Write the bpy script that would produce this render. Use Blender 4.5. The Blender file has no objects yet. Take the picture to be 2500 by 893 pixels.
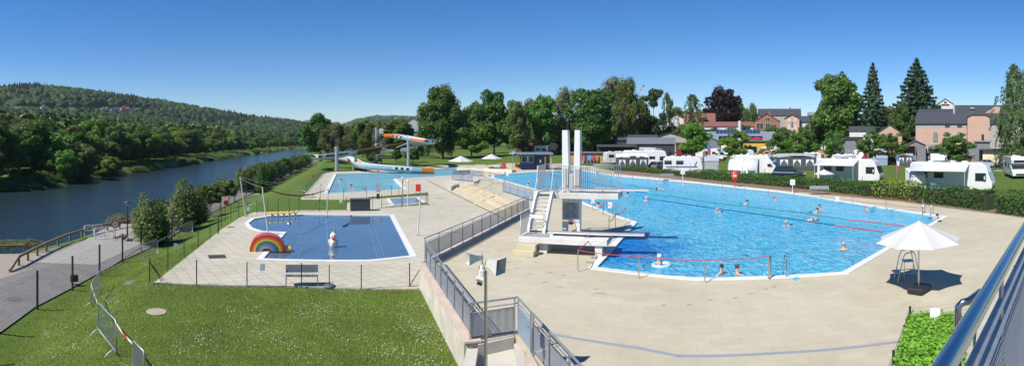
import bpy, math, random
import numpy as np
from mathutils import Vector, Matrix
from mathutils.geometry import tessellate_polygon
R = math.radians
random.seed(7)
rng = np.random.default_rng(11)
scene = bpy.context.scene
col = scene.collection

# ------------------------------------------------------------ camera, world, sun, exposure
EYE = 5.7                      # camera height over the upper pool deck (z = 0), metres
HOR, FP = 333.0, 1250.0        # horizon row and pixels per radian of the measured photograph
cam_d = bpy.data.cameras.new('camera')
cam_d.type = 'PANO'
cam_d.panorama_type = 'CENTRAL_CYLINDRICAL'
cam_d.central_cylindrical_range_u_min = -1.0
cam_d.central_cylindrical_range_u_max = 1.0
cam_d.central_cylindrical_range_v_min = -560.0 / FP
cam_d.central_cylindrical_range_v_max = 333.0 / FP
cam_d.central_cylindrical_radius = 1.0
cam_d.lens = 11.6
cam_d.clip_start = 0.05
cam_d.clip_end = 20000
cam = bpy.data.objects.new('camera', cam_d)
cam.location = (0, 0, EYE)
cam.rotation_euler = (R(90), 0, 0)
col.objects.link(cam)
scene.camera = cam

SUN_AZ, SUN_EL = 234.0, 48.0   # azimuth clockwise from +Y of the direction TO the sun
world = bpy.data.worlds.new('World')
scene.world = world
world.use_nodes = True
wn, wl = world.node_tree.nodes, world.node_tree.links
wn.clear()
wo = wn.new('ShaderNodeOutputWorld'); wb = wn.new('ShaderNodeBackground'); ws = wn.new('ShaderNodeTexSky')
ws.sky_type = 'NISHITA'; ws.sun_disc = False
ws.sun_elevation = R(SUN_EL); ws.sun_rotation = R(SUN_AZ)
ws.altitude = 600; ws.air_density = 1.0; ws.dust_density = 0.0; ws.ozone_density = 6.0
wb.inputs['Strength'].default_value = 0.085
hsv = wn.new('ShaderNodeHueSaturation'); hsv.inputs['Saturation'].default_value = 1.26; hsv.inputs['Hue'].default_value = .507; wl.new(ws.outputs[0], hsv.inputs['Color']); wl.new(hsv.outputs[0], wb.inputs['Color']); wl.new(wb.outputs[0], wo.inputs['Surface'])
sun_d = bpy.data.lights.new('sun', 'SUN')
sun_d.energy = 4.6; sun_d.angle = R(0.53); sun_d.color = (1.0, 0.955, 0.88)
sun = bpy.data.objects.new('sun', sun_d)
sdir = Vector((math.sin(R(SUN_AZ)) * math.cos(R(SUN_EL)), math.cos(R(SUN_AZ)) * math.cos(R(SUN_EL)), math.sin(R(SUN_EL))))
sun.rotation_euler = sdir.to_track_quat('Z', 'Y').to_euler()
sun.location = (0, 0, 60)
col.objects.link(sun)
scene.view_settings.view_transform = 'Standard'
scene.view_settings.look = 'None'
scene.view_settings.gamma = 1.0
scene.view_settings.exposure = 0.55
scene.cycles.max_bounces = 6
scene.cycles.transparent_max_bounces = 16
scene.cycles.caustics_reflective = False
scene.cycles.caustics_refractive = False
scene.cycles.sample_clamp_indirect = 4.0

# ------------------------------------------------------------ measuring helpers
def G(px, py, z=0.0):
    """point of the horizontal plane z seen at a pixel of the 2500x893 photograph"""
    t = (px - 1250.0) / FP
    r = FP * (EYE - z) / (py - HOR)
    return Vector((r * math.sin(t), r * math.cos(t), z))
def rad(py, z=0.0): return FP * (EYE - z) / (py - HOR)
def at(px, r, z=0.0):
    t = (px - 1250.0) / FP
    return Vector((r * math.sin(t), r * math.cos(t), z))
def zat(py, r): return EYE - (py - HOR) * r / FP
def face(px): return -(px - 1250.0) / FP       # turns local -Y to the camera
def lerp(a, b, t): return a + (b - a) * t
def sstep(t):
    t = max(0.0, min(1.0, t)); return t * t * (3 - 2 * t)

# ------------------------------------------------------------ materials
MATS = {}
def mat(name, c=(.5, .5, .5), rough=.6, metal=0., var=.12, scale=3., bump=0., bscale=None, spec=.5, coat=0., trans=0., dirt=None):
    if name in MATS: return MATS[name]
    m = bpy.data.materials.new(name); m.use_nodes = True
    nt = m.node_tree; n, l = nt.nodes, nt.links
    b = n['Principled BSDF']
    b.inputs['Roughness'].default_value = rough; b.inputs['Metallic'].default_value = metal
    b.inputs['Specular IOR Level'].default_value = spec
    b.inputs['Coat Weight'].default_value = coat
    tc = n.new('ShaderNodeTexCoord')
    no = n.new('ShaderNodeTexNoise'); no.inputs['Scale'].default_value = scale; no.inputs['Detail'].default_value = 5; no.inputs['Roughness'].default_value = .65
    l.new(tc.outputs['Object'], no.inputs['Vector'])
    mx = n.new('ShaderNodeMix'); mx.data_type = 'RGBA'
    lo = tuple(x * (1 - var) for x in c) if dirt is None else dirt
    hi = tuple(min(1., x * (1 + var * .8)) for x in c)
    mx.inputs['A'].default_value = (*lo, 1); mx.inputs['B'].default_value = (*hi, 1)
    rp = n.new('ShaderNodeMapRange'); rp.inputs['From Min'].default_value = .3; rp.inputs['From Max'].default_value = .7
    l.new(no.outputs['Fac'], rp.inputs['Value']); l.new(rp.outputs[0], mx.inputs['Factor'])
    l.new(mx.outputs['Result'], b.inputs['Base Color'])
    if bump:
        n2 = n.new('ShaderNodeTexNoise'); n2.inputs['Scale'].default_value = bscale or scale * 6; n2.inputs['Detail'].default_value = 4
        l.new(tc.outputs['Object'], n2.inputs['Vector'])
        bp = n.new('ShaderNodeBump'); bp.inputs['Strength'].default_value = bump; bp.inputs['Distance'].default_value = .05
        l.new(n2.outputs['Fac'], bp.inputs['Height']); l.new(bp.outputs['Normal'], b.inputs['Normal'])
    if trans:
        b.inputs['Transmission Weight'].default_value = trans
    MATS[name] = m
    return m

def leafmat(name, c, var=.35, hue=.02, rough=.55):
    """leaf surface: diffuse leaves with light passing through; tone differs from tree to tree and leaf to leaf"""
    if name in MATS: return MATS[name]
    m = bpy.data.materials.new(name); m.use_nodes = True
    n, l = m.node_tree.nodes, m.node_tree.links
    b = n['Principled BSDF']; b.inputs['Roughness'].default_value = rough; b.inputs['Specular IOR Level'].default_value = .3
    oi = n.new('ShaderNodeObjectInfo'); ge = n.new('ShaderNodeNewGeometry'); tc = n.new('ShaderNodeTexCoord')
    no = n.new('ShaderNodeTexNoise'); no.inputs['Scale'].default_value = .55; no.inputs['Detail'].default_value = 3
    l.new(tc.outputs['Object'], no.inputs['Vector'])
    a1 = n.new('ShaderNodeMath'); a1.operation = 'MULTIPLY_ADD'; l.new(ge.outputs['Random Per Island'], a1.inputs[0]); a1.inputs[1].default_value = .55
    l.new(no.outputs['Fac'], a1.inputs[2])
    a2 = n.new('ShaderNodeMath'); a2.operation = 'MULTIPLY_ADD'; l.new(oi.outputs['Random'], a2.inputs[0]); a2.inputs[1].default_value = .35
    l.new(a1.outputs[0], a2.inputs[2])
    mr = n.new('ShaderNodeMapRange'); mr.inputs['From Min'].default_value = .45; mr.inputs['From Max'].default_value = 1.3
    mr.inputs['To Min'].default_value = 1 - var; mr.inputs['To Max'].default_value = 1 + var
    l.new(a2.outputs[0], mr.inputs['Value'])
    hs = n.new('ShaderNodeHueSaturation'); hs.inputs['Color'].default_value = (*c, 1)
    mh = n.new('ShaderNodeMapRange'); mh.inputs['To Min'].default_value = .5 - hue; mh.inputs['To Max'].default_value = .5 + hue
    l.new(oi.outputs['Random'], mh.inputs['Value']); l.new(mh.outputs[0], hs.inputs['Hue'])
    l.new(mr.outputs[0], hs.inputs['Value']); l.new(hs.outputs['Color'], b.inputs['Base Color'])
    tr = n.new('ShaderNodeBsdfTranslucent')
    h2 = n.new('ShaderNodeHueSaturation'); h2.inputs['Hue'].default_value = .485; h2.inputs['Value'].default_value = 1.3
    l.new(hs.outputs['Color'], h2.inputs['Color']); l.new(h2.outputs['Color'], tr.inputs['Color'])
    mi = n.new('ShaderNodeMixShader'); mi.inputs[0].default_value = .38
    l.new(b.outputs[0], mi.inputs[1]); l.new(tr.outputs[0], mi.inputs[2])
    l.new(mi.outputs[0], n['Material Output'].inputs['Surface'])
    MATS[name] = m
    return m

# ------------------------------------------------------------ mesh builder
class MB:
    def __init__(s): s.v = []; s.f = []; s.m = []; s.s = []; s.cur = 0
    def mi(s, k): s.cur = k; return s
    def add(s, vs, fs, smooth=False):
        o = len(s.v); s.v.extend([tuple(p) for p in vs])
        for f in fs: s.f.append([i + o for i in f]); s.m.append(s.cur); s.s.append(smooth)
        return s
    def box(s, c, d, rz=0., M=None, b=0.):
        """box at centre c of full size d; b bevels its vertical and horizontal edges a little"""
        x, y, z = d[0] / 2, d[1] / 2, d[2] / 2
        b = min(b, x * .45, y * .45, z * .45)
        if b > 0:
            ring = [(x - b, y), (x, y - b), (x, -y + b), (x - b, -y), (-x + b, -y), (-x, -y + b), (-x, y - b), (-x + b, y)]
            ins = [(px - (b if px > 0 else -b) * (1 if abs(px) > x - 1e-9 else .4), py - (b if py > 0 else -b) * (1 if abs(py) > y - 1e-9 else .4)) for px, py in ring]
            vs = [(*p, -z) for p in ins] + [(*p, -z + b) for p in ring] + [(*p, z - b) for p in ring] + [(*p, z) for p in ins]
            fs = [list(range(8)), list(range(31, 23, -1))]
            for k in range(3):
                for i in range(8): j = (i + 1) % 8; fs.append([k * 8 + j, k * 8 + i, k * 8 + 8 + i, k * 8 + 8 + j][::-1][::-1])
        else:
            vs = [(-x, -y, -z), (x, -y, -z), (x, y, -z), (-x, y, -z), (-x, -y, z), (x, -y, z), (x, y, z), (-x, y, z)]
            fs = [(3, 2, 1, 0), (4, 5, 6, 7), (0, 1, 5, 4), (1, 2, 6, 5), (2, 3, 7, 6), (3, 0, 4, 7)]
        T = Matrix.Translation(Vector(c)) @ Matrix.Rotation(rz, 4, 'Z')
        if M is not None: T = Matrix.Translation(Vector(c)) @ M
        return s.add([T @ Vector(p) for p in vs], fs)
    def beam(s, a, b, w, h, up=(0, 0, 1)):
        """rectangular bar from a to b"""
        a, b = Vector(a), Vector(b); d = (b - a); L = d.length
        if L < 1e-6: return s
        d /= L; up = Vector(up)
        if abs(d.dot(up)) > .98: up = Vector((1, 0, 0))
        sx = d.cross(up).normalized(); uy = sx.cross(d)
        vs = []
        for p in (a, b):
            for i, j in ((-1, -1), (1, -1), (1, 1), (-1, 1)): vs.append(p + sx * (i * w / 2) + uy * (j * h / 2))
        return s.add(vs, [(0, 1, 2, 3)[::-1], (4, 5, 6, 7), (0, 4, 5, 1)[::-1], (1, 5, 6, 2)[::-1], (2, 6, 7, 3)[::-1], (3, 7, 4, 0)[::-1]])
    def tube(s, pts, r, n=8, closed=False, cap=True):
        pts = [Vector(p) for p in pts]; N = len(pts)
        rs = r if isinstance(r, (list, tuple)) else [r] * N
        base = None; vs = []
        for i, p in enumerate(pts):
            if closed: d = pts[(i + 1) % N] - pts[i - 1]
            else: d = pts[min(i + 1, N - 1)] - pts[max(i - 1, 0)]
            if d.length < 1e-9: d = Vector((0, 0, 1))
            d.normalize()
            if base is None: base = d.orthogonal().normalized()
            base = (base - d * base.dot(d))
            if base.length < 1e-6: base = d.orthogonal()
            base.normalize(); o = d.cross(base)
            for k in range(n):
                a = 2 * math.pi * k / n
                vs.append(p + (base * math.cos(a) + o * math.sin(a)) * rs[i])
        fs = []
        for i in range(N if closed else N - 1):
            j = (i + 1) % N
            for k in range(n): k2 = (k + 1) % n; fs.append((i * n + k, i * n + k2, j * n + k2, j * n + k))
        s.add(vs, fs, True)
        if cap and not closed:
            s.add(vs[:n], [tuple(range(n))[::-1]]); s.add(vs[-n:], [tuple(range(n))])
        return s
    def lathe(s, prof, c=(0, 0, 0), n=16, smooth=True, M=None, sx=1., sy=1.):
        c = Vector(c); vs = []
        for r_, z_ in prof:
            for k in range(n):
                a = 2 * math.pi * k / n; p = Vector((r_ * math.cos(a) * sx, r_ * math.sin(a) * sy, z_))
                vs.append(c + (M @ p if M is not None else p))
        fs = []
        for i in range(len(prof) - 1):
            for k in range(n): k2 = (k + 1) % n; fs.append((i * n + k, i * n + k2, (i + 1) * n + k2, (i + 1) * n + k))
        s.add(vs, fs, smooth)
        s.add(vs[:n], [tuple(range(n))[::-1]]); s.add(vs[-n:], [tuple(range(n))])
        return s
    def ball(s, c, r, n=12, m=8, M=None):
        rx, ry, rz = r if isinstance(r, (tuple, list)) else (r, r, r)
        prof = [(math.sin(math.pi * i / m) + 1e-4, -math.cos(math.pi * i / m) * rz) for i in range(m + 1)]
        return s.lathe(prof, c, n, True, M, rx, ry)
    def prism(s, poly, z0, z1, M=None):
        """extrudes an outline (counter-clockwise, xy) from z0 to z1; M maps it into place"""
        n = len(poly); vs = [Vector((p[0], p[1], z0)) for p in poly] + [Vector((p[0], p[1], z1)) for p in poly]
        if M is not None: vs = [M @ p for p in vs]
        fs = [tuple(range(n))[::-1], tuple(range(n, 2 * n))] + [(i, (i + 1) % n, n + (i + 1) % n, n + i) for i in range(n)]
        return s.add(vs, fs)
    def side(s, poly, y0, y1, M=None):
        """outline in the xz plane extruded along y"""
        n = len(poly); vs = [Vector((p[0], y0, p[1])) for p in poly] + [Vector((p[0], y1, p[1])) for p in poly]
        if M is not None: vs = [M @ p for p in vs]
        fs = [tuple(range(n)), tuple(range(n, 2 * n))[::-1]] + [(i, n + i, n + (i + 1) % n, (i + 1) % n) for i in range(n)]
        return s.add(vs, fs)
    def loft(s, rings, cap=True, smooth=True, closed=True):
        n = len(rings[0]); vs = [p for r_ in rings for p in r_]; fs = []
        for i in range(len(rings) - 1):
            for k in range(n if closed else n - 1): k2 = (k + 1) % n; fs.append((i * n + k, i * n + k2, (i + 1) * n + k2, (i + 1) * n + k))
        s.add(vs, fs, smooth)
        if cap: s.add(rings[0], [tuple(range(n))[::-1]]); s.add(rings[-1], [tuple(range(n))])
        return s
    def build(s, name, mats, parent=None, M=None):
        me = bpy.data.meshes.new(name)
        me.from_pydata(s.v, [], s.f)
        if not isinstance(mats, (list, tuple)): mats = [mats]
        for m in mats: me.materials.append(m)
        me.polygons.foreach_set('material_index', s.m); me.polygons.foreach_set('use_smooth', s.s)
        me.update()
        o = bpy.data.objects.new(name, me); col.objects.link(o)
        if parent is not None: o.parent = parent
        if M is not None: o.matrix_local = M
        return o
def tag(o, label=None, cat=None, group=None, kind=None):
    if label: o['label'] = label
    if cat: o['category'] = cat
    if group: o['group'] = group
    if kind: o['kind'] = kind
    return o
def empty(name, loc, rz, label, cat, group=None, scale=None):
    o = bpy.data.objects.new(name, None); o.empty_display_size = .3
    o.location = loc; o.rotation_euler = (0, 0, rz)
    if scale: o.scale = (scale,) * 3 if isinstance(scale, (int, float)) else scale
    col.objects.link(o)
    return tag(o, label, cat, group)
KIDS = {}
def copy_tree(o, parent=None):
    c = o.copy(); col.objects.link(c)
    if parent is not None: c.parent = parent
    for ch in list(o.children): copy_tree(ch, c)
    return c
def quick(name, mb, m, label, cat, group=None):
    return tag(mb.build(name, m), label, cat, group)
def holed(outer, holes, z, name, m, thick=0., kind='structure'):
    """flat sheet with holes; thick adds a skirt downwards along the outer rim"""
    loops = [[Vector((p[0], p[1], 0)) for p in outer]] + [[Vector((p[0], p[1], 0)) for p in h] for h in holes]
    tris = tessellate_polygon(loops)
    allv = [p for lp in loops for p in lp]
    mb = MB(); 
    fs = []
    for t in tris:
        a, b, c = (allv[i] for i in t)
        fs.append(t if (b - a).cross(c - a).z > 0 else t[::-1])
    mb.add([(p.x, p.y, z) for p in allv], fs)
    if thick:
        n = len(outer)
        vs = [(p[0], p[1], z) for p in outer] + [(p[0], p[1], z - thick) for p in outer]
        mb.add(vs, [(i, (i + 1) % n, n + (i + 1) % n, n + i) for i in range(n)])
    o = mb.build(name, m); o['kind'] = kind
    return o
# ------------------------------------------------------------ ground, river, hills
LOW, FEN, RIV = -0.9, -2.65, -5.5        # lower lawn and splash terrace, riverside path, river surface
NB = [(-31, -120), (-31, -20), (-30.8, 8), (-30.2, 20), (-31.5, 27.5), (-34.2, 35), (-37.5, 44), (-46.5, 73), (-62, 126), (-86, 195), (-114, 276), (-138, 380), (-120, 520), (-60, 700)]
FB = [(-190, -260), (-150, -120)] + [tuple(G(a, b, RIV)[:2]) for a, b in ((0, 473), (150, 452), (330, 425), (480, 401), (600, 381), (735, 363))] + [(-182, 520), (-130, 720)]
FENCE = [(-12, 2), (-19.9, 14.9), (-23.5, 24.6), (-29.5, 43), (-36.9, 68.8), (-54, 129), (-75, 200), (-110, 330)]
def sdist(poly, x, y):
    """signed distance to an open polyline running away from the camera, positive to its right (numpy arrays)"""
    best = np.full(x.shape, 1e9); sg = np.ones(x.shape)
    for (ax, ay), (bx, by) in zip(poly[:-1], poly[1:]):
        dx, dy = bx - ax, by - ay; L2 = dx * dx + dy * dy
        t = np.clip(((x - ax) * dx + (y - ay) * dy) / L2, 0, 1)
        qx, qy = ax + t * dx, ay + t * dy
        d = np.hypot(x - qx, y - qy); s = np.sign((x - ax) * dy - (y - ay) * dx)
        m = d < best; best = np.where(m, d, best); sg = np.where(m, np.where(s == 0, 1, s), sg)
    return best * sg
SKY = np.array([(-700, 215, 1300), (0, 231, 1400), (60, 223, 1400), (200, 234, 1450), (330, 250, 1500), (500, 278, 1600), (620, 296, 1700), (735, 310, 1800), (790, 325, 2200),
                (830, 312, 3000), (870, 296, 3000), (920, 288, 3000), (1010, 290, 3000), (1100, 302, 3000), (1300, 325, 2500), (1560, 318, 1800), (1640, 288, 1500), (1720, 284, 1400),
                (1860, 288, 1400), (1990, 305, 1500), (2300, 300, 1500), (2500, 290, 1500), (3300, 290, 1500)], float)
DECK = [tuple(p[:2]) for p in (G(1028, 650), G(1139, 836), G(1148, 838), G(1258, 817), G(1300, 862))] + \
       [(1.62, 9.5), (2.9, 4.6), (9, 3), (12, -4), (44, -4), (44, 20)] + \
       [tuple(p[:2]) for p in (G(2500, 507), G(2428, 505), G(2250, 492), G(2000, 462), G(1800, 444), G(1600, 427), G(1500, 418), G(1440, 406), G(1390, 399), G(1240, 398), G(1190, 403), G(1172, 414), G(1180, 428), G(1165, 452))]
DECK += [(-1.8, 51.0), (1.1, 41.6), (1.25, 39.0)]
FOOT = [(-12.6, 76.0), (1.25, 37.5)]
def inpoly(poly, x, y):
    ins = np.zeros(x.shape, bool); n = len(poly)
    for i in range(n):
        ax, ay = poly[i]; bx, by = poly[(i + 1) % n]
        c = ((ay > y) != (by > y)) & (x < (bx - ax) * (y - ay) / (by - ay + 1e-12) + ax)
        ins ^= c
    return ins
def ss(t): t = np.clip(t, 0, 1); return t * t * (3 - 2 * t)
def edge_d(poly, x, y):
    d = np.full(x.shape, 1e9)
    for i in range(len(poly)):
        ax, ay = poly[i]; bx, by = poly[(i + 1) % len(poly)]
        dx, dy = bx - ax, by - ay; t = np.clip(((x - ax) * dx + (y - ay) * dy) / (dx * dx + dy * dy + 1e-9), 0, 1)
        d = np.minimum(d, np.hypot(x - ax - t * dx, y - ay - t * dy))
    return d
LPOOL = [tuple(G(a, b, LOW)[:2]) for a, b in ((789.7, 473.8), (994.8, 462.8), (968, 437), (1104, 428.8), (1170, 419.6), (1134, 409.4), (1100.6, 410.2), (1060, 413), (964.5, 421), (815.4, 424.4))]
LPAVE = [tuple(G(a, b, LOW)[:2]) for a, b in ((375, 690), (700, 697), (1034, 704))] + [(-1, 25), (1.2, 37.5), (-1.0, 50.5), (-3.6, 58.3), (-3.8, 75), (-4.6, 92)] + \
        [tuple(G(a, b, LOW)[:2]) for a, b in ((1205, 412), (1190, 401), (1080, 404), (960, 413), (815, 419), (788, 424), (735, 484), (735, 487), (720, 515), (620, 518), (585, 531), (540, 560))]
def theight(x, y):
    """terrain height, numpy arrays"""
    r = np.hypot(x, y); th = np.arctan2(x, y); px = 1250 + th * FP
    dN, dF, dE = sdist(NB, x, y), sdist(FB, x, y), sdist(FENCE, x, y)
    # near side: path level, lawn slope, lower lawn, camp level
    k = ss((dE - .5) / 5.6)
    z = FEN - .06 + (LOW - FEN) * k
    bd = (x + 12.6) * .945 + (y - 76.0) * .327        # right of the foot of the steps
    rise = ss((bd - 1) / 5.) * ss((y - 30) / 15.) * (y < 92) + (y >= 92) * ss((x + 22) / 30.)
    z = z + (-.06 - (LOW - .06)) * np.where(x > 2, 1, rise) * (z > LOW - .3)
    z = np.where((x > 2) & (dE > 4), -.06, z)
    zb = FEN - .06 - (FEN - RIV + 1.6) * ss(-(dN - .3) / 5.5)          # bank down to the river bed
    z = np.where(dN < .5, np.minimum(z, zb), z)
    # far bank and hills
    top = np.interp(px, SKY[:, 0], SKY[:, 1]); rr = np.interp(px, SKY[:, 0], SKY[:, 2])
    ztop = EYE - (top - HOR) * rr / FP
    far = dF < 0
    zf = RIV - 2 + 3.6 * ss(-dF / 7.) + 1.6 * ss(-(dF + 20) / 60.)
    st = r + dF                                                   # about the radius where the far bank starts
    t = np.clip((-dF - 70) / np.maximum(rr - (r + dF) - 70, 80), 0, 1.0)
    hillz = (ztop + 2.5) * (.25 * t ** 1.2 + .75 * ss(t))
    zf = zf + np.where(t > 0, hillz, 0) + np.where(t > 0, 2.2 * np.sin(x * .013 + 1) * np.sin(y * .011) * np.minimum(t * 4, 1), 0)
    t2 = np.clip((r - 420) / np.maximum(rr - 420, 80), 0, 1)
    zn = z + np.where((dE > 0) & (px > 745), (ztop - z) * (.2 * t2 + .8 * t2 * t2), 0)
    out = np.where(far, np.where(dF > -7, np.minimum(zf, RIV + 1.5), zf), np.where(dN < 0, np.maximum(np.minimum(zb, FEN), RIV - 2.), zn))
    # cut out under the decks, pools and behind them
    ind = inpoly(DECK, x, y) & (edge_d(DECK, x, y) > .9)
    out = np.where(ind, -6., out)
    out = np.where(inpoly(LPAVE, x, y) | ((r < 110) & (edge_d(LPAVE, x, y) < .5) & (out > LOW - .05)), np.minimum(out, LOW - .08), out)
    ind = inpoly(LPOOL, x, y); out = np.where(ind | (edge_d(LPOOL, x, y) < 1.2), -6., out)
    return out
def th1(x, y): return float(theight(np.array([float(x)]), np.array([float(y)]))[0])
def terrain():
    ang = np.radians(np.arange(-88, 88.01, .5)); rs = [3.5]
    while rs[-1] < 6000: rs.append(rs[-1] * (1.018 if rs[-1] < 220 else 1.035))
    rs = np.array(rs); A, RR = np.meshgrid(ang, rs)
    X, Y = RR * np.sin(A), RR * np.cos(A)
    Z = theight(X, Y)
    wob = .0 * np.sin(X * .9 + 1.3 * np.sin(Y * .6)) * np.sin(Y * .7 + X * .2) * (RR < 150)
    Z = Z + np.where(Z > RIV, wob * (Z < -1.0), 0)
    nr, na = X.shape
    V = np.stack([X, Y, Z], -1).reshape(-1, 3)
    idx = np.arange(nr * na).reshape(nr, na)
    F = np.stack([idx[:-1, :-1], idx[:-1, 1:], idx[1:, 1:], idx[1:, :-1]], -1).reshape(-1, 4)[:, ::-1]
    me = bpy.data.meshes.new('ground')
    me.vertices.add(len(V)); me.vertices.foreach_set('co', V.ravel())
    me.loops.add(F.size); me.loops.foreach_set('vertex_index', F.ravel().astype(np.int32))
    me.polygons.add(len(F)); me.polygons.foreach_set('loop_start', np.arange(0, F.size, 4, dtype=np.int32)); me.polygons.foreach_set('loop_total', np.full(len(F), 4, np.int32))
    me.polygons.foreach_set('use_smooth', np.ones(len(F), bool)); me.update()
    o = bpy.data.objects.new('ground', me); col.objects.link(o); o['kind'] = 'structure'
    me.materials.append(grassmat()); me.materials.append(forestfloor())
    dF = sdist(FB, X, Y); mk = ((dF < -34) | ((RR > 700) & (dF > 0)))[:-1, :-1].reshape(-1)
    me.polygons.foreach_set('material_index', mk.astype(np.int32))
    return o
def nodes(name):
    m = bpy.data.materials.new(name); m.use_nodes = True
    return m, m.node_tree.nodes, m.node_tree.links, m.node_tree.nodes['Principled BSDF']
def noise(n, l, vec, sc, det=4, rough=.6, dist=0.):
    t = n.new('ShaderNodeTexNoise'); t.inputs['Scale'].default_value = sc; t.inputs['Detail'].default_value = det
    t.inputs['Roughness'].default_value = rough; t.inputs['Distortion'].default_value = dist
    l.new(vec, t.inputs['Vector']); return t.outputs['Fac']
def ramp(n, l, fac, stops, interp='LINEAR'):
    r_ = n.new('ShaderNodeValToRGB'); r_.color_ramp.interpolation = interp
    e = r_.color_ramp.elements
    e[0].position, e[0].color = stops[0][0], (*stops[0][1], 1)
    e[1].position, e[1].color = stops[1][0], (*stops[1][1], 1)
    for p, c in stops[2:]:
        q = e.new(p); q.color = (*c, 1)
    l.new(fac, r_.inputs[0]); return r_.outputs[0]
def mixc(n, l, fac, a, b, mode='MIX'):
    m = n.new('ShaderNodeMix'); m.data_type = 'RGBA'; m.blend_type = mode
    for k, v in (('Factor', fac), ('A', a), ('B', b)):
        if isinstance(v, (int, float)): m.inputs[k].default_value = v
        elif isinstance(v, tuple): m.inputs[k].default_value = (*v, 1)
        else: l.new(v, m.inputs[k])
    return m.outputs['Result']
def bump(n, l, b, h, strength, dist):
    bp = n.new('ShaderNodeBump'); bp.inputs['Strength'].default_value = strength; bp.inputs['Distance'].default_value = dist
    l.new(h, bp.inputs['Height']); l.new(bp.outputs[0], b.inputs['Normal']); return bp.outputs[0]
def forestfloor():
    m, n, l, b = nodes('forest_floor'); b.inputs['Roughness'].default_value = .9; b.inputs['Specular IOR Level'].default_value = .1
    g = n.new('ShaderNodeNewGeometry'); a = noise(n, l, g.outputs['Position'], .045, 5, .6); c = ramp(n, l, a, [(.35, (.028, .055, .018)), (.55, (.05, .085, .024)), (.7, (.10, .125, .045))])
    l.new(c, b.inputs['Base Color']); return m
def grassmat():
    m, n, l, b = nodes('lawn_grass'); b.inputs['Roughness'].default_value = .85; b.inputs['Specular IOR Level'].default_value = .15
    g = n.new('ShaderNodeNewGeometry'); P = g.outputs['Position']
    a = noise(n, l, P, .22, 6, .65); f = noise(n, l, P, 9., 6, .75); h = noise(n, l, P, 1.3, 5, .7, .6)
    c1 = ramp(n, l, a, [(.3, (.10, .165, .026)), (.7, (.16, .21, .048))])
    c2 = ramp(n, l, h, [(.32, (.065, .122, .020)), (.5, (.105, .178, .030)), (.68, (.165, .195, .055)), (.8, (.21, .20, .09))])
    c3 = ramp(n, l, f, [(.28, (.40, .42, .35)), (.72, (1.0, 1.0, .95))])
    c = mixc(n, l, .5, c1, c2); c = mixc(n, l, .8, c, c3, 'MULTIPLY')
    l.new(c, b.inputs['Base Color']); bump(n, l, b, f, 1., .06)
    return m
def slabs(name, c1, c2, w, h, rot, mortar, msize=.006, rough=.75, off=.5, stain=.35):
    m, n, l, b = nodes(name); b.inputs['Roughness'].default_value = rough; b.inputs['Specular IOR Level'].default_value = .25
    g = n.new('ShaderNodeNewGeometry'); mp = n.new('ShaderNodeMapping'); mp.inputs['Rotation'].default_value = (0, 0, R(rot))
    l.new(g.outputs['Position'], mp.inputs['Vector'])
    bt = n.new('ShaderNodeTexBrick'); l.new(mp.outputs[0], bt.inputs['Vector'])
    bt.inputs['Scale'].default_value = 1; bt.inputs['Brick Width'].default_value = w; bt.inputs['Row Height'].default_value = h; bt.offset = off
    bt.inputs['Mortar Size'].default_value = msize; bt.inputs['Mortar Smooth'].default_value = .3; bt.inputs['Bias'].default_value = 0
    bt.inputs['Color1'].default_value = (*c1, 1); bt.inputs['Color2'].default_value = (*c2, 1); bt.inputs['Mortar'].default_value = (*mortar, 1)
    P = g.outputs['Position']
    big = noise(n, l, P, .16, 6, .6, .5); mid = noise(n, l, P, 1.1, 6, .7); fine = noise(n, l, P, 60., 3, .6)
    c = mixc(n, l, stain, bt.outputs['Color'], ramp(n, l, big, [(.32, (.70, .66, .58)), (.6, (1, 1, 1))]), 'MULTIPLY')
    c = mixc(n, l, .6, c, ramp(n, l, mid, [(.3, (.86, .85, .82)), (.7, (1.05, 1.04, 1.0))]), 'MULTIPLY')
    c = mixc(n, l, .5, c, ramp(n, l, fine, [(.35, (.72, .72, .70)), (.65, (1.08, 1.08, 1.08))]), 'MULTIPLY')
    l.new(c, b.inputs['Base Color']); bump(n, l, b, fine, .25, .004)
    return m
def riverwater():
    m, n, l, b = nodes('river_water')
    b.inputs['Base Color'].default_value = (.022, .038, .045, 1); b.inputs['Roughness'].default_value = .1; b.inputs['IOR'].default_value = 1.33
    g = n.new('ShaderNodeNewGeometry'); mp = n.new('ShaderNodeMapping'); mp.inputs['Rotation'].default_value = (0, 0, R(-20)); mp.inputs['Scale'].default_value = (1.5, .55, 1)
    l.new(g.outputs['Position'], mp.inputs['Vector'])
    a = noise(n, l, mp.outputs[0], 1.1, 5, .62); b2 = noise(n, l, mp.outputs[0], .12, 4, .6)
    ma = n.new('ShaderNodeMath'); ma.operation = 'MULTIPLY_ADD'; l.new(b2, ma.inputs[0]); ma.inputs[1].default_value = 1.5; l.new(a, ma.inputs[2])
    bump(n, l, b, ma.outputs[0], .8, .22)
    return m
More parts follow.
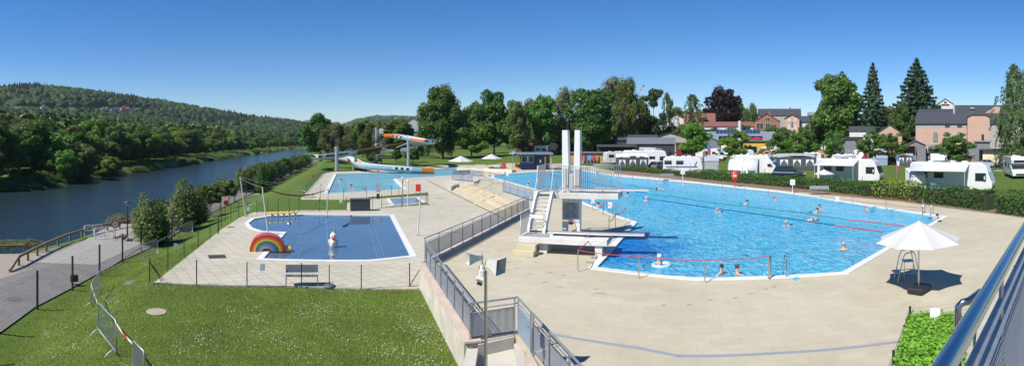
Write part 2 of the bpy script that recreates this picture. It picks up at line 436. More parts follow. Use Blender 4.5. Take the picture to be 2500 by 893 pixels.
def poolwater(name, shallow, deep, deep_at=None, deep_r=1., ripple=1., op=.78):
    """clear pool water: wavy reflecting surface, part see-through, part scattering blue that deepens over the diving pit"""
    m, n, l, b = nodes(name)
    g = n.new('ShaderNodeNewGeometry'); P = g.outputs['Position']
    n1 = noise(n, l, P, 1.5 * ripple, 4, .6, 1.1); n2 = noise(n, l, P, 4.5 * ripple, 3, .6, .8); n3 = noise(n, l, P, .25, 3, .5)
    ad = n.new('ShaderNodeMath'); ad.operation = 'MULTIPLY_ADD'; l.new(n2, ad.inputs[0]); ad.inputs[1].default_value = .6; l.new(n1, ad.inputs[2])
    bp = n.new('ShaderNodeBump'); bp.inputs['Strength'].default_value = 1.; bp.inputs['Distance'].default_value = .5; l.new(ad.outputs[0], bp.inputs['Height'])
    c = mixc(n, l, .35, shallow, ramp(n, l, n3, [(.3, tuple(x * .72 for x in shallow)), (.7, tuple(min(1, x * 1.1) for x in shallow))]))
    c = mixc(n, l, ramp(n, l, ad.outputs[0], [(.68, (0, 0, 0)), (1.0, (.34, .34, .34))]), c, (.72, .93, 1.0))   # sparkle painted into the water colour: ripple crests whitened
    if deep_at is not None:
        d = n.new('ShaderNodeVectorMath'); d.operation = 'DISTANCE'; l.new(P, d.inputs[0]); d.inputs[1].default_value = deep_at
        w = n.new('ShaderNodeMath'); w.operation = 'MULTIPLY_ADD'; l.new(n1, w.inputs[0]); w.inputs[1].default_value = 4.; l.new(d.outputs['Value'], w.inputs[2])
        mr = n.new('ShaderNodeMapRange'); mr.inputs['From Min'].default_value = deep_r + 1.; mr.inputs['From Max'].default_value = deep_r + 5.5
        mr.interpolation_type = 'SMOOTHSTEP'; l.new(w.outputs[0], mr.inputs['Value'])
        c = mixc(n, l, mr.outputs[0], deep, c)
    df = n.new('ShaderNodeBsdfDiffuse'); l.new(c, df.inputs['Color']); l.new(bp.outputs[0], df.inputs['Normal'])
    tp = n.new('ShaderNodeBsdfTransparent'); tp.inputs['Color'].default_value = (.40, .90, 1., 1)
    m1 = n.new('ShaderNodeMixShader'); m1.inputs[0].default_value = op; l.new(tp.outputs[0], m1.inputs[1]); l.new(df.outputs[0], m1.inputs[2])
    gl = n.new('ShaderNodeBsdfGlossy'); gl.inputs['Roughness'].default_value = .05; l.new(bp.outputs[0], gl.inputs['Normal'])
    fr = n.new('ShaderNodeFresnel'); fr.inputs['IOR'].default_value = 1.33; l.new(bp.outputs[0], fr.inputs['Normal'])
    m2 = n.new('ShaderNodeMixShader'); l.new(fr.outputs[0], m2.inputs[0]); l.new(m1.outputs[0], m2.inputs[1]); l.new(gl.outputs[0], m2.inputs[2])
    l.new(m2.outputs[0], n['Material Output'].inputs['Surface'])
    return m
GROUND = terrain()
wmb = MB()
wl_pts = [(x - 4, y, RIV) for x, y in FB] ; wr_pts = [(x + 6, y, RIV) for x, y in NB]
river = MB().add([(-260, -300, RIV), (-22, -300, RIV), (-22, 0, RIV), (-30, 60, RIV), (-56, 150, RIV), (-100, 290, RIV), (-60, 760, RIV), (-420, 760, RIV), (-420, 300, RIV)], [tuple(range(9))]).build('river', riverwater())
river['kind'] = 'structure'

# paths and roads beside the river, about 1 cm above the ground sheet
M_ASPH = mat('asphalt', (.16, .152, .142), .9, var=.18, scale=1.2, bump=.3, bscale=60)
M_PATH = slabs('path_paving', (.20, .185, .165), (.23, .21, .19), .4, .2, 25, (.10, .095, .09), .012)
M_BRICK = slabs('apron_paving', (.35, .335, .31), (.40, .385, .355), .22, .11, 52, (.20, .19, .175), .014, stain=.2)
def sheet(name, pts, z, m, kind='structure', thick=.0):
    o = holed([tuple(p[:2]) for p in pts], [], z, name, m, thick, kind); return o
def strip(name, line, w0, w1, z, m):
    """ribbon between offsets w0 and w1 (metres to the right) of a polyline"""
    vs = []
    for i, (x, y) in enumerate(line):
        a = line[max(i - 1, 0)]; b = line[min(i + 1, len(line) - 1)]
        d = Vector((b[0] - a[0], b[1] - a[1])).normalized(); nx, ny = d.y, -d.x
        vs += [(x + nx * w0, y + ny * w0, z), (x + nx * w1, y + ny * w1, z)]
    mb = MB().add(vs, [(2 * i, 2 * i + 1, 2 * i + 3, 2 * i + 2) for i in range(len(line) - 1)])
    return tag(mb.build(name, m), kind='structure')
ZP = FEN
road = sheet('road', [(-12.5, -6), (-12.6, 1.5), (-20.1, 14.9), (-23.7, 24.6), (-26, 33), (-29, 36), (-33, 36), (-30.6, 27.6), (-29.4, 20.5), (-29.9, 8), (-30, -6)], ZP + .004, M_ASPH)
apron = sheet('apron', [G(a, b, ZP) for a, b in ((92, 641), (235, 646), (385, 575), (400, 556), (300, 545), (250, 560), (200, 590), (130, 620))], ZP + .012, M_BRICK)
gravel = sheet('gravel_path', [G(-60, 700, ZP), G(95, 650, ZP), G(30, 667, ZP), G(128, 618, ZP), G(0, 620, ZP), G(-70, 640, ZP)], ZP + .008, mat('gravel', (.30, .26, .21), .95, var=.3, scale=8, bump=.6, bscale=40))
fl = [(-25.6, 33), (-29.5, 43), (-36.9, 68.8), (-54, 129), (-75, 200), (-100, 290)]
path = strip('path', fl, -3.4, -.5, ZP + .016, M_PATH)

# ------------------------------------------------------------ pools and decks
M_DECK = slabs('deck_slabs', (.495, .452, .345), (.53, .485, .372), .8, .4, 19, (.42, .38, .29), .008, stain=.40)
M_LPAVE = slabs('terrace_slabs', (.49, .455, .37), (.535, .50, .41), .6, .6, 41, (.27, .25, .205), .014, off=0., stain=.35)
M_COPE = mat('white_coping', (.66, .66, .63), .5, var=.07, scale=2)
M_TILE = mat('pool_tiles', (.50, .78, .88), .3, var=.05)
M_TILED = mat('deep_tiles', (.10, .36, .62), .3, var=.08)
M_DIRT = mat('bed_soil', (.20, .145, .10), .95, var=.4, scale=5, bump=.6, bscale=18)
BPOOL_PX = [(1182, 428.5), (1300, 462), (1400, 488), (1480, 521), (1543, 543), (1436, 655.5), (1690, 684), (2072, 668.5), (2180, 604), (2315, 528.5), (2250, 519), (2000, 480), (1900, 466), (1700, 445), (1600, 436), (1500, 428), (1420, 414.5), (1300, 421)]
BPOOL = [tuple(G(a, b)[:2]) for a, b in BPOOL_PX]
def inset(poly, d):
    n = len(poly); out = []
    area = sum(poly[i][0] * poly[(i + 1) % n][1] - poly[(i + 1) % n][0] * poly[i][1] for i in range(n))
    sg = 1 if area > 0 else -1
    for i in range(n):
        p0, p1, p2 = Vector(poly[i - 1]), Vector(poly[i]), Vector(poly[(i + 1) % n])
        a, b = (p1 - p0).normalized(), (p2 - p1).normalized()
        na, nb = Vector((-a.y, a.x)) * sg, Vector((-b.y, b.x)) * sg
        bis = (na + nb); bis = bis / max(bis.length, .3); k = 1 / max(bis.dot(na), .45)
        out.append(tuple(p1 + bis * d * k))
    return out
def ccw(poly):
    a = sum(poly[i][0] * poly[(i + 1) % len(poly)][1] - poly[(i + 1) % len(poly)][0] * poly[i][1] for i in range(len(poly)))
    return poly if a > 0 else poly[::-1]
def ring(name, poly, d, z0, z1, m):
    """raised rim of width d just inside poly"""
    inn = inset(poly, d); n = len(poly); vs = []
    for P_, zz in ((poly, z1), (inn, z1), (poly, z0), (inn, z0)): vs += [(p[0], p[1], zz) for p in P_]
    fs = []
    for i in range(n):
        j = (i + 1) % n; fs += [(i, j, n + j, n + i), (i, 2 * n + i, 2 * n + j, j), (n + i, n + j, 3 * n + j, 3 * n + i)]
    return tag(MB().add(vs, fs).build(name, m), kind='structure')
def basin(name, poly, ztop, depth, mfloor):
    n = len(poly); vs = [(p[0], p[1], ztop) for p in poly] + [(p[0], p[1], ztop - depth) for p in poly]
    mb = MB().add(vs, [(i, (i + 1) % n, n + (i + 1) % n, n + i) for i in range(n)])
    mb.add(vs[n:], [tuple(range(n))])
    return tag(mb.build(name, mfloor), kind='structure')
DECK, BPOOL, LPOOL_c, LPAVE = ccw(DECK), ccw(BPOOL), ccw(LPOOL), ccw(LPAVE)
deck = holed(DECK, [BPOOL], 0, 'pool_deck', M_DECK, .95)
ring('pool_coping', BPOOL, .34, -.3, .035, M_COPE)
bi = inset(BPOOL, .2)
basin('pool_basin', bi, -.05, 1.7, M_TILE)
DEEP = G(1500, 600)
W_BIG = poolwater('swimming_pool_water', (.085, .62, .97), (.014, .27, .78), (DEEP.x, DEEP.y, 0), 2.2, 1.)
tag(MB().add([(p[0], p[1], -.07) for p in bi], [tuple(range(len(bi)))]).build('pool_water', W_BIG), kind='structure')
# lower terrace: splash pool and leisure pool
SPL_PX = [(640, 628.5), (682, 570)] + [(628, 566.5), (602, 552), (597, 543), (612, 534), (660, 527.5), (740, 524), (961, 526.5), (1016, 624), (960, 630), (905, 636)]
SPL = ccw([tuple(G(a, b, LOW)[:2]) for a, b in ((625, 634), (686, 568), (634, 566), (606, 557), (596, 545), (612, 533), (655, 526.5), (740, 522), (961, 524), (1018, 626), (905, 638))])
lpave = holed(LPAVE, [LPOOL_c, SPL], LOW, 'lower_terrace', M_LPAVE, .4)
ring('leisure_pool_coping', LPOOL_c, .45, LOW - .3, LOW + .03, M_COPE)
li = inset(LPOOL_c, .25)
basin('leisure_pool_basin', li, LOW - .05, 1.0, M_TILE)
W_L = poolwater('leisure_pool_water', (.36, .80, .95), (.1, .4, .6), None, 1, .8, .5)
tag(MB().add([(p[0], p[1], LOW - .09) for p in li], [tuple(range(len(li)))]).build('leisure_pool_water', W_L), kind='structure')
lm_ = MB()
for a, b, c, d in ((842, 428, 841, 471), (880, 426, 889, 469), (915, 424, 940, 464.5), (963.5, 422, 975.5, 436), (999.5, 421, 1016, 430.5), (1036, 419.5, 1055.5, 429.5), (1065, 416, 1091, 427.8)):
    lm_.beam(G(a, b, LOW - 1.0), G(c, d, LOW - 1.0), .32, .05)
tag(lm_.build('pool_floor_lines', mat('line_tiles', (.02, .10, .30), .4)), kind='structure')
ring('splash_pool_coping', SPL, .34, LOW - .3, LOW + .02, M_COPE)
def splash():
    m, n, l, b = nodes('splash_water'); b.inputs['Roughness'].default_value = .06; b.inputs['IOR'].default_value = 1.33
    g = n.new('ShaderNodeNewGeometry'); P = g.outputs['Position']
    a = noise(n, l, P, .5, 5, .6, .5); l.new(ramp(n, l, a, [(.3, (.062, .108, .175)), (.7, (.085, .145, .225))]), b.inputs['Base Color'])
    bump(n, l, b, noise(n, l, P, 2.5, 3, .5), .12, .03); b.inputs['Coat Weight'].default_value = .2; b.inputs['Coat Roughness'].default_value = .02
    return m
si = inset(SPL, .2)
basin('splash_pool_basin', si, LOW - .04, .35, mat('blue_floor', (.10, .22, .42), .5))
tag(MB().add([(p[0], p[1], LOW - .05) for p in si], [tuple(range(len(si)))]).build('splash_pool_water', splash()), kind='structure')
# lawn patches between the lower pools
M_G = bpy.data.materials['lawn_grass']
sheet('lawn_strip', [G(a, b, LOW) for a, b in ((735, 487), (720, 513), (845, 512.5), (848, 494), (900, 492), (897, 486), (1045, 476.5), (1043, 470), (900, 481), (890, 486), (845, 487.5))], LOW + .01, M_G)
sheet('lawn_border', [G(a, b, LOW) for a, b in ((915, 508.5), (1046, 498.5), (1040, 494.5), (1015, 499), (960, 503.5))], LOW + .012, M_G)
# small foot pool inside the fence
FPL = ccw([tuple(G(a, b, LOW)[:2]) for a, b in ((957, 502), (945, 486), (1022, 482), (1040, 495.5))])
FPP = mat('foot_pool_water', (.17, .22, .28), .08, var=.1)
ring('foot_pool_coping', FPL, .25, LOW - .1, LOW + .06, M_COPE)
tag(MB().add([(p[0], p[1], LOW + .02) for p in inset(FPL, .2)], [(0, 1, 2, 3)]).build('foot_pool_water', FPP), kind='structure')
# seating steps between the two levels; u runs along the foot line, v up and away from it
M_STEP = mat('step_stone', (.50, .44, .30), .8, var=.12, scale=1.2, bump=.2, bscale=30)
M_STEPS = mat('step_side', (.36, .34, .29), .85, var=.15, scale=2)
U = Vector((.327, -.945, 0)); Vv = Vector((.945, .327, 0)); O = Vector((-12.6, 76.0, 0))
def uv(u, v, z=0): return O + U * u + Vv * v + Vector((0, 0, z))
def ubox(mb, u0, u1, v0, v1, z0, z1):
    vs = [uv(u0, v0, z0), uv(u1, v0, z0), uv(u1, v1, z0), uv(u0, v1, z0), uv(u0, v0, z1), uv(u1, v0, z1), uv(u1, v1, z1), uv(u0, v1, z1)]
    return mb.add(vs, [(3, 2, 1, 0), (4, 5, 6, 7), (0, 1, 5, 4), (1, 2, 6, 5), (2, 3, 7, 6), (3, 0, 4, 7)])
def toU(px, py, z): p = G(px, py, z) - Vector((O.x, O.y, z)); return p.dot(U), p.dot(Vv)
# ------------------------------------------------------------ vegetation
def mesh_np(name, V, F, m, smooth=False, tone=None):
    me = bpy.data.meshes.new(name); k = F.shape[1]
    me.vertices.add(len(V)); me.vertices.foreach_set('co', V.astype(np.float32).ravel())
    me.loops.add(F.size); me.loops.foreach_set('vertex_index', F.ravel().astype(np.int32))
    me.polygons.add(len(F)); me.polygons.foreach_set('loop_start', np.arange(0, F.size, k, dtype=np.int32)); me.polygons.foreach_set('loop_total', np.full(len(F), k, np.int32))
    if tone is not None:
        a = me.attributes.new('tone', 'FLOAT', 'FACE'); a.data.foreach_set('value', tone.astype(np.float32))
    me.update(); me.materials.append(m)
    return me
def leafquads(C, Nn, size, g, elong=1.5):
    """one small bent leaf spray per centre C, roughly facing Nn"""
    n = len(C)
    Nn = Nn + g.normal(0, .55, (n, 3)); Nn /= np.linalg.norm(Nn, axis=1, keepdims=True) + 1e-9
    T = np.cross(Nn, g.normal(0, 1, (n, 3))); T /= np.linalg.norm(T, axis=1, keepdims=True) + 1e-9
    B = np.cross(Nn, T)
    s = (size * g.uniform(.6, 1.35, n))[:, None]
    V = np.stack([C - T * s * elong * .5, C - B * s * .5 + Nn * s * .12, C + T * s * elong * .5, C + B * s * .5 + Nn * s * .12], 1).reshape(-1, 3)
    F = np.arange(n * 4).reshape(n, 4)
    return V, F
def lobed(g, lobes, n, size, inner=.55, elong=1.5):
    L = np.array(lobes)                       # cx cy cz rx ry rz
    area = (L[:, 3] * L[:, 5]); p = area / area.sum()
    k = g.choice(len(L), n, p=p)
    d = g.normal(0, 1, (n, 3)); d /= np.linalg.norm(d, axis=1, keepdims=True)
    rr = g.uniform(inner, 1.06, n) ** .5
    C = L[k, :3] + d * L[k, 3:] * rr[:, None]
    C += g.normal(0, .02, (n, 3))
    return leafquads(C, d + np.array([0, 0, .35]), size, g, elong)
def crown_lobes(g, kind, H=2.4, c0=.3):
    out = []; zc0 = H * c0; h = H - zc0
    if kind in ('dense', 'beech', 'young'):
        for i in range(60 if kind != 'young' else 40):
            t = g.uniform(.04, .97); prof = math.sin(math.pi * (t * .86 + .08)) ** .6
            a = g.uniform(0, 2 * math.pi); q = prof * g.uniform(.25, .86)
            r_ = g.uniform(.12, .27) * (1 if kind != 'young' else 1.05)
            out.append((q * math.cos(a), q * math.sin(a), zc0 + h * (.05 + t * .86), r_, r_, r_ * g.uniform(.7, 1.)))
        if kind != 'young': out.append((0, 0, zc0 + h * .45, .6, .6, h * .36))
    elif kind == 'airy':
        for i in range(95):
            t = g.uniform(.0, 1.); prof = (math.sin(math.pi * (t * .8 + .16)) ** .8)
            a = g.uniform(0, 2 * math.pi); q = prof * g.uniform(.15, .85)
            r_ = g.uniform(.08, .17)
            out.append((q * math.cos(a), q * math.sin(a), zc0 + h * (.03 + t * .88), r_, r_, r_ * g.uniform(1.3, 2.6)))
    elif kind == 'pine':
        for i in range(22):
            t = g.uniform(.1, 1.); a = g.uniform(0, 2 * math.pi); q = g.uniform(.1, .8) * (1.15 - .6 * t)
            r_ = g.uniform(.2, .34)
            out.append((q * math.cos(a), q * math.sin(a), zc0 + h * t * .93, r_, r_, r_ * .38))
    return out
def trunkmesh(name, g, H, lobes, r0, m, up=.85):
    mb = MB(); pts = []; x = y = 0
    for i in range(6):
        t = i / 5 * up; pts.append((x, y, t * H)); x += g.uniform(-.03, .03); y += g.uniform(-.03, .03)
    mb.tube(pts, [lerp(r0, r0 * .25, i / 5) for i in range(6)], 7)
    for L in (lobes[::3] if len(lobes) > 6 else lobes):
        z0 = max(H * .12, L[2] * .55)
        k = min(z0 / (H * up), 1) * 5; i = int(min(k, 4)); s = Vector(pts[i]).lerp(Vector(pts[i + 1]), k - i)
        e = Vector(L[:3]); mid = s.lerp(e, .5) + Vector((0, 0, -.04))
        mb.tube([s, mid, e], [r0 * .42, r0 * .25, r0 * .08], 5, cap=False)
    me = mb.build(name, m).data
    o = bpy.data.objects[-1] if False else None
    return me
PROTO = {}
BARK = mat('bark', (.16, .13, .10), .9, var=.3, scale=6, bump=.5)
BARKW = mat('birch_bark', (.55, .53, .49), .8, var=.35, scale=5)
LM = dict(dense=leafmat('leaves_dark', (.066, .142, .028)), mid=leafmat('leaves_mid', (.098, .19, .034)), bright=leafmat('leaves_bright', (.135, .255, .034)),
          grey=leafmat('leaves_grey_green', (.175, .205, .095)), pale=leafmat('leaves_silver', (.22, .28, .19)), olive=leafmat('leaves_olive', (.125, .170, .045)),
          beech=leafmat('leaves_copper', (.030, .014, .016), hue=.01), needle=leafmat('needles', (.055, .10, .045), hue=.01, rough=.5), birch=leafmat('leaves_birch', (.11, .165, .055)),
          hedge=leafmat('leaves_hedge', (.065, .16, .022)), lime=leafmat('leaves_lime', (.22, .38, .045)), yellow=leafmat('leaves_yellow', (.20, .29, .035)), red=leafmat('leaves_red_tips', (.16, .10, .04)))
def proto(kind, leaf, seed, n=5200, size=.075, c0=.17, r0=.05, bark=None):
    key = (kind, leaf, seed, n)
    if key in PROTO: return PROTO[key]
    g = np.random.default_rng(seed * 13 + 5); H = 2.4
    if kind == 'spruce':
        V, F, z = [], [], .10 * H; Cs, Ns = [], []; L = []
        tiers = 26; 
        for i in range(tiers):
            t = i / (tiers - 1); zc = H * (.09 + .9 * t); R_ = (1 - t) ** .78 * 1.0 + .03
            nb = int(14 - 7 * t)
            for b in range(nb):
                a = 2 * math.pi * (b + g.uniform(-.3, .3)) / nb + i; Rb = R_ * g.uniform(.62, 1.12)
                m_ = max(5, int(n / (tiers * 11) * (Rb + .25) * 2)); q = g.uniform(.1, 1, m_) ** .7
                wd = .11 * Rb + .02
                off = g.normal(0, 1, m_) * wd * (1.15 - q)
                x = q * Rb * math.cos(a) - off * math.sin(a); y = q * Rb * math.sin(a) + off * math.cos(a)
                zz = zc - q * Rb * .28 + (q ** 3) * Rb * .14 + g.normal(0, .014, m_) - np.abs(off) * .35
                Cs.append(np.stack([x, y, zz], 1)); Ns.append(np.tile(np.array([[math.cos(a) * .5, math.sin(a) * .5, .9]]), (m_, 1)))
        C = np.concatenate(Cs); V, F = leafquads(C, np.concatenate(Ns), size * .85, g, 2.2); lob = [(0, 0, H * .98, .1, .1, .1)]
    elif kind in ('birch', 'willow'):
        Cs, Ns = [], []
        for i in range(150):
            t = g.uniform(.0, 1) ** .8; prof = (math.sin(math.pi * (t * .72 + .24)) ** .8); a = g.uniform(0, 2 * math.pi); q = prof * g.uniform(.2, 1.0)
            zc = H * (c0 + (1 - c0) * t); Ln = g.uniform(.12, .42) * (1.6 if kind == 'willow' else .8); m_ = int(n / 150)
            s = g.uniform(0, 1, m_)
            x = q * math.cos(a) * (1 + .12 * s) + g.normal(0, .035, m_); y = q * math.sin(a) * (1 + .12 * s) + g.normal(0, .035, m_)
            Cs.append(np.stack([x, y, zc - s * Ln], 1)); Ns.append(np.tile(np.array([[math.cos(a), math.sin(a), .3]]), (m_, 1)))
        C = np.concatenate(Cs); V, F = leafquads(C, np.concatenate(Ns), size * .8, g, 1.6)
        lob = [(.5 * math.cos(a), .5 * math.sin(a), H * (c0 + .1 * a), .1, .1, .1) for a in range(6)]
    elif kind == 'shrub':
        Cs, Ns = [], []; lob = []
        for i in range(26):
            a = g.uniform(0, 6.28); q = g.uniform(0, .75); top = H * (g.uniform(.55, 1.0) - .22 * q); m_ = int(n / 26)
            s = g.uniform(.1, 1, m_); lean = g.uniform(.0, .35)
            w = .17 * np.sin(np.pi * np.clip(s, 0, .97)) + .05
            x = (q + lean * s) * math.cos(a) + g.normal(0, 1, m_) * w; y = (q + lean * s) * math.sin(a) + g.normal(0, 1, m_) * w
            Cs.append(np.stack([x, y, s * top], 1)); Ns.append(np.stack([np.full(m_, math.cos(a)), np.full(m_, math.sin(a)), np.full(m_, .5)], 1))
            lob.append((q * math.cos(a), q * math.sin(a), top * .8, .1, .1, .1))
        V, F = leafquads(np.concatenate(Cs), np.concatenate(Ns), size, g, 1.7)
    else:
        lob = crown_lobes(g, kind, H, c0)
        V, F = lobed(g, lob, n, size, .02 if kind == 'airy' else .5)
        if kind != 'airy': V[:, 2] = np.maximum(V[:, 2], H * c0 * .8)
    rad_ = np.hypot(V[:, 0], V[:, 1]); V[:, :2] /= np.percentile(rad_, {'spruce': 84, 'birch': 84, 'willow': 84, 'shrub': 95, 'young': 90}.get(kind, 93))
    ax = np.percentile(V[:, 2], 99.7); V[:, 2] *= H / ax * (.995 if kind != 'spruce' else 1)
    cm = mesh_np('crown', V, F, LM[leaf])
    tmp = MB()
    g2 = np.random.default_rng(seed)
    o_before = set(bpy.data.objects.keys())
    tmesh = trunkmesh('trunk', g2, H, lob if kind not in ('spruce', 'pine') else [(0, 0, H * .9, .1, .1, .1)] + ([l for l in lob] if kind == 'pine' else []), r0, bark or BARK, .97 if kind == 'spruce' else .8)
    for k in set(bpy.data.objects.keys()) - o_before: bpy.data.objects.remove(bpy.data.objects[k])
    PROTO[key] = (tmesh, cm)
    return PROTO[key]
def tree_at(loc, H, W, pr, label, group=None, name='broadleaf_tree', cat='tree', rz=None, trunk=True):
    e = empty(name, loc, random.uniform(0, 6.28) if rz is None else rz, label, cat, group)
    tm, cm = pr
    S = (W / 2, W / 2, H / 2.4)
    if trunk:
        t = bpy.data.objects.new('trunk', tm); col.objects.link(t); t.parent = e; t.scale = S
    c = bpy.data.objects.new('crown', cm); col.objects.link(c); c.parent = e; c.scale = S
    return e
def tree(px, top, base, w, pr, label, z=0., **k):
    """tree whose crown centre is at column px, from row top to its foot row, w pixels wide"""
    r = rad(base, z); loc = at(px, r, z)
    return tree_at(loc, zat(top, r) - z, w * r / FP, pr, label, **k)
D1 = proto('dense', 'dense', 1, 12000, .066); D2 = proto('dense', 'mid', 2, 12000, .066); D3 = proto('dense', 'dense', 3, 14000, .062, .14); B1 = proto('dense', 'bright', 4, 11000, .066, .16)
A1 = proto('airy', 'grey', 5, 14000, .042, .12, .035); A2 = proto('airy', 'olive', 6, 14000, .042, .12, .035); A3 = proto('airy', 'pale', 7, 6000, .065, .2, .04)
Y1 = proto('young', 'mid', 8, 6500, .062, .2, .035); Y2 = proto('young', 'bright', 9, 6500, .062, .2, .035); Y3 = proto('young', 'olive', 10, 6000, .062, .2, .035)
S1 = proto('spruce', 'needle', 11, 13000, .05); S2 = proto('spruce', 'needle', 12, 15000, .046)
P1 = proto('pine', 'needle', 13, 5200, .07, .25, .035); W1 = proto('willow', 'birch', 14, 9000, .055, .16, .04); W2 = proto('birch', 'birch', 15, 7500, .05, .14, .03, BARKW)
CB = proto('beech', 'beech', 16, 10000, .075, .15); SH1 = proto('shrub', 'olive', 17, 6500, .075, 0, .02); SH2 = proto('shrub', 'grey', 18, 5600, .075, 0, .02); SH3 = proto('shrub', 'dense', 19, 6500, .07, 0, .02)
O1 = proto('dense', 'olive', 20, 11000, .065, .2)
POL = proto('young', 'olive', 21, 3600, .12, .45, .045)
POOLTREES = 'trees round the pool lawns and the campsite'
L2 = LOW
tree(783, 279, 394, 92, D1, 'tall dark broadleaf tree at the river end of the pool lawn behind the slide', z=L2)
tree(823, 299, 398, 84, A1, 'rounded grey-green tree just behind the lower bend of the slide', z=L2)
tree(886, 294, 382, 62, D2, 'broad mid-green tree behind the slide, below the far wooded hill', z=L2)
tree(903, 312, 386, 66, A2, 'loose olive tree left of the slide tower', z=L2)
tree(935, 297, 380, 44, O1, 'small rounded tree rising behind the top of the slide tower', z=L2)
tree(975, 292, 380, 70, D2, 'wide light green tree behind the top orange run of the slide', z=L2)
tree(1028, 318, 384, 50, A2, 'yellowish loose tree behind the upper curve of the slide', z=L2)
tree(1082, 209, 386, 122, A2, 'very large spreading tree on the lawn right of the slide', z=L2)
tree(1078, 216, 388, 100, D1, 'dark tree growing through the large spreading tree right of the slide', z=L2)
tree(1152, 298, 388, 84, B1, 'bright green rounded tree in front of the tall dark trees', z=L2)
tree(1165, 250, 378, 62, D2, 'mid-green tree between the large spreading tree and the tall dark one', z=L2)
tree(1207, 222, 385, 96, D1, 'tall dark tree behind the right poolside parasol', z=L2)
tree(1262, 246, 380, 62, O1, 'olive green tree left of the campsite cabins')
tree(1326, 234, 378, 70, D2, 'green tree with a broad top behind the kiosk roof')
tree(1296, 242, 374, 84, A1, 'greyish airy tree behind the green one over the kiosk')
tree(1383, 214, 376, 84, A1, 'pale grey-green tree left of the dense dark round tree')
tree(1447, 218, 382, 106, D3, 'dense dark round-topped tree just right of the white diving pillars')
tree(1497, 188, 374, 92, A1, 'tallest pale airy tree, right of the dense round tree')
tree(1533, 192, 378, 90, A2, 'tall olive airy tree in front of the tallest pale one')
tree(1566, 236, 376, 50, A2, 'thin olive tree below the construction crane')
tree(1595, 217, 376, 56, P1, 'dark irregular pine with open flat branches', name='pine_tree')
tree(1629, 227, 374, 40, W2, 'slender birch beside the open pine', name='birch_tree')
tree(1691, 231, 374, 54, W2, 'birch with a pointed top behind the red roofed house', name='birch_tree')
tree(1655, 262, 364, 46, O1, 'low olive tree between the two birches')
tree(1722, 268, 360, 44, B1, 'bright green tree peeping out left of the copper beech')
tree(1768, 215, 362, 100, CB, 'dark purple copper beech with a wide dome', name='copper_beech')
tree(1803, 259, 362, 58, D2, 'green tree right of the copper beech trunk')
tree(1836, 253, 364, 50, A2, 'grey-green tree left of the gabled brick house')
tree(2046, 183, 378, 112, D2, 'large maple green tree left of the two spruces')
tree(2010, 250, 376, 60, D1, 'lower dark tree leaning out left of the large maple')
tree(2131, 156, 378, 78, S1, 'slender spruce with a pointed tip, left of the bigger spruce', name='spruce_tree')
tree(2238, 146, 378, 122, S2, 'large broad spruce in front of the pink hall', name='spruce_tree')
tree(2200, 250, 380, 60, D1, 'dark leafy tree between the feet of the two spruces')
tree(2480, 160, 410, 104, W1, 'tall weeping birch at the right edge of the picture', name='weeping_birch')
tree(1846, 300, 362, 40, A2, 'pale loose tree in front of the glazed brick gable')
tree(1893, 306, 362, 34, CB, 'small dark purple tree right of the glazed brick gable', name='copper_beech')
tree(1745, 300, 360, 52, D2, 'leafy tree right of the red tiled roof')
tree(1668, 300, 358, 50, O1, 'leafy tree before the blue and white canopy')
tree(2108, 292, 374, 70, D2, 'broad leafy tree between the large maple and the slender spruce')
tree(2178, 262, 376, 60, O1, 'olive leafy tree filling between the two spruces')
tree(1985, 300, 372, 50, D2, 'leafy tree at the left foot of the large maple')
tree(1870, 312, 366, 40, O1, 'small leafy tree below the orange gabled house')
tree(2515, 330, 404, 60, D2, 'leafy bush tree under the weeping birch')
# small camp trees
for a in ((1265, 314, 374, 56, Y3, 'small olive tree left of the white motorhome by the kiosk'), (1322, 307, 372, 48, A3, 'small silvery tree behind the white motorhome by the kiosk'),
          (1417, 303, 376, 58, A3, 'small silvery tree right behind the white diving pillars'), (1695, 300, 396, 70, Y2, 'bright young tree standing between the white car and the vans'),
          (1799, 320, 398, 66, Y2, 'young tree behind the arched white awning'), (1905, 317, 396, 62, Y1, 'young tree left of the street lamp in the campsite'),
          (1955, 317, 410, 78, Y1, 'young tree growing through the grey ridge awning'), (2037, 318, 392, 52, Y1, 'young tree left of the grey cabin with three slit windows'),
          (2132, 319, 400, 74, Y1, 'young tree right of the red tent'), (2183, 325, 402, 68, Y1, 'young tree over the parked dark car'),
          (2327, 324, 412, 90, Y1, 'spreading young tree behind the biggest motorhome'), (2252, 352, 388, 14, Y1, 'thin sapling by the grey cabin porch')):
    tree(*a, name='young_tree')
for i in range(16):
    px = [1238, 1345, 1362, 1410, 1480, 1560, 1600, 1640, 1720, 1745, 1850, 1880, 2095, 2165, 2275, 2430][i]
    tree(px, [300, 300, 290, 312, 300, 296, 300, 296, 300, 304, 300, 304, 300, 290, 312, 306][i], 362, [60, 60, 50, 60, 60, 70, 50, 60, 46, 50, 40, 30, 60, 60, 30, 40][i], [D1, O1, D2, A2][i % 4], 'leafy tree filling the gaps behind the cabins', group='trees behind the cabins')
for a in ((915, 372, 399, 40, 'low dark tree on the lawn under the slide tower'), (1008, 362, 396, 40, 'low round tree on the lawn behind the tallest slide pillar'), (968, 366, 394, 26, 'low round tree between the two tower columns')):
    tree(*a[:4], D1, a[4], z=L2)
for i, (px, tp, w_) in enumerate(((1640, 308, 46), (1668, 304, 44), (1745, 309, 44), (1786, 311, 40), (1822, 306, 44), (1884, 307, 42), (1912, 311, 38), (1958, 309, 42), (1985, 306, 46), (2098, 312, 50), (2150, 306, 50), (2255, 318, 44), (2290, 322, 40), (1590, 306, 50), (1540, 308, 50), (1500, 306, 46))):
    tree(px, tp, 374 + (i % 2), w_, [D2, O1, A2, B1, D1][i % 5], 'low leafy tree between the campsite cabins and the town houses', group='trees between cabins and town')
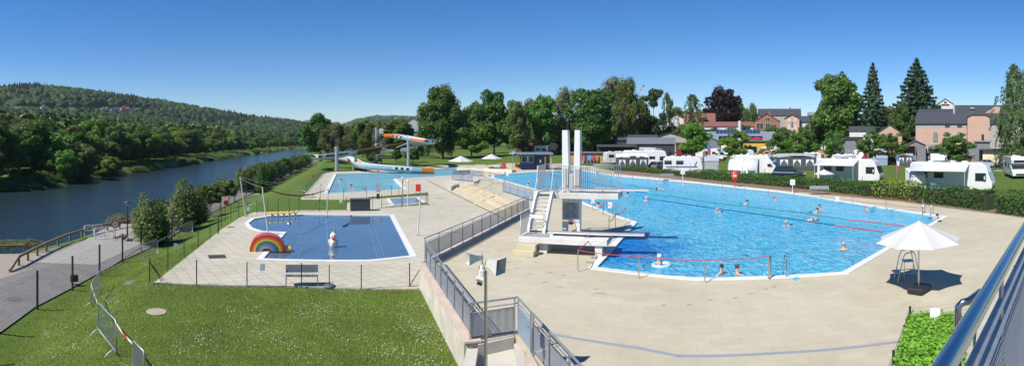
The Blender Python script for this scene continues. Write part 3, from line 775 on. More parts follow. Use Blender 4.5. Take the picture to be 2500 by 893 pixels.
# distant tree line behind everything to close the horizon of the park
for i in range(46):
    px = 1010 + i * 34 + random.uniform(-8, 8)
    if 1640 < px < 1720 or px > 2260 or 1850 < px < 2000: continue
    r = random.uniform(250, 330); tp = random.uniform(290, 312)
    tree_at(at(px, r, -.1), zat(tp, r), 60 * r / FP, random.choice([D1, D2, A2, O1]), 'leafy tree in the back row beyond the park', group='back row of trees beyond the park')
# riverside shrubs and pollards along the path
zf = FEN
tree(368, 478, 596, 100, SH1, 'large leafy bush by the blue footpath sign', z=zf, name='leafy_bush', cat='bush')
tree(345, 510, 578, 46, SH2, 'lower bush beside the riverside lamp', z=zf, name='leafy_bush', cat='bush')
tree(395, 530, 590, 56, SH3, 'dark bush under the blue footpath sign', z=zf, name='leafy_bush', cat='bush')
tree(460, 442, 560, 92, SH1, 'tall bush with long upright shoots by the path', z=zf, name='leafy_bush', cat='bush')
tree(437, 470, 560, 50, SH2, 'thin bush between the two large bushes', z=zf, name='leafy_bush', cat='bush')
tree(497, 490, 540, 36, SH2, 'grey low bush behind the fence by the path', z=zf, name='leafy_bush', cat='bush')
tree(515, 450, 526, 52, POL, 'first pollarded tree beyond the tall bush', z=zf, name='pollard_tree')
tree(559, 437, 508, 42, POL, 'second pollarded tree beyond the tall bush', z=zf, name='pollard_tree')
tree(641, 398, 470, 38, proto('shrub', 'dense', 30, 5000, .08, 0, .02), 'clipped dark column of evergreen by the path', z=zf, name='evergreen_column', cat='bush')
for i in range(26):
    t = i / 25; px = lerp(592, 752, t ** .85); base = lerp(470, 402, t ** .8) + random.uniform(-2, 2); hgt = lerp(54, 22, t)
    tree(px, base - hgt - random.uniform(0, 6), base, lerp(46, 24, t), [SH1, SH2, Y3, SH3][i % 4], 'leafy bush in the long row between path and river', z=zf, group='row of bushes along the river path', name='leafy_bush', cat='bush')
for i, t_ in enumerate((0.0, .12, .2, .3, .42, .5, .58, .66, .74, .82, .9)):
    y_ = 36 + 42 * t_; x_ = float(np.interp(y_, [q[1] for q in NB], [q[0] for q in NB])); tree_at((x_ - .2, y_, FEN - .35), random.uniform(.7, 1.3), random.uniform(2.2, 3.6), [SH2, SH1, SH3][i % 3], 'low scrub on the near river bank', group='scrub on the near river bank', name='bank_scrub', cat='bush', trunk=False)
for i, (px_, py_) in enumerate(((-20, 606), (8, 604), (34, 603), (58, 603), (80, 602))):
    tree_at(G(px_, py_, FEN - .3), .55, 1.9, SH2, 'tufted grass and weeds at the water left of the guardrail', group='weeds left of the guardrail', name='weed_tuft', cat='plant', trunk=False)
# ---- far bank: front rows as single trees, the wood behind as one mass
def farspot(px, d):
    """point d metres behind the far bank seen in column px"""
    t = (px - 1250) / FP; r = 60.
    while r < 900:
        x, y = r * math.sin(t), r * math.cos(t)
        if float(sdist(FB, np.array([x]), np.array([y]))[0]) < -d: break
        r += 1.5
    return Vector((x, y, th1(x, y))), r
kinds = [D1, D2, O1, D3, A2, B1, D1, A1]
i = 0
for d, step, hlo, hhi in ((5, 44, 5, 9), (13, 34, 9, 14), (24, 38, 11, 16), (40, 44, 13, 18)):
    px = -30 + d
    while px < 735:
        p, r = farspot(px, d + random.uniform(-2, 3)); 
        k = 1.0 if px < 420 else lerp(1., .62, (px - 420) / 315)
        if d == 5 and (px > 500 or random.random() < .35): px += step * .8; i += 1; continue
        H = random.uniform(hlo, hhi) * k; W = H * random.uniform(.75, 1.05)
        tree_at(p - Vector((0, 0, .4)), H, W, kinds[(i * 5 + i // 3) % 8], 'broadleaf tree in the thick front rows on the far river bank', group='trees along the far river bank')
        px += step * random.uniform(.7, 1.25) * 110 / max(r, 60) * (1.1 if px < 400 else 1.5); i += 1
for i in range(60):
    px = random.uniform(-20, 735); p, r = farspot(px, random.uniform(2.5, 5))
    tree_at(p - Vector((0, 0, .3)), random.uniform(1.2, 2.4), random.uniform(4, 8), [SH2, SH1, SH3][i % 3], 'low scrub at the waterline of the far bank', group='scrub along the far bank', name='bank_scrub', cat='bush', trunk=False)
def forest_mat():
    m, n, l, b = nodes('forest_leaves'); b.inputs['Roughness'].default_value = .6; b.inputs['Specular IOR Level'].default_value = .2
    at_ = n.new('ShaderNodeAttribute'); at_.attribute_name = 'tone'; g = n.new('ShaderNodeNewGeometry')
    c = ramp(n, l, at_.outputs['Fac'], [(0, (.032, .068, .024)), (.3, (.055, .110, .026)), (.6, (.085, .155, .030)), (.85, (.13, .20, .042)), (1., (.15, .16, .07))])
    hs = n.new('ShaderNodeHueSaturation'); l.new(c, hs.inputs['Color']); mr = n.new('ShaderNodeMapRange'); mr.inputs['To Min'].default_value = .75; mr.inputs['To Max'].default_value = 1.25
    l.new(g.outputs['Random Per Island'], mr.inputs['Value']); l.new(mr.outputs[0], hs.inputs['Value']); l.new(hs.outputs['Color'], b.inputs['Base Color'])
    return m
FM = forest_mat()
def domes(name, pts, hs_, ws_, conifer):
    """far crowns as lumpy domes in one mesh"""
    g = np.random.default_rng(8); K, Lv = 9, 5; P_ = []
    for s in range(14):
        V = []; con_ = s >= 10
        for l in range(Lv):
            t = l / (Lv - 1); rr = (math.cos(t * 1.5) ** .6) * (.8 + .2 * min(1, t * 3)) if not con_ else (1 - t) ** .9 + .04
            for k in range(K): a = 6.2832 * (k + .5 * (l % 2)) / K; q = rr * g.uniform(.74, 1.14); V.append((q * math.cos(a), q * math.sin(a), (math.sin(t * 1.5) if not con_ else t) * g.uniform(.86, 1.06)))
        P_.append(np.array(V))
    F0 = np.array([(l * K + k, l * K + (k + 1) % K, (l + 1) * K + (k + 1) % K, (l + 1) * K + k) for l in range(Lv - 1) for k in range(K)])
    n = len(pts); idx = np.where(conifer, g.integers(10, 14, n), g.integers(0, 10, n)); B = np.array(P_)[idx]; a = g.uniform(0, 6.28, n); c, s = np.cos(a)[:, None], np.sin(a)[:, None]
    X = (B[..., 0] * c - B[..., 1] * s) * ws_[:, None] / 2 + pts[:, :1]; Y = (B[..., 0] * s + B[..., 1] * c) * ws_[:, None] / 2 + pts[:, 1:2]; Z = B[..., 2] * hs_[:, None] + pts[:, 2:3]
    V = np.stack([X, Y, Z], -1).reshape(-1, 3); F = (F0[None] + (np.arange(n) * K * Lv)[:, None, None]).reshape(-1, 4)
    pt = .5 + .5 * np.sin(pts[:, 0] * .011 + 1.5 * np.sin(pts[:, 1] * .007)) * np.sin(pts[:, 1] * .009 + 1); tone = np.repeat(np.where(conifer, .02, np.clip(g.uniform(.0, .6, n) + .4 * pt, 0, 1)), len(F0))
    me = mesh_np(name, V, F, FM2, tone=tone); me.polygons.foreach_set('use_smooth', np.ones(len(F), bool)); o = bpy.data.objects.new(name, me); col.objects.link(o)
    return o
def fm2():
    m, n, l, b = nodes('far_forest_leaves'); b.inputs['Roughness'].default_value = .7; b.inputs['Specular IOR Level'].default_value = .15
    at_ = n.new('ShaderNodeAttribute'); at_.attribute_name = 'tone'; g = n.new('ShaderNodeNewGeometry')
    c = ramp(n, l, at_.outputs['Fac'], [(0, (.018, .036, .020)), (.3, (.032, .062, .018)), (.6, (.052, .094, .022)), (.85, (.080, .130, .028)), (1., (.10, .12, .045))])
    f = noise(n, l, g.outputs['Position'], .9, 4, .8); c = mixc(n, l, .85, c, ramp(n, l, f, [(.3, (.45, .47, .45)), (.7, (1.25, 1.25, 1.2))]), 'MULTIPLY')
    l.new(c, b.inputs['Base Color']); bump(n, l, b, f, 1., 1.6)
    return m
FM2 = fm2()
def forest(name, pts, hs_, ws_, conifer, nq=170, lq=.3):
    g = np.random.default_rng(5); P_ = []
    for s in range(6):
        lob = crown_lobes(np.random.default_rng(40 + s), 'dense', 1., .05); V, F = lobed(g, lob, nq, lq, .55, 1.2); V[:, :2] /= np.percentile(np.hypot(V[:, 0], V[:, 1]), 96); P_.append(V)
    Cn = []
    for s in range(3):
        q = g.uniform(0, 1, nq) ** .7; a = g.uniform(0, 6.28, nq); R_ = (1 - q) * .95 + .04
        C = np.stack([R_ * np.cos(a), R_ * np.sin(a), .08 + q * .9], 1); V, F = leafquads(C, np.stack([np.cos(a), np.sin(a), .6 + 0 * a], 1), lq, g, 1.3); Cn.append(V)
    Vs, tn = [], []
    for i, p in enumerate(pts):
        V = (Cn[i % 3] if conifer[i] else P_[i % 6]); a = g.uniform(0, 6.28); c, s = math.cos(a), math.sin(a)
        X = (V[:, 0] * c - V[:, 1] * s) * ws_[i] / 2; Y = (V[:, 0] * s + V[:, 1] * c) * ws_[i] / 2; Z = V[:, 2] * hs_[i]
        Vs.append(np.stack([X + p[0], Y + p[1], Z + p[2]], 1)); tn.append(np.full(len(V) // 4, 0.02 if conifer[i] else g.uniform(.05, 1.) ** 1.2))
    V = np.concatenate(Vs); F = np.arange(len(V)).reshape(-1, 4)
    me = mesh_np(name, V, F, FM, tone=np.concatenate(tn)); o = bpy.data.objects.new(name, me); col.objects.link(o)
    return o
g_ = np.random.default_rng(3); N_ = 26000
a_ = g_.uniform((-45 - 1250) / FP, (748 - 1250) / FP, N_); r_ = 95 * (1850 / 95) ** (g_.uniform(0, 1, N_) ** .8)
X, Y = r_ * np.sin(a_), r_ * np.cos(a_); pxs = 1250 + a_ * FP; rm = np.interp(pxs, SKY[:, 0], SKY[:, 2]); ok = (sdist(FB, X, Y) < -44) & (r_ < rm * 1.04)
X, Y, r_, pxs, rm = X[ok], Y[ok], r_[ok], pxs[ok], rm[ok]; Z = theight(X, Y); rows = HOR - (Z - EYE) * FP / r_
vill = (rows > 264) & (rows < 285) & (pxs < 400) & (r_ > 400) & (rows > HOR - (np.interp(pxs, [0, 400], [100, 62]) - 6)); rnd = g_.uniform(0, 1, len(X)); k_ = ~(vill & (rnd < .5)); X, Y, Z, r_, pxs, rm, rows, rnd, vill = (q[k_] for q in (X, Y, Z, r_, pxs, rm, rows, rnd, vill))
con = (rnd < .55) & (((r_ > rm * .93) & (np.sin(pxs * .021 + 1) > -.2)) | ((np.sin(pxs * .017 + 2 + rows * .05) > .25) & (r_ > rm * .6)))
Hs = np.where(vill, 6, g_.uniform(7, 17, len(X)) * (1 + .4 * (r_ > 1000))) * np.where(con, 1.2, 1); Ws = np.where(con, Hs * .5, g_.uniform(9, 20, len(X)) * (1 + .45 * (r_ > 700))) * np.where(vill, .6, 1)
nr_ = r_ < 420; PT = np.stack([X, Y, Z - 1], 1)
fo = forest('riverside_forest', PT[nr_], Hs[nr_], Ws[nr_], con[nr_], 260, .21); tag(fo, 'mixed green wood just behind the trees of the far river bank', 'forest', kind='stuff')
fo = domes('hillside_forest', PT[~nr_], Hs[~nr_] * .95, Ws[~nr_], con[~nr_]); tag(fo, 'dense mixed wood covering the long hillside across the river', 'forest', kind='stuff')
# far wooded hill in the middle and the hill tops behind the town
A2_ = []
g_ = np.random.default_rng(4)
for _ in range(2200):
    px = g_.uniform(745, 1120) if _ % 2 else g_.uniform(1560, 2520); a = (px - 1250) / FP; rmx = float(np.interp(px, SKY[:, 0], SKY[:, 2])); A2_.append((rmx * g_.uniform(.55, 1.03), a))
A2_ = np.array(A2_); X, Y = A2_[:, 0] * np.sin(A2_[:, 1]), A2_[:, 0] * np.cos(A2_[:, 1]); Z = theight(X, Y)
fo2 = domes('distant_hill_forest', np.stack([X, Y, Z - 2], 1), g_.uniform(10, 17, len(A2_)), g_.uniform(20, 42, len(A2_)), np.zeros(len(A2_), bool)); tag(fo2, 'hazy woods on the far hills beyond the park and town', 'forest', kind='stuff')
# ---- hedges
def hedge(name, px_pts, w, h, leaf, label, z=0., dens=260, size=.11, zs=None, ww=None, soft=.16):
    g = np.random.default_rng(len(label)); pts = [Vector(p) for p in px_pts]; Cs, Ns = [], []
    root = empty(name, pts[0], 0, label, 'hedge')
    for a, b in zip(pts[:-1], pts[1:]):
        d = b - a; L = d.length; d.normalize(); nx = Vector((d.y, -d.x, 0)); n = int(dens * L)
        u = g.uniform(0, L, n); th = g.uniform(-.25, math.pi + .25, n)
        e = 4.
        cx = np.sign(np.cos(th)) * np.abs(np.cos(th)) ** (2 / e) * w / 2; cz = np.sign(np.sin(th)) * np.abs(np.sin(th)) ** (2 / e) * h
        tp_ = g.uniform(0, 1, n) < .34; cx = np.where(tp_, g.uniform(-.48, .48, n) * w, cx); cz = np.where(tp_, h, cz); th = np.where(tp_, math.pi / 2, th); fl_ = (g.uniform(0, 1, n) < .3) & ~tp_; cz = np.where(fl_, g.uniform(0, h, n), cz); cx = np.where(fl_, np.sign(cx) * w / 2, cx)
        lump = 1 + soft * np.sin(u * 1.1 + a.x) * np.sin(u * .47 + 2) + g.normal(0, .05, n)
        cz = np.clip(cz, 0, None) * lump; cx = cx * (1 + .6 * (lump - 1))
        Cs.append(np.stack([a.x + d.x * u + nx.x * cx, a.y + d.y * u + nx.y * cx, z + cz + 0 * u], 1) - np.array([pts[0]])); Ns.append(np.stack([nx.x * np.cos(th), nx.y * np.cos(th), np.sin(th) + .3], 1))
    V, F = leafquads(np.concatenate(Cs), np.concatenate(Ns), size, g, 1.8)
    me = mesh_np('foliage', V, F, LM[leaf]); o = bpy.data.objects.new('foliage', me); col.objects.link(o); o.parent = root
    mb = MB()                                                    # woody inside
    for a, b in zip(pts[:-1], pts[1:]):
        mb.beam(a - pts[0] + Vector((0, 0, z + h * .42 - a.z * 0)), b - pts[0] + Vector((0, 0, z + h * .42)), w * .74, h * .8)
    mb.build('branches', mat('hedge_inside', (.03, .05, .015), .95, var=.3, scale=8, bump=.8), root)
    return root
def gp(*a, z=0.): return [Vector((*G(p, q, z)[:2], 0)) for p, q in a]
hedge('laurel_hedge', gp((1490, 414), (1560, 419), (1640, 427), (1720, 436)), 1.5, .75, 'hedge', 'low straggling end of the long poolside hedge behind the far bench', dens=150, soft=.4)
hedge('laurel_hedge', gp((1720, 436.5), (1830, 447), (1940, 457), (2050, 469), (2130, 479)), 1.7, 1.15, 'hedge', 'long clipped green hedge between the pool deck and the campsite', dens=230)
hedge('laurel_hedge', gp((2143, 481), (2200, 486), (2242, 490)), 1.9, 1.45, 'yellow', 'yellow-green section of the poolside hedge', dens=300)
hedge('laurel_hedge', gp((2248, 492), (2330, 500), (2422, 512)), 1.9, 1.35, 'hedge', 'green hedge in front of the biggest motorhome', dens=260)
hedge('laurel_hedge', gp((2450, 517), (2520, 526), (2600, 536)), 1.9, 1.45, 'hedge', 'separate hedge piece at the right edge beyond the gap', dens=260)
bed = [G(a, b) for a, b in ((1500, 423), (1640, 436), (1830, 456), (2000, 473), (2200, 492), (2440, 523), (2560, 540), (2560, 517), (2440, 500), (2200, 478), (2000, 458), (1830, 442), (1640, 425), (1500, 414))]
sheet('planting_bed', bed, .012, M_DIRT)
# foreground lawn: blades and daisies
def blades():
    g = np.random.default_rng(21); n = 210000
    px = g.uniform(-60, 1150, n); r = 9.5 + 24 * g.uniform(0, 1, n) ** 1.2; t = (px - 1250) / FP; x, y = r * np.sin(t), r * np.cos(t)
    dE = sdist(FENCE, x, y); ok = (dE > .2) & ~inpoly(LPAVE, x, y) & ~inpoly(DECK, x, y)
    x, y = x[ok], y[ok]; z = theight(x, y); ok = z > -4; x, y, z = x[ok], y[ok], z[ok]; n = len(x)
    h = g.uniform(.025, .065, n); a = g.uniform(0, 6.28, n); w = .010 * (1 + r[:1] * 0); lx, ly = g.normal(0, .02, n), g.normal(0, .02, n)
    w = .006 + .0005 * np.hypot(x, y)
    V = np.stack([np.stack([x - w * np.cos(a), y - w * np.sin(a), z - .01], 1), np.stack([x + w * np.cos(a), y + w * np.sin(a), z - .01], 1), np.stack([x + lx, y + ly, z + h], 1)], 1).reshape(-1, 3)
    me = mesh_np('grass_blades', V, np.arange(n * 3).reshape(n, 3), leafmat('grass_blade', (.25, .345, .065), var=.6)); o = bpy.data.objects.new('grass_blades', me); col.objects.link(o)
    tag(o, 'short grass growing on the foreground lawn', 'grass', kind='stuff')
    n = 15000; px = g.uniform(0, 1120, n); r = 12 + 14 * g.uniform(0, 1, n); t = (px - 1250) / FP; x, y = r * np.sin(t), r * np.cos(t)
    cl = np.sin(x * 1.3 + 2 * np.sin(y * .8)) * np.sin(y * 1.1 + x * .4) + .9 * np.exp(-((x + 3.8) ** 2 + (y - 16.5) ** 2) / 9) + .3 * np.sin(x * 3.1) * np.sin(y * 3.7)
    ok = (cl + g.normal(0, .45, n) > .8) & (sdist(FENCE, x, y) > 1.5) & ~inpoly(LPAVE, x, y) & ~inpoly(DECK, x, y); x, y = x[ok], y[ok]; z = theight(x, y); ok = z > -4; x, y, z = x[ok], y[ok], z[ok] + .055; n = len(x)
    s = .0125; V = np.stack([np.stack([x + s * math.cos(k * 1.0472), y + s * math.sin(k * 1.0472), z + g.normal(0, .004, n)], 1) for k in range(6)], 1).reshape(-1, 3)
    me = mesh_np('daisies', V, np.arange(n * 6).reshape(n, 6), mat('daisy_petals', (.8, .8, .78), .7, var=.02)); o = bpy.data.objects.new('daisies', me); col.objects.link(o)
    tag(o, 'white daisies scattered in patches over the foreground lawn', 'flowers', kind='stuff')
blades()
# ------------------------------------------------------------ shared materials for built things
STEEL = mat('brushed_steel', (.52, .53, .54), .32, 1., var=.1, scale=8)
GALV = mat('galvanised_steel', (.42, .44, .46), .5, .75, var=.18, scale=14)
DKST = mat('dark_painted_steel', (.12, .13, .15), .45, .2, var=.1)
BLGR = mat('blue_grey_sheet', (.30, .38, .48), .42, .35, var=.12, scale=2)
CHROME = mat('polished_steel', (.46, .46, .46), .2, 1., var=.03)
FGREEN = mat('fence_green', (.012, .045, .03), .5, var=.15)
FDARK = mat('fence_anthracite', (.022, .026, .03), .5, var=.15)
WHITE = mat('white_paint', (.66, .66, .64), .42, var=.05, scale=1.5)
WHITE2 = mat('weathered_white', (.58, .57, .53), .65, var=.2, scale=1.2, bump=.1)
CONC = mat('concrete', (.47, .44, .39), .85, var=.16, scale=1.6, bump=.25, bscale=30)
CONCP = mat('pinkish_concrete', (.50, .40, .32), .85, var=.14, scale=1.6, bump=.2, bscale=25)
WOODR = mat('weathered_timber', (.26, .19, .11), .8, var=.3, scale=6)
BLACK = mat('black_rubber', (.018, .018, .02), .6, var=.1)
DKGL = mat('dark_glass', (.02, .025, .03), .06, var=.1, coat=.5)
REDR = mat('red_rope', (.42, .045, .035), .6, var=.2, scale=10)
REDP = mat('red_plastic', (.62, .035, .02), .35, var=.08)
BLUEP = mat('blue_plastic', (.015, .06, .30), .4, var=.1)
TEALP = mat('teal_plastic', (.015, .28, .24), .4, var=.1)
ORANGE = mat('orange_plastic', (.80, .20, .02), .35, var=.06)
YEL = mat('yellow_plastic', (.72, .42, .03), .4, var=.1)
GRBOARD = mat('grey_deckboard', (.30, .29, .28), .85, var=.12, scale=6)
PAPER = mat('white_notice', (.78, .79, .80), .6, var=.03)
INK = mat('dark_ink', (.06, .07, .10), .7, var=.05)
def perforated():
    m = bpy.data.materials.new('perforated_sheet'); m.use_nodes = True; n, l = m.node_tree.nodes, m.node_tree.links; b = n['Principled BSDF']
    b.inputs['Base Color'].default_value = (.34, .37, .42, 1); b.inputs['Roughness'].default_value = .5; b.inputs['Metallic'].default_value = .3
    tc = n.new('ShaderNodeTexCoord'); v = n.new('ShaderNodeTexVoronoi'); v.inputs['Scale'].default_value = 55; v.inputs['Randomness'].default_value = 0
    l.new(tc.outputs['Object'], v.inputs['Vector']); lt = n.new('ShaderNodeMath'); lt.operation = 'LESS_THAN'; l.new(v.outputs['Distance'], lt.inputs[0]); lt.inputs[1].default_value = .46
    t = n.new('ShaderNodeBsdfTransparent'); mi = n.new('ShaderNodeMixShader'); l.new(lt.outputs[0], mi.inputs[0]); l.new(b.outputs[0], mi.inputs[1]); l.new(t.outputs[0], mi.inputs[2])
    l.new(mi.outputs[0], n['Material Output'].inputs['Surface']); return m
PERF = perforated()
Z1 = Vector((0, 0, 1))
def Gt(px, py):
    """terrain point seen at a pixel"""
    t = (px - 1250) / FP; r = 6.
    while r < 400:
        x, y = r * math.sin(t), r * math.cos(t); z = EYE - (py - HOR) * r / FP
        h = th1(x, y)
        if h > -5.9 and z <= h: return Vector((x, y, h))
        r += .08 if r < 60 else .4
    return Vector((x, y, h))
# ------------------------------------------------------------ seating steps, ramp block, kerbs and retaining wall
def steps():
    mb = MB()
    for k in range(6): ubox(mb, 15.7, 27.2, .38 * k, 2.42, LOW + .15 * k, LOW + .15 * (k + 1) - .003)
    for k in range(5): ubox(mb, 7.5, 15.7, .45 * k + 1.2, 3.6, LOW + .15 * k, LOW + .15 * (k + 1) - .002)
    e = empty('terrace_steps', (0, 0, 0), 0, 'flight of shallow cream stone steps with handrails between the two pool levels', 'steps')
    mb.build('treads', M_STEP, e)
    wm = MB(); vs = []
    prof = [(0, LOW - .2), (0, LOW + .12), (1.55, -.22), (2.3, .05), (2.5, .05), (2.5, LOW - .2)]
    for u in (27.22, 27.75):
        for v, z in prof: vs.append(uv(u, v, z))
    n = len(prof); wm.add(vs, [tuple(range(n)), tuple(range(n, 2 * n))[::-1]] + [(i, n + i, n + (i + 1) % n, (i + 1) % n) for i in range(n)])
    wm.build('cheek_wall', M_STEP, e)
    for u in (17.5, 22.3, 26.4):
        h = MB(); pts = [uv(u, -.25, LOW), uv(u, -.25, LOW + .85), uv(u, 0, LOW + .95), uv(u, 2.3, .95), uv(u, 3.0, .95), uv(u, 3.2, .85), uv(u, 3.2, 0)]
        h.tube(pts, .022, 6); h.tube([uv(u, 1.2, LOW + .3), uv(u, 1.2, .48)], .02, 6); h.build('handrail', GALV, e)
    e2 = empty('seating_steps', (0, 0, 0), 0, 'broad cream seating steps beside the stair flight, ending at the kerbside railing', 'steps')
    mb = MB()
    for k, (v, z) in enumerate(((0.02, LOW + .3), (.95, LOW + .6), (1.9, -.012))): ubox(mb, 27.77, 39.6, v, 2.5, LOW - .1 if k == 0 else LOW + .3 * k, z)
    mb.build('treads', M_STEP, e2)
    ln = MB()
    for v, z in ((.06, LOW + .3), (.22, LOW + .3), (.99, LOW + .6), (1.15, LOW + .6), (1.94, -.012), (2.1, -.012)): ubox(ln, 27.8, 39.6, v, v + .035, z, z + .004)
    ln.build('tread_line', M_STEPS, e2)
steps()
sl = MB(); ubox(sl, .5, 27.2, -.16, -.03, LOW, LOW + .006); ubox(sl, 27.9, 39., -.16, -.03, LOW, LOW + .006)
quick('slot_drain', sl, mat('slot_dark', (.05, .035, .03), .8), 'long dark slot drain along the foot of the cream steps', 'drain')
blk = [G(1100, 441), G(1157, 446), G(1184, 431), G(1150, 424), G(1102, 428)]
quick('ramp_platform', MB().prism([tuple(p[:2]) for p in blk], LOW - .1, .012), CONC, 'raised concrete ramp platform between the two big pools', 'platform')
quick('ramp_wall', MB().prism([tuple(G(a, b, LOW)[:2]) for a, b in ((1093, 463), (1102, 468), (1150, 446), (1143, 442))], LOW, LOW + .62), CONC, 'low curved concrete wall below the ramp platform', 'wall')
quick('platform_bench', MB().box(at(1185, 84, .2), (11, 1.2, .5), R(-32)), mat('cream_concrete', (.60, .55, .45), .8), 'long pale concrete bench wall behind the standing bather', 'bench')
# retaining wall on the left of the deck, in pinkish blocks
WA, WB_ = Vector((-3.97, 22.12, 0)), Vector((-1.26, 14.11, 0)); wd = (WB_ - WA).normalized(); wn_ = Vector((-wd.y, wd.x, 0))
if wn_.x > 0: wn_ = -wn_
wall = empty('retaining_wall', WA + Vector((0, 0, LOW)), 0, 'pale retaining wall with a pinkish top between the lawn and the pool deck', 'wall')
mb = MB(); L = (WB_ - WA).length
for i in range(5): mb.beam(WA + wd * (L * i / 5 + .006) - Z1 * .5 + wn_ * .035 - WA - Z1 * LOW, WA + wd * (L * (i + 1) / 5 - .006) - Z1 * .5 + wn_ * .035 - WA - Z1 * LOW, .07, .96)
mb.build('wall_face', mat('wall_cream', (.56, .52, .44), .8, var=.16, scale=1.4, bump=.15, dirt=(.42, .37, .29)), wall)
cp = MB(); cp.beam(WA - wn_ * .17 - Z1 * (LOW - .03) - WA, WB_ + wd * .1 - wn_ * .17 - Z1 * (LOW - .03) - WA, .5, .05); cp.build('wall_top', CONCP, wall)
# ------------------------------------------------------------ railings
def seg_rail(name, feet, label, h=1.05, panel='perf', cat='railing', z=0., rails=(1.05, .9), ptop=.78, pbot=.1, pr=.022, extra_end=0.):
    """railing on flat post feet given as points; each post, rail and sheet is a part"""
    base = feet[0]; e = empty(name, base, 0, label, cat)
    fl_ = [f - base for f in feet]
    for i, f in enumerate(fl_):
        p = MB(); d = (fl_[min(i + 1, len(fl_) - 1)] - fl_[max(i - 1, 0)]).normalized()
        p.beam(f, f + Z1 * (h - .03), .05, .014, up=d); p.box(f + Z1 * .01, (.16, .11, .02), math.atan2(d.y, d.x)); p.build('post', GALV if panel != 'solid' else BLGR, e)
    a, b = fl_[0], fl_[-1]; d = (b - a).normalized()
    for k, hz in enumerate(rails):
        MB().tube([p + Z1 * hz - (d * .06 if i == 0 else d * 0) + (d * (.06 + extra_end) if i == len(fl_) - 1 else d * 0) for i, p in enumerate(fl_)], pr * (1.25 if k == 0 else .7), 8).build('handrail' if k == 0 else 'rail', GALV, e)
    if panel:
        for p, q in zip(fl_[:-1], fl_[1:]):
            dd = (q - p).normalized(); m_ = (p + q) / 2 + Z1 * (ptop + pbot) / 2; s = MB()
            s.beam(p + dd * .05 + Z1 * (ptop + pbot) / 2, q - dd * .05 + Z1 * (ptop + pbot) / 2, .006 if panel != 'solid' else .02, ptop - pbot)
            fr = MB(); fr.tube([p + dd * .04 + Z1 * ptop, q - dd * .04 + Z1 * ptop, q - dd * .04 + Z1 * pbot, p + dd * .04 + Z1 * pbot], .017, 4, True)
            o = s.build('sheet', PERF if panel == 'perf' else BLGR, e)
            fr.build('sheet_frame', DKST if panel == 'perf' else BLGR, e)
    return e
fa = [G(a, b) - wn_ * .02 for a, b in ((1037, 647), (1048, 664), (1059, 684), (1072.5, 706), (1087, 731), (1103.5, 759), (1122, 793), (1145, 829))]
fa = [WA.lerp(WB_, t) - wn_ * .22 for t in (.02, .14, .28, .42, .56, .70, .84, .985)]
RAILA = seg_rail('deck_railing', fa, 'blue-grey sheet railing along the top of the retaining wall', panel='perf', rails=(1.05, .92))
kb = .15
K0, K1 = Vector((-3.9, 22.35, kb)), Vector((1.22, 39.0, kb))
kd = (K1 - K0).normalized()
quick('kerb', MB().beam(K0 + kd * .1 - Z1 * .45, K1 - Z1 * .45, .28, .9), CONC, 'concrete upstand kerb below the long mesh railing', 'kerb')
n_ = 12
RAILB = seg_rail('terrace_railing', [K0.lerp(K1, (i + .1) / n_) for i in range(n_ + 1)], 'long mesh railing between the pool deck and the lower terrace', panel='perf', rails=(1.02, .86))
C0, C1 = Vector((-1.18, 14.2, 0)), Vector((.08, 14.78, 0))
RAILC = seg_rail('stair_head_railing', [C0, C1], 'short mesh railing across the head of the concrete stair', panel='perf', rails=(1.05, .88), extra_end=.05)
ga, gb = Vector((.18, 14.72, 0)), Vector((.50, 13.55, 0))
gate = empty('deck_gate', ga, 0, 'solid blue-grey steel gate with a lever handle at the stair head', 'gate')
gd = (gb - ga).normalized()
MB().beam(Z1 * .42 + gd * .04, gb - ga + Z1 * .42 - gd * .04, .03, .78).build('leaf_panel', BLGR, gate)
for q in (Vector((0, 0, 0)), gb - ga): MB().beam(q, q + Z1 * 1.0, .06, .05).build('post', GALV, gate)
MB().tube([Z1 * 1.05 - gd * .12, gb - ga + Z1 * 1.05 + gd * .1], .028, 8).build('handrail', GALV, gate)
MB().tube([Z1 * .9, gb - ga + Z1 * .9], .014, 6).build('rail', GALV, gate)
hn = Vector((-gd.y, gd.x, 0)); hp = (gb - ga) * .88 + Z1 * .62
for s in (-1, 1): MB().tube([hp, hp + hn * .05 * s, hp + hn * .055 * s - gd * .12], .01, 6).build('handle', CHROME, gate)
dD = Vector((.262, -.965, 0))
RAILD = seg_rail('stair_side_railing', [Vector((.56, 13.4, 0)) + dD * 1.28 * i for i in range(5)], 'mesh railing running from the gate towards the camera', panel='perf', rails=(1.05, .9))
# concrete stair
st = empty('concrete_stair', (-.6, 13.2, LOW), 0, 'pale concrete stair going down left of the deck gate', 'stair')
def wb(name, poly, z0, z1, m): MB().prism([(x + .6, y - 13.2) for x, y in poly], z0 - LOW, z1 - LOW).build(name, m, st)
LT = mat('light_concrete', (.50, .475, .41), .8, var=.1, scale=2, bump=.15, bscale=40)
wb('landing', [(-.92, 11.9), (.28, 12.2), (.04, 14.62), (-.92, 14.1)], LOW - .3, -.36, LT)
wb('step', [(-.92, 11.0), (.5, 11.3), (.28, 12.19), (-.92, 11.89)], LOW - .3, -.54, LT)
wb('cheek', [(-1.24, 9.4), (-.93, 9.4), (-.93, 14.0), (-1.24, 13.92)], LOW - .3, -.10, LT)
wb('side_ledge', [(.29, 11.6), (.72, 11.7), (.42, 13.5), (.18, 14.6), (.05, 14.6)], LOW - .3, -.2, CONC)
wb('pier', [(.36, 8.0), (1.6, 8.0), (.52, 13.42), (.30, 13.35)], LOW - .3, -.012, CONCP)
wb('riser', [(-.93, 14.05), (.06, 14.64), (.06, 14.72), (-.95, 14.2)], LOW, -.03, CONC)
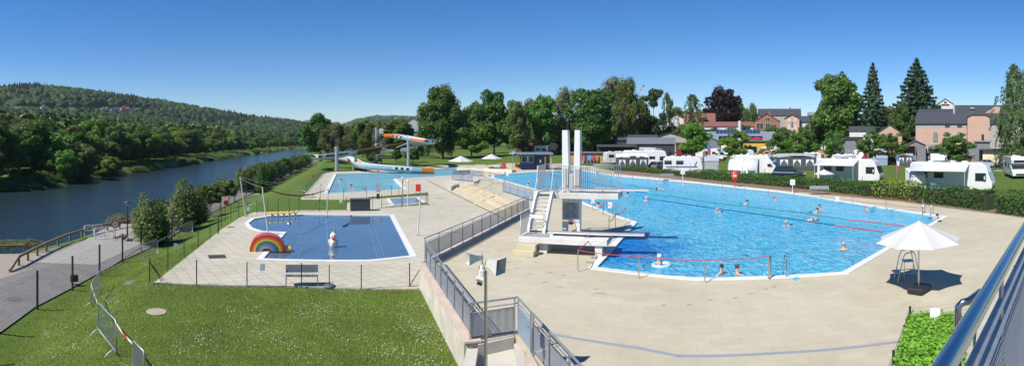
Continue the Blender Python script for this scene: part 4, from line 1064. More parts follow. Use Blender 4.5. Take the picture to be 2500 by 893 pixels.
# drain channel across the deck
dr = MB(); dpts = [G(1352, 817), G(1440, 832), G(1560, 850), G(1655, 869), G(1900, 862), G(2183, 836), G(2290, 818)]
dpts = [p + Z1 * .008 for p in dpts]
for a, b in zip(dpts[:-1], dpts[1:]): dr.beam(a, b, .13, .012)
dm, dn, dl, db = nodes('drain_grate')
g_n = dn.new('ShaderNodeNewGeometry'); wv = dn.new('ShaderNodeTexWave'); wv.inputs['Scale'].default_value = 9.; wv.bands_direction = 'X'; dl.new(g_n.outputs['Position'], wv.inputs['Vector'])
dl.new(ramp(dn, dl, wv.outputs['Fac'], [(.3, (.05, .06, .07)), (.6, (.45, .48, .53))]), db.inputs['Base Color'])
quick('deck_drain', dr, dm, 'long grey slotted drain channel bent across the near deck', 'drain')
for a, b, w_, d_, lab in ((530, 626.5, .95, .75, 'square dark grating set in the splash terrace'), (563, 554, .5, .2, 'small dark drain slot left of the splash pool')):
    tag(MB().box(G(a, b, LOW) + Z1 * .01, (w_, d_, .02), R(40)).build('floor_grating', mat('rust_grating', (.05, .03, .025), .8)), lab, 'grating')
for a, b, w_, lab in ((2205, 603, .55, 'grey drain cover on the deck left of the big parasol'), (1462, 629, .75, 'grey grating at the near corner of the pool'), (1440, 641, .35, 'small dark drain cover near the pool corner'), (2051, 494, .35, 'small dark cover on the far deck')):
    tag(MB().box(G(a, b) + Z1 * .008, (w_, w_ * .5, .016), R(-20)).build('drain_cover', mat('cover_grey', (.22, .21, .19), .8)), lab, 'drain')
for a, b, w_, c_, lab in ((382, 763, .78, (.36, .31, .24), 'round cream manhole cover in the foreground lawn'), (324, 691, .8, (.17, .14, .13), 'dark round manhole cover in the lawn beside the splash fence')):
    p = Gt(a, b); tag(MB().lathe([(w_ / 2, -.05), (w_ / 2, .02), (w_ / 2 - .03, .03)], p, 24, False).build('manhole_cover', mat('manhole' + str(a), c_, .85, var=.15, scale=4)), lab, 'manhole cover')
p = G(35, 730, FEN); tag(MB().lathe([(.4, 0), (.4, .014)], p, 20, False).build('manhole_cover', mat('manhole_iron', (.12, .10, .10), .8)), 'dark round manhole cover in the asphalt road', 'manhole cover')
for a, b, w_ in ((1073, 483.5, .55),): tag(MB().lathe([(.5, 0), (.5, .012)], G(a, b, LOW), 20, False).build('manhole_cover', mat('manhole_grey', (.34, .32, .27), .8)), 'round grey cover in the paving right of the foot pool', 'manhole cover')

# ------------------------------------------------------------ diving stand
Q = Vector((.32, 25.0, 0)); ha = Vector((.945, -.327, 0)); nb = Vector((.327, .945, 0))
DM = Matrix(((ha.x, nb.x, 0, 0), (ha.y, nb.y, 0, 0), (0, 0, 1, 0), (0, 0, 0, 1)))
dv = empty('diving_stand', Q, 0, 'white concrete diving stand with twin tall fluted pillars, two platforms and a steep ladder', 'diving tower')
dv.rotation_euler = (0, 0, math.atan2(ha.y, ha.x))
def pb(name, m, *boxes, bev=.012):
    mb = MB()
    for b in boxes: x0, x1, y0, y1, z0, z1 = b; mb.box(((x0 + x1) / 2, (y0 + y1) / 2, (z0 + z1) / 2), (x1 - x0, y1 - y0, z1 - z0), b=bev)
    return mb.build(name, m, dv)
pb('low_platform', WHITE2, (0, 4.35, 0, 1.9, .54, .82))
pb('platform_mat', GRBOARD, (.12, 1.45, .15, 1.75, .823, .835))
pb('pier', WHITE2, (3.75, 4.1, .1, .6, 0, .54)); pb('pier', WHITE2, (.95, 1.35, .3, 1.6, 0, .54))
pb('entry_steps', M_STEP, (-.15, .95, -.62, -.02, 0, .25), (0.0, .95, -.3, -.02, .25, .5))
sp = MB(); 
for s in (.12, .95):
    sp = MB(); sp.loft([[Vector((s - .065, 1.15 + t * 1.7 - w0, .82 + t * 1.93)), Vector((s + .065, 1.15 + t * 1.7 - w0, .82 + t * 1.93)), Vector((s + .065, 1.15 + t * 1.7 + w1, .82 + t * 1.93)), Vector((s - .065, 1.15 + t * 1.7 + w1, .82 + t * 1.93))] for t, w0, w1 in ((0, .03, .5), (.18, .14, .36), (1, .12, .28))], smooth=False)
    sp.build('stringer', WHITE, dv)
for k in range(10):
    t = (k + .6) / 10.2; pb('tread', WHITE2, (.19, .88, 1.17 + t * 1.7, 1.42 + t * 1.7, .80 + t * 1.93, .845 + t * 1.93), bev=.005)
pb('high_platform', WHITE2, (0, 4.5, 3.0, 5.0, 2.36, 2.68)); pb('platform_mat', GRBOARD, (.1, 1.2, 3.08, 4.9, 2.684, 2.695))
pil = MB()
pil.box((1.74, 4.2, 1.66), (1.0, .55, 1.4), b=.02)
for x0, x1, xa, xb in ((1.24, 1.52, 1.24, 1.44), (1.96, 2.24, 2.04, 2.24)):
    pil.side([(xa, 0), (xb, 0), (x1, .97), (x0, .97)], 3.96, 4.44)
pil.build('lower_pillar', WHITE, dv)
for x0, x1 in ((1.24, 1.60), (1.90, 2.24)):
    c = MB(); vs = []
    rings = []
    for z, k in ((2.69, 1.), (4.0, 1.0), (6.05, .84)):
        cx = x0 if x0 < 1.5 else x1; sg = 1 if x0 < 1.5 else -1; W_ = (x1 - x0) * k
        a0, a1 = sorted((cx, cx + sg * W_)); rings.append([Vector((a0, 3.95, z)), Vector((a1, 3.95, z)), Vector((a1, 4.5, z)), Vector((a0, 4.5, z))])
    c.loft(rings, smooth=False); c.build('tall_pillar', WHITE, dv)
    f = MB()
    for i in range(4): f.side([(x0 + .035 + i * (x1 - x0 - .03) / 4, 2.7), (x0 + .035 + i * (x1 - x0 - .03) / 4 + .04, 2.7), (x0 + .035 + i * (x1 - x0 - .03) / 4 + .035, 3.95), (x0 + .035 + i * (x1 - x0 - .03) / 4 + .005, 3.95)], 3.90, 3.955)
    f.build('fluting', WHITE, dv)
f = MB()
for i in range(3): f.box((1.66 + i * .09, 4.2, 3.15), (.055, .4, .95), b=.01)
f.build('centre_fins', WHITE, dv)
pb('rules_board', mat('board_grey', (.36, .38, .40), .5), (1.30, 2.18, 3.90, 3.945, 1.12, 2.06), bev=.004)
tx = MB()
for cx in (1.38, 1.78):
    for blockz, rows in ((1.86, 5), (1.44, 5)):
        for k in range(rows): tx.box((cx + .02, 3.897, blockz - k * .055), (.05, .004, .03)); tx.box((cx + .19, 3.897, blockz - k * .055), (.22 - .03 * (k % 3), .004, .018))
tx.box((1.74, 3.897, 1.96), (.42, .004, .045)); tx.box((1.74, 3.897, 1.54), (.46, .004, .035))
tx.build('board_text', INK, dv)
MB().lathe([(.17, -.02), (.17, .02)], (1.74, 4.0, .97), 20, False, Matrix.Rotation(R(90), 3, 'X')).build('red_disc', REDP, dv)
def board(z, y0, x0, x1, w_):
    o = MB().box(((x0 + x1) / 2, y0, z), (x1 - x0, w_, .055), b=.01).build('diving_board', WHITE, dv)
    MB().box(((x0 + x1) / 2, y0, z + .031), (x1 - x0 - .03, w_ - .05, .008)).build('board_surface', GRBOARD, o)
board(.97, .85, 1.3, 6.05, .5); board(2.84, 3.45, 1.35, 6.1, .5)
for z, y0, x in ((.82, .85, 3.35), (2.68, 3.45, 3.6)):
    mb = MB().box((x, y0, z + .02), (.5, .5, .04)); mb.tube([(x, y0 - .3, z + .085), (x, y0 + .3, z + .085)], .06, 10); mb.build('fulcrum', DKST, dv)
    mb = MB().box((x - 1.85, y0, z + .05), (.18, .56, .1)); mb.build('hinge', WHITE2, dv)
def cage(pts, h, step, name='guard_rail', r_=.016):
    mb = MB(); top = [p + Vector((0, 0, h)) for p in pts]
    mb.tube([pts[0]] + top + [pts[-1]], r_ * 1.3, 6)
    mb.tube([p + Vector((0, 0, .1)) for p in pts], r_, 6)
    for a, b in zip(pts[:-1], pts[1:]):
        n = max(1, int((b - a).length / step))
        for i in range(1, n): q = a.lerp(b, i / n); mb.tube([q + Z1 * .1, q + Z1 * h], r_ * .85, 5, cap=False)
    return mb.build(name, GALV, dv)
V3 = lambda *a: Vector(a)
cage([V3(1.15, 3.05, 2.68), V3(4.25, 3.05, 2.68)], 1.42, .125)
cage([V3(1.15, 4.85, 2.68), V3(4.4, 4.85, 2.68)], 1.42, .125)
cage([V3(.05, 3.1, 2.68), V3(.05, 4.9, 2.68), V3(1.15, 4.9, 2.68)], 1.42, .125)
cage([V3(.06, .15, .82), V3(.06, 1.75, .82)], 1.02, .13)
for s in (.1, .97): MB().tube([(s, 1.2, 1.35), (s, 2.3, 2.5), (s, 2.85, 3.45), (s, 3.02, 4.0), (s, 3.1, 4.1)], .02, 6).build('ladder_rail', GALV, dv)
MB().box((.55, 1.3, 1.62), (.62, .02, .16)).build('ladder_sign', PAPER, dv)
MB().tube([(.9, 1.25, .84), (.9, 1.3, 2.0), (.95, 1.5, 2.1)], .02, 6).build('ladder_rail', GALV, dv)
# ------------------------------------------------------------ rope posts, ladders and lane ropes
def rope_post(p, h, label, group, head=False):
    o = empty('rope_post', p, 0, label, 'post', group)
    MB().tube([(0, 0, 0), (0, 0, h)], .022 if not head else .035, 8).build('pole', STEEL if not head else GALV, o)
    MB().lathe([(.05, 0), (.05, .015), (.03, .03)], (0, 0, 0), 10).build('foot_plate', STEEL, o)
    return o
def sag(a, b, s, n=7): return [a.lerp(b, i / n) - Z1 * s * 4 * (i / n) * (1 - i / n) for i in range(n + 1)]
def rope(pts, r_, m, label, s=.06, name='barrier_rope'):
    mb = MB(); P_ = []
    for a, b in zip(pts[:-1], pts[1:]): P_ += sag(a, b, s)[:-1]
    P_.append(pts[-1]); mb.tube(P_, r_, 5); return quick(name, mb, m, label, 'rope')
fs_ = [G(a, b) for a, b in ((1509, 438), (1544, 441.5), (1581.6, 445.5), (1622, 450), (1665, 455.5), (1711.5, 460.5), (1763.7, 466), (1817, 472), (1875.5, 479), (1938, 486), (2007, 493), (2082, 501.5), (2163, 511))]
for p in fs_: rope_post(p, .95, 'slim steel rope post along the far pool edge below the hedge', 'rope posts along the far pool edge')
pe = G(2253, 520.5); rope_post(pe, 1.05, 'thick end post of the far rope barrier beside the pool ladder', None, True)
rope([p + Z1 * .93 for p in fs_] + [pe + Z1 * .95], .022, REDR, 'red top rope strung along the far side of the pool', .10)
rope([p + Z1 * .42 for p in fs_] + [pe + Z1 * .42], .016, REDR, 'thin red lower rope along the far side of the pool', .05)
ns = [G(a, b) for a, b in ((1411, 663), (1559.7, 679.5), (1720.5, 690.5))]
for p, l_ in zip(ns, ('steel rope post on the near deck left of the pool corner', 'steel rope post on the coping near the bather with the swim ring', 'steel rope post on the coping left of the two children')): rope_post(p, .93, l_, None)
pe2 = G(1876, 682); rope_post(pe2, 1.0, 'thick end post of the near rope barrier by the pool ladder', None, True)
pc = G(1452, 607); rope_post(pc, .9, 'steel rope post at the right pier of the diving stand', None)
rope([pc + Z1 * .88, ns[0] + Z1 * .92], .02, REDR, 'dark red rope sloping from the diving stand to the corner post', .12)
rope([ns[0] + Z1 * .9, ns[1] + Z1 * .9, ns[2] + Z1 * .9, pe2 + Z1 * .93], .018, REDR, 'red rope across the near end of the pool', .045)
ls = [G(a, b) for a, b in ((1181, 431), (1196, 436), (1213, 441), (1233, 447.5), (1254, 454), (1279, 461), (1306, 468), (1420, 507), (1471.6, 523))]
for p in ls: rope_post(p, .9, 'slim steel rope post on the left edge of the big pool', 'rope posts on the left pool edge')
le = [G(1526.8, 540), G(1503, 556), G(1487, 567)]
for p, l_ in zip(le, ('rope post at the tip of the deck under the high board', 'rope post in the shadow right of the pillar', 'rope post with a knob beside the low board')): rope_post(p, .95, l_, None)
rope([p + Z1 * .88 for p in ls[:7]], .02, REDR, 'red rope along the left edge of the big pool near the steps', .09)
rope([ls[7] + Z1 * .88, ls[8] + Z1 * .88, le[0] + Z1 * .9], .02, REDR, 'red rope from the pillar to the tip of the deck', .1)
rope([le[0] + Z1 * .9, le[1] + Z1 * .85, le[2] + Z1 * .7], .022, REDR, 'dark rope hanging slack along the diving edge', .14)
for a, b, lab in ((1203, 446, 'white depth sign on the pool edge beside the steps'), (1447, 514, 'white notice on the rope post behind the rules board'), (1489, 527, 'white notice at the middle pool ladder'), (1232, 462, 'violet notice on the stair handrail'), (1239, 440, 'small white post sign on the left pool edge')):
    p = G(a, b); e = empty('notice', p, face(a), lab, 'sign'); MB().tube([(0, .03, 0), (0, .03, 1.0)], .02, 6).build('pole', STEEL, e)
    MB().box((0, 0, .78), (.28, .015, .42)).build('plate', mat('violet_notice', (.42, .38, .62), .6) if 'violet' in lab else PAPER, e)
def pool_ladder(p0, p1, inward, label):
    e = empty('pool_ladder', p0, 0, label, 'ladder'); iw = inward.normalized()
    for q in (Vector((0, 0, 0)), p1 - p0):
        MB().tube([q, q + Z1 * .75, q + Z1 * .88 + iw * .1, q + Z1 * .85 + iw * .25, q + iw * .42 + Z1 * .3, q + iw * .5 - Z1 * .6], .022, 8).build('side_rail', CHROME, e)
    for z in (-.1, -.35): MB().beam(iw * .49 + Z1 * z, p1 - p0 + iw * .49 + Z1 * z, .1, .03).build('tread', STEEL, e)
pool_ladder(G(1882, 680), G(1920, 677.5), Vector((.25, 1, 0)), 'chrome pool ladder at the near right end of the pool')
pool_ladder(G(2258, 520.5), G(2278, 523), Vector((-1, -.35, 0)), 'chrome pool ladder at the far right corner of the pool')
pool_ladder(G(1474, 522), G(1496, 528), Vector((.8, .5, 0)), 'chrome pool ladder behind the diving stand pillar')
def lane(pts, m, label, g=None):
    mb = MB(); P_ = [G(a, b, -.05) + Z1 * .02 for a, b in pts]; L_ = 0
    mb.tube(P_, .02, 6)
    for a, b in zip(P_[:-1], P_[1:]):
        n = int((b - a).length / .22); d = (b - a).normalized(); M3 = d.to_track_quat('Z', 'Y').to_matrix()
        for i in range(n): mb.lathe([(.032, -.05), (.042, 0), (.032, .05)], a.lerp(b, (i + .5) / n), 6, True, M3)
    return tag(mb.build('lane_rope', m), label, 'lane rope', g)
lane(((1310, 417.5), (1345, 427)), REDP, 'far red end of the lane rope seen through the platform railing')
lane(((1345, 427), (1415, 440), (1500, 457), (1577, 472)), BLUEP, 'dark blue half of the first lane rope behind the high board')
lane(((1578, 472), (1660, 483), (1740, 495.5), (1820, 504), (1900, 513), (1956, 520), (2071, 537)), TEALP, 'green floating lane rope nearer the hedge side')
lane(((2071, 537), (2127, 543), (2207, 551.5)), REDP, 'red near end of the green lane rope')
lane(((1567, 483.5), (1636, 493), (1708, 503.6), (1820, 519), (1900, 530), (1956, 538), (2037, 550.6)), BLUEP, 'blue floating lane rope through the middle of the pool')
lane(((2037, 550.6), (2156, 566)), REDP, 'red near end of the blue lane rope left of the parasol')
lane(((1532, 450.5), (1583, 459.5), (1622, 467)), TEALP, 'short teal lane rope beyond the tip of the high board')
# ------------------------------------------------------------ parasols, chair, base
CANV = mat('parasol_cloth', (.50, .49, .47), .8, var=.04, scale=3)
def parasol(p, R_, zr, zp, label, n=8, rot=0., base=True, group=None):
    e = empty('parasol', p, rot, label, 'parasol', group)
    c = MB(); rings = []
    for k, (f_, z) in enumerate(((.03, 1.0), (.3, .72), (.65, .36), (1., 0))):
        rg = []
        for i in range(n):
            for j in range(4):
                a = 2 * math.pi * (i + j / 4) / n; dip = (.06 * f_ * (math.sin(math.pi * j / 4))); rr = R_ * f_ * (1 - dip) * (1 if j == 0 else math.cos(math.pi / n) / math.cos(math.pi / n * (1 - 2 * j / 4)) ** 1.0)
                rg.append(Vector((rr * math.cos(a), rr * math.sin(a), zr + (zp - zr) * z - .02 * f_ * math.sin(math.pi * j / 4))))
        rings.append(rg)
    c.loft(rings, smooth=False); 
    c.f = [f for f in c.f if len(f) == 4]; c.m = c.m[:len(c.f)]; c.s = c.s[:len(c.f)]
    o = c.build('canopy', CANV, e); md = o.modifiers.new('cloth', 'SOLIDIFY'); md.thickness = .006
    s = MB(); 
    for i in range(n):
        a = 2 * math.pi * i / n; s.tube([(R_ * .99 * math.cos(a), R_ * .99 * math.sin(a), zr + .0), (0, 0, zp - .03)], .006, 4)
    s.build('ribs', mat('seam_grey', (.45, .44, .42), .7), o)
    MB().tube([(0, 0, .05), (0, 0, zp)], .028, 10).build('pole', STEEL, e)
    MB().lathe([(.06, zp - .04), (.05, zp + .02), (.01, zp + .04)], (0, 0, 0), 10).build('cap', WHITE, e)
    if base: MB().box((-.05, -.05, .13), (.85, .62, .22), b=.07).build('base', BLACK, e); MB().tube([(.0, 0, .2), (0, 0, .75)], .035, 10).build('pole_sleeve', STEEL, e)
    return e
PP = G(2243, 712)
parasol(PP, 1.62, 1.86, 2.56, 'big white octagonal parasol on a black base at the near right of the deck', rot=.3)
tag(parasol(G(1125, 421, LOW) + Vector((0, 0, .0)), 2.35, 2.05, 3.0, 'white parasol beside the leisure pool, left of the other distant one', rot=.1), cat='parasol')
parasol(G(1200, 411), 1.9, 1.75, 2.55, 'smaller white parasol behind the standing bather', rot=.5)
# lifeguard chair
cp_ = G(2217, 684); ch = empty('pool_chair', cp_, face(2217) + .25, 'steel lifeguard ladder chair in the shade of the big parasol', 'chair')
for s in (-1, 1):
    MB().tube([(-.5, .3 * s, 0), (-.28, .3 * s, .95), (-.2, .3 * s, 1.12), (.12, .3 * s, 1.2), (.2, .3 * s, 1.1), (.42, .3 * s, 0)], .022, 8).build('side_frame', STEEL, ch)
    MB().tube([(-.42, .3 * s, .35), (.36, .3 * s, .35)], .018, 6).build('stretcher', STEEL, ch)
MB().box((-.02, 0, .78), (.42, .42, .025)).build('seat', mat('grey_plastic', (.48, .52, .58), .5), ch)
MB().box((-.48, 0, .38), (.3, .46, .025)).build('step', bpy.data.materials['grey_plastic'], ch)
MB().tube([(.18, -.3, 1.12), (.18, .3, 1.12)], .02, 6).build('top_bar', STEEL, ch)
for s in (-1, 1): MB().tube([(-.02 + .18 * s, -.18, 0), (-.02 + .18 * s, -.18, .77)], .014, 6).build('leg', STEEL, ch)
# ------------------------------------------------------------ terrace balustrade at the camera
t0 = -.465; rd = .345; rO = Vector((math.sin(t0) * rd, math.cos(t0) * rd, 0)); rD = Vector((math.cos(t0), -math.sin(t0), 0))
bal = empty('terrace_balustrade', rO + Vector((0, 0, 4.0)) + rD * .6, 0, 'close steel balustrade with a thick polished handrail at the right edge', 'balustrade')
def bp_(s, z): return rD * (s - .6) + Z1 * (z - 4.0)
MB().tube([bp_(-.4, 5.1), bp_(7.5, 5.1)], .031, 20).build('handrail', CHROME, bal)
MB().tube([bp_(-.4, 4.956), bp_(7.5, 4.956)], .02, 14).build('rail', GALV, bal)
MB().tube([bp_(-.4, 4.864), bp_(7.5, 4.864)], .02, 14).build('rail', GALV, bal)
for s in (.95, 2.28, 3.6, 4.95, 6.3):
    MB().beam(bp_(s, 4.0), bp_(s, 5.075), .012, .07, up=rD).build('post', GALV, bal)
mb = MB(); k = 0
for i in range(24): z = 4.80 - i * .028; mb.beam(bp_(.2, z), bp_(7.3, z), .012, .014)
mb.build('ribbed_infill', mat('infill_steel', (.40, .42, .45), .45, .6, var=.1), bal)
rN = Vector((-rO.x, -rO.y, 0)).normalized()
quick('terrace_floor', MB().add([rO + rD * a + rN * b + Z1 * z for a, b, z in ((1.1, .02, 4.0), (7, .02, 4.0), (7, 1.4, 4.0), (1.1, 1.4, 4.0), (1.1, .02, 3.9), (7, .02, 3.9), (7, 1.4, 3.9), (1.1, 1.4, 3.9))], [(0, 1, 2, 3), (7, 6, 5, 4), (0, 4, 5, 1), (1, 5, 6, 2), (2, 6, 7, 3), (3, 7, 4, 0)]), mat('terrace_grey', (.30, .33, .38), .6), 'blue-grey terrace floor behind the balustrade', 'floor')
cr = 3.6
quick('stair_handrail', MB().tube([at(2340, cr, zat(900, cr)), at(2338, cr, zat(770, cr)), at(2340, cr, zat(748, cr)), at(2350, cr, zat(738, cr)), at(2364, cr + .02, zat(737, cr)), at(2392, cr + .3, zat(744, cr))], .026, 14), CHROME, 'bent polished stair handrail behind the big balustrade rail', 'handrail')
# near hedge and its wire fence
hz = [Vector((9.75, 9.0, 0)), Vector((8.3, 7.75, 0)), Vector((6.6, 6.3, 0)), Vector((5.2, 5.0, 0))]
hedge('laurel_hedge', hz, 1.35, 1.1, 'lime', 'bright lime-green laurel hedge in the near right corner', dens=6500, size=.058, soft=.05)
fp = [Vector((9.3, 9.45, 0)), Vector((7.15, 7.75, 0)), Vector((5.3, 6.3, 0)), Vector((3.6, 4.95, 0))]
def wire_fence(feet, h, label, m, post=.05, vs=.1, hs=.2, wr=.004, group=None, name='wire_fence', struts=(), panel=True, rnd=True, sink=.0, skip=()):
    e = empty(name, feet[0], 0, label, 'fence', group); b0 = feet[0]
    for f in feet:
        p = MB(); q = f - b0
        (p.tube([q - Z1 * sink, q + Z1 * (h + .05)], post / 2, 8) if rnd else p.beam(q - Z1 * sink, q + Z1 * (h + .05), post, post)); p.build('post', m, e)
    for i, (a, b) in enumerate(zip(feet[:-1], feet[1:])):
        if i in skip or not panel: continue
        a = a - b0; b = b - b0; mb = MB(); L_ = (b - a).length
        n = max(1, int(L_ / vs)); k = max(1, int(h / hs))
        for j in range(k + 1): mb.tube([a + Z1 * (.05 + (h - .05) * j / k), b + Z1 * (.05 + (h - .05) * j / k)], wr, 3, cap=False)
        for j in range(1, n): q = a.lerp(b, j / n); mb.tube([q + Z1 * .05, q + Z1 * h], wr * .8, 3, cap=False)
        mb.build('wire_panel', m, e)
    for f, d in struts:
        MB().tube([f - b0 + Z1 * h * .92, f - b0 + d + Z1 * .05], post * .35, 6).build('strut', m, e)
    return e
wire_fence(fp, 1.25, 'green wire fence around the lime hedge', FGREEN, .06, .06, .1, .0022)
wire_fence([fp[0], Vector((10.9, 8.6, 0))], 1.25, 'short green wire fence behind the lime hedge carrying a white notice', FGREEN, .06, .06, .1, .0022)
nt = tag(MB().box(at(2283, 12.9, zat(770, 12.9)), (.26, .012, .36), face(2283)).build('notice', mat('lilac_notice', (.70, .70, .80), .6)), 'white notice hung on the wire fence beyond the lime hedge', 'sign')
scr = quick('dark_screen', MB().box(at(2497, 17, .75), (.9, .06, 1.5), face(2497) + .9), FDARK, 'dark screen panel at the right edge of the deck', 'screen')
# ------------------------------------------------------------ fences
PST = lambda *l: [G(a, b, LOW) for a, b in l]
f1 = PST((480, 694.5), (603, 697.5), (736, 700.5), (882, 706), (1000, 700))
wire_fence(f1, 1.0, 'low green wire fence along the near edge of the splash terrace', FGREEN, .05, .1, .1, .0018)
f0 = G(365, 690, LOW)
wire_fence([f0, f1[0]], 1.05, 'corner bay of the splash terrace fence with two bracing struts', FGREEN, .055, .1, .1, .0018, struts=((f0, G(395, 691, LOW) - f0), (f0, G(400, 688, LOW) - f0)))
tag(MB().tube([G(1000, 698, LOW), G(1031, 700, LOW) + Z1 * .95], .02, 6).build('bracing_strut', FGREEN), 'single diagonal fence strut against the retaining wall', 'strut')
f2 = [f0] + PST((410, 656), (449.4, 629), (484, 604), (513, 583.5), (532, 571))
wire_fence(f2, 1.0, 'green wire fence up the left side of the splash terrace', FGREEN, .05, .2, .2, .003)
f3 = PST((550, 541), (564, 536.5), (583, 531.5), (604.7, 527), (627, 523), (653.5, 519), (679, 517.6), (706, 517), (730, 516), (780, 515.5), (845.8, 515))
f3 = [PST((534, 569))[0], PST((541, 553))[0]] + f3
wire_fence(f3, 1.15, 'green wire fence round the rear of the splash terrace', FGREEN, .05, .35, .25, .003, struts=((f3[-2], G(762, 515.5, LOW) - f3[-2]), (f3[-2], G(803, 515.5, LOW) - f3[-2])))
f4 = PST((845.8, 515), (910, 511), (932, 507), (979.8, 506.6), (1045, 501), (1041, 498), (1023, 481), (1015.4, 476.5), (973.7, 478), (956, 479), (895, 482), (838.8, 486), (782, 487))
wire_fence(f4, 1.15, 'wire fence around the foot pool and the small lawn', FGREEN, .05, .4, .25, .003)
f5 = [G(lerp(742, 797, t ** .8), lerp(481, 422, t ** .8), LOW) for t in [i / 13 for i in range(14)]]
wire_fence(f5, 1.2, 'bright green wire fence left of the leisure pool', mat('fence_mid_green', (.02, .12, .06), .5), .06, .35, .25, .004)
# tall anthracite riverside fence, one post per spot measured
pp_px = [(-60, 880), (-5, 810), (91, 752), (177, 706), (243, 670), (299, 638), (344.6, 612), (385, 592), (420, 574.6), (460, 553), (498, 531.6), (539, 511.5), (573, 495), (601, 480.6), (634.5, 466), (653, 457.5), (676.8, 446.6), (695.6, 437), (712, 429), (726, 422), (737, 417), (747, 412), (756, 407)]
ff = [G(a, b, FEN) for a, b in pp_px]
ff = [Vector((*p[:2], th1(p.x, p.y) - .02)) for p in ff]
wire_fence(ff[:7], 1.85, 'tall anthracite wire fence between the lawn and the riverside road', FDARK, .085, .12, .2, .003, rnd=False)
wire_fence(ff[6:], 1.85, 'tall anthracite fence running far along the river path', FDARK, .085, .5, .25, .0035, rnd=False)

pj = [Vector((*G(a, b)[:2], .012)) for a, b in ((1104, 439), (1153, 444))]; pk = [Vector((*G(a, b)[:2], .012)) for a, b in ((1106, 430), (1146, 427), (1178, 431))]
seg_rail('platform_railing', [pj[0].lerp(pj[1], i / 2) for i in range(3)], 'grey mesh railing on the near side of the ramp platform', panel='perf', rails=(1.05, .6))
seg_rail('platform_railing', pk, 'grey mesh railing on the far side of the ramp platform', panel='perf', rails=(1.05, .6))
seg_rail('pool_railing', [G(a, b) for a, b in ((1229, 468), (1246, 473.5), (1264, 479.5), (1282, 485), (1300, 491))], 'pale grey sheet railing on the deck above the cream steps', panel='solid', h=.95, rails=(.95, .86))
# ------------------------------------------------------------ foreground lamp pole with horn speakers and camera
pr_ = 11.6
PB = at(1186, pr_, LOW)
pole = empty('speaker_pole', PB, face(1186), 'slim steel pole in the foreground topped by two pale horn loudspeakers', 'pole')
MB().tube([(0, 0, 0), (0, 0, zat(662, pr_) - LOW)], [.042, .036], 14).build('pole', STEEL, pole)
zz = lambda py: zat(py, pr_) - LOW
xx = lambda px: (px - 1186) * pr_ / FP
MB().tube([(0, 0, zz(662)), (xx(1177), 0, zz(640)), (xx(1177), 0, zz(618))], .014, 6).build('bracket', GALV, pole)
HC = mat('horn_cream', (.56, .57, .52), .55, var=.05); HD = mat('horn_throat', (.10, .11, .12), .5)
def horn(c, d, w, h, l, nm='horn_speaker'):
    d = Vector(d).normalized(); M = d.to_track_quat('X', 'Z').to_matrix(); o = MB(); rg = []
    for x, k in ((-.5, .30), (-.42, .36), (0, .55), (.5, 1.)): rg.append([Vector(c) + M @ Vector((x * l, sy * w * k / 2, sz * h * k / 2)) for sy, sz in ((-1, -1), (1, -1), (1, 1), (-1, 1))])
    o.loft(rg, smooth=False, cap=False); o.add(rg[0], [(0, 1, 2, 3)])
    ob = o.build(nm, HC, pole); md = ob.modifiers.new('wall', 'SOLIDIFY'); md.thickness = .006
    th = MB(); th.lathe([(w * .27, -.01), (w * .27, .02), (w * .12, .08), (.01, .09)], Vector(c) + M @ Vector((-l * .05, 0, 0)), 14, True, M @ Matrix.Rotation(R(90), 3, 'Y')); th.build('horn_driver', HD, ob)
    MB().box(Vector(c) + M @ Vector((l * .1, 0, 0)), (.01, w * .56, h * .56), M=M.to_4x4()).build('throat_plate', HD, ob)
horn((xx(1160), -.05, zz(628)), (-.95, -.35, .0), .27, .27, .36)
horn((xx(1206), -.05, zz(644)), (.78, -.6, -.10), .37, .36, .40)
cm_ = MB(); cm_.box((xx(1176), -.06, zz(664)), (.11, .13, .16), b=.02); cm_.lathe([(.05, -.02), (.055, .06), (.02, .1)], (xx(1176), -.05, zz(655)), 12); cm_.box((xx(1172), -.1, zz(678)), (.16, .2, .085), M=Matrix.Rotation(R(20), 4, 'Y') @ Matrix.Rotation(R(-25), 4, 'X'), b=.01)
cam_ = cm_.build('security_camera', WHITE, pole)
MB().box((xx(1171), -.17, zz(687)), (.12, .05, .06), M=Matrix.Rotation(R(20), 4, 'Y')).build('lens_window', BLACK, cam_)
# ------------------------------------------------------------ splash pool things
rb = empty('rainbow_slide', G(650, 612, LOW), face(650), 'small rainbow-striped arch slide with a red chute at the splash pool', 'slide')
cols = [((.55, .02, .015), 1.0), ((.75, .14, .01), .88), ((.85, .48, .03), .77), ((.05, .22, .03), .65), ((.03, .20, .50), .54), ((.20, .25, .55), .44), ((.55, .28, .03), .34)]
def arch(k0, k1):
    p0, p1 = [], []
    for i in range(25):
        a = math.pi * i / 24; sx_ = 1.0 if a > math.pi / 2 else 1.18
        for k, P_ in ((k0, p0), (k1, p1)): P_.append((math.cos(a) * k * sx_ * .95, .96 * k * math.sin(a) ** .9))
    return p0, p1
for (c, k), nx_ in zip(cols, [q[1] for q in cols[1:]] + [.24]):
    p0, p1 = arch(k, nx_); mb = MB()
    for i in range(24): mb.side([p0[i], p0[i + 1], p1[i + 1], p1[i]], -.3, .3)
    mb.build('stripe', mat('rainbow_%d' % int(k * 100), c, .35, var=.08, coat=.3), rb)
p0, p1 = arch(1.0, .93); mb = MB()
for i in range(14): mb.side([p0[i], p0[i + 1], p1[i + 1], p1[i]], .31, .55)
for i in range(14, 24): mb.side([p0[i], p0[i + 1], p1[i + 1], p1[i]], .31, .55)
mb.build('chute', REDP, rb)
MB().side([(1.08, .10), (1.45, .04), (1.42, .16), (1.0, .22)], -.28, .5).build('chute_lip', YEL, rb)
fg = empty('fountain_figure', G(814, 601, LOW), face(814), 'white bird-shaped fountain figure with red cheeks and yellow belly in the splash pool', 'fountain')
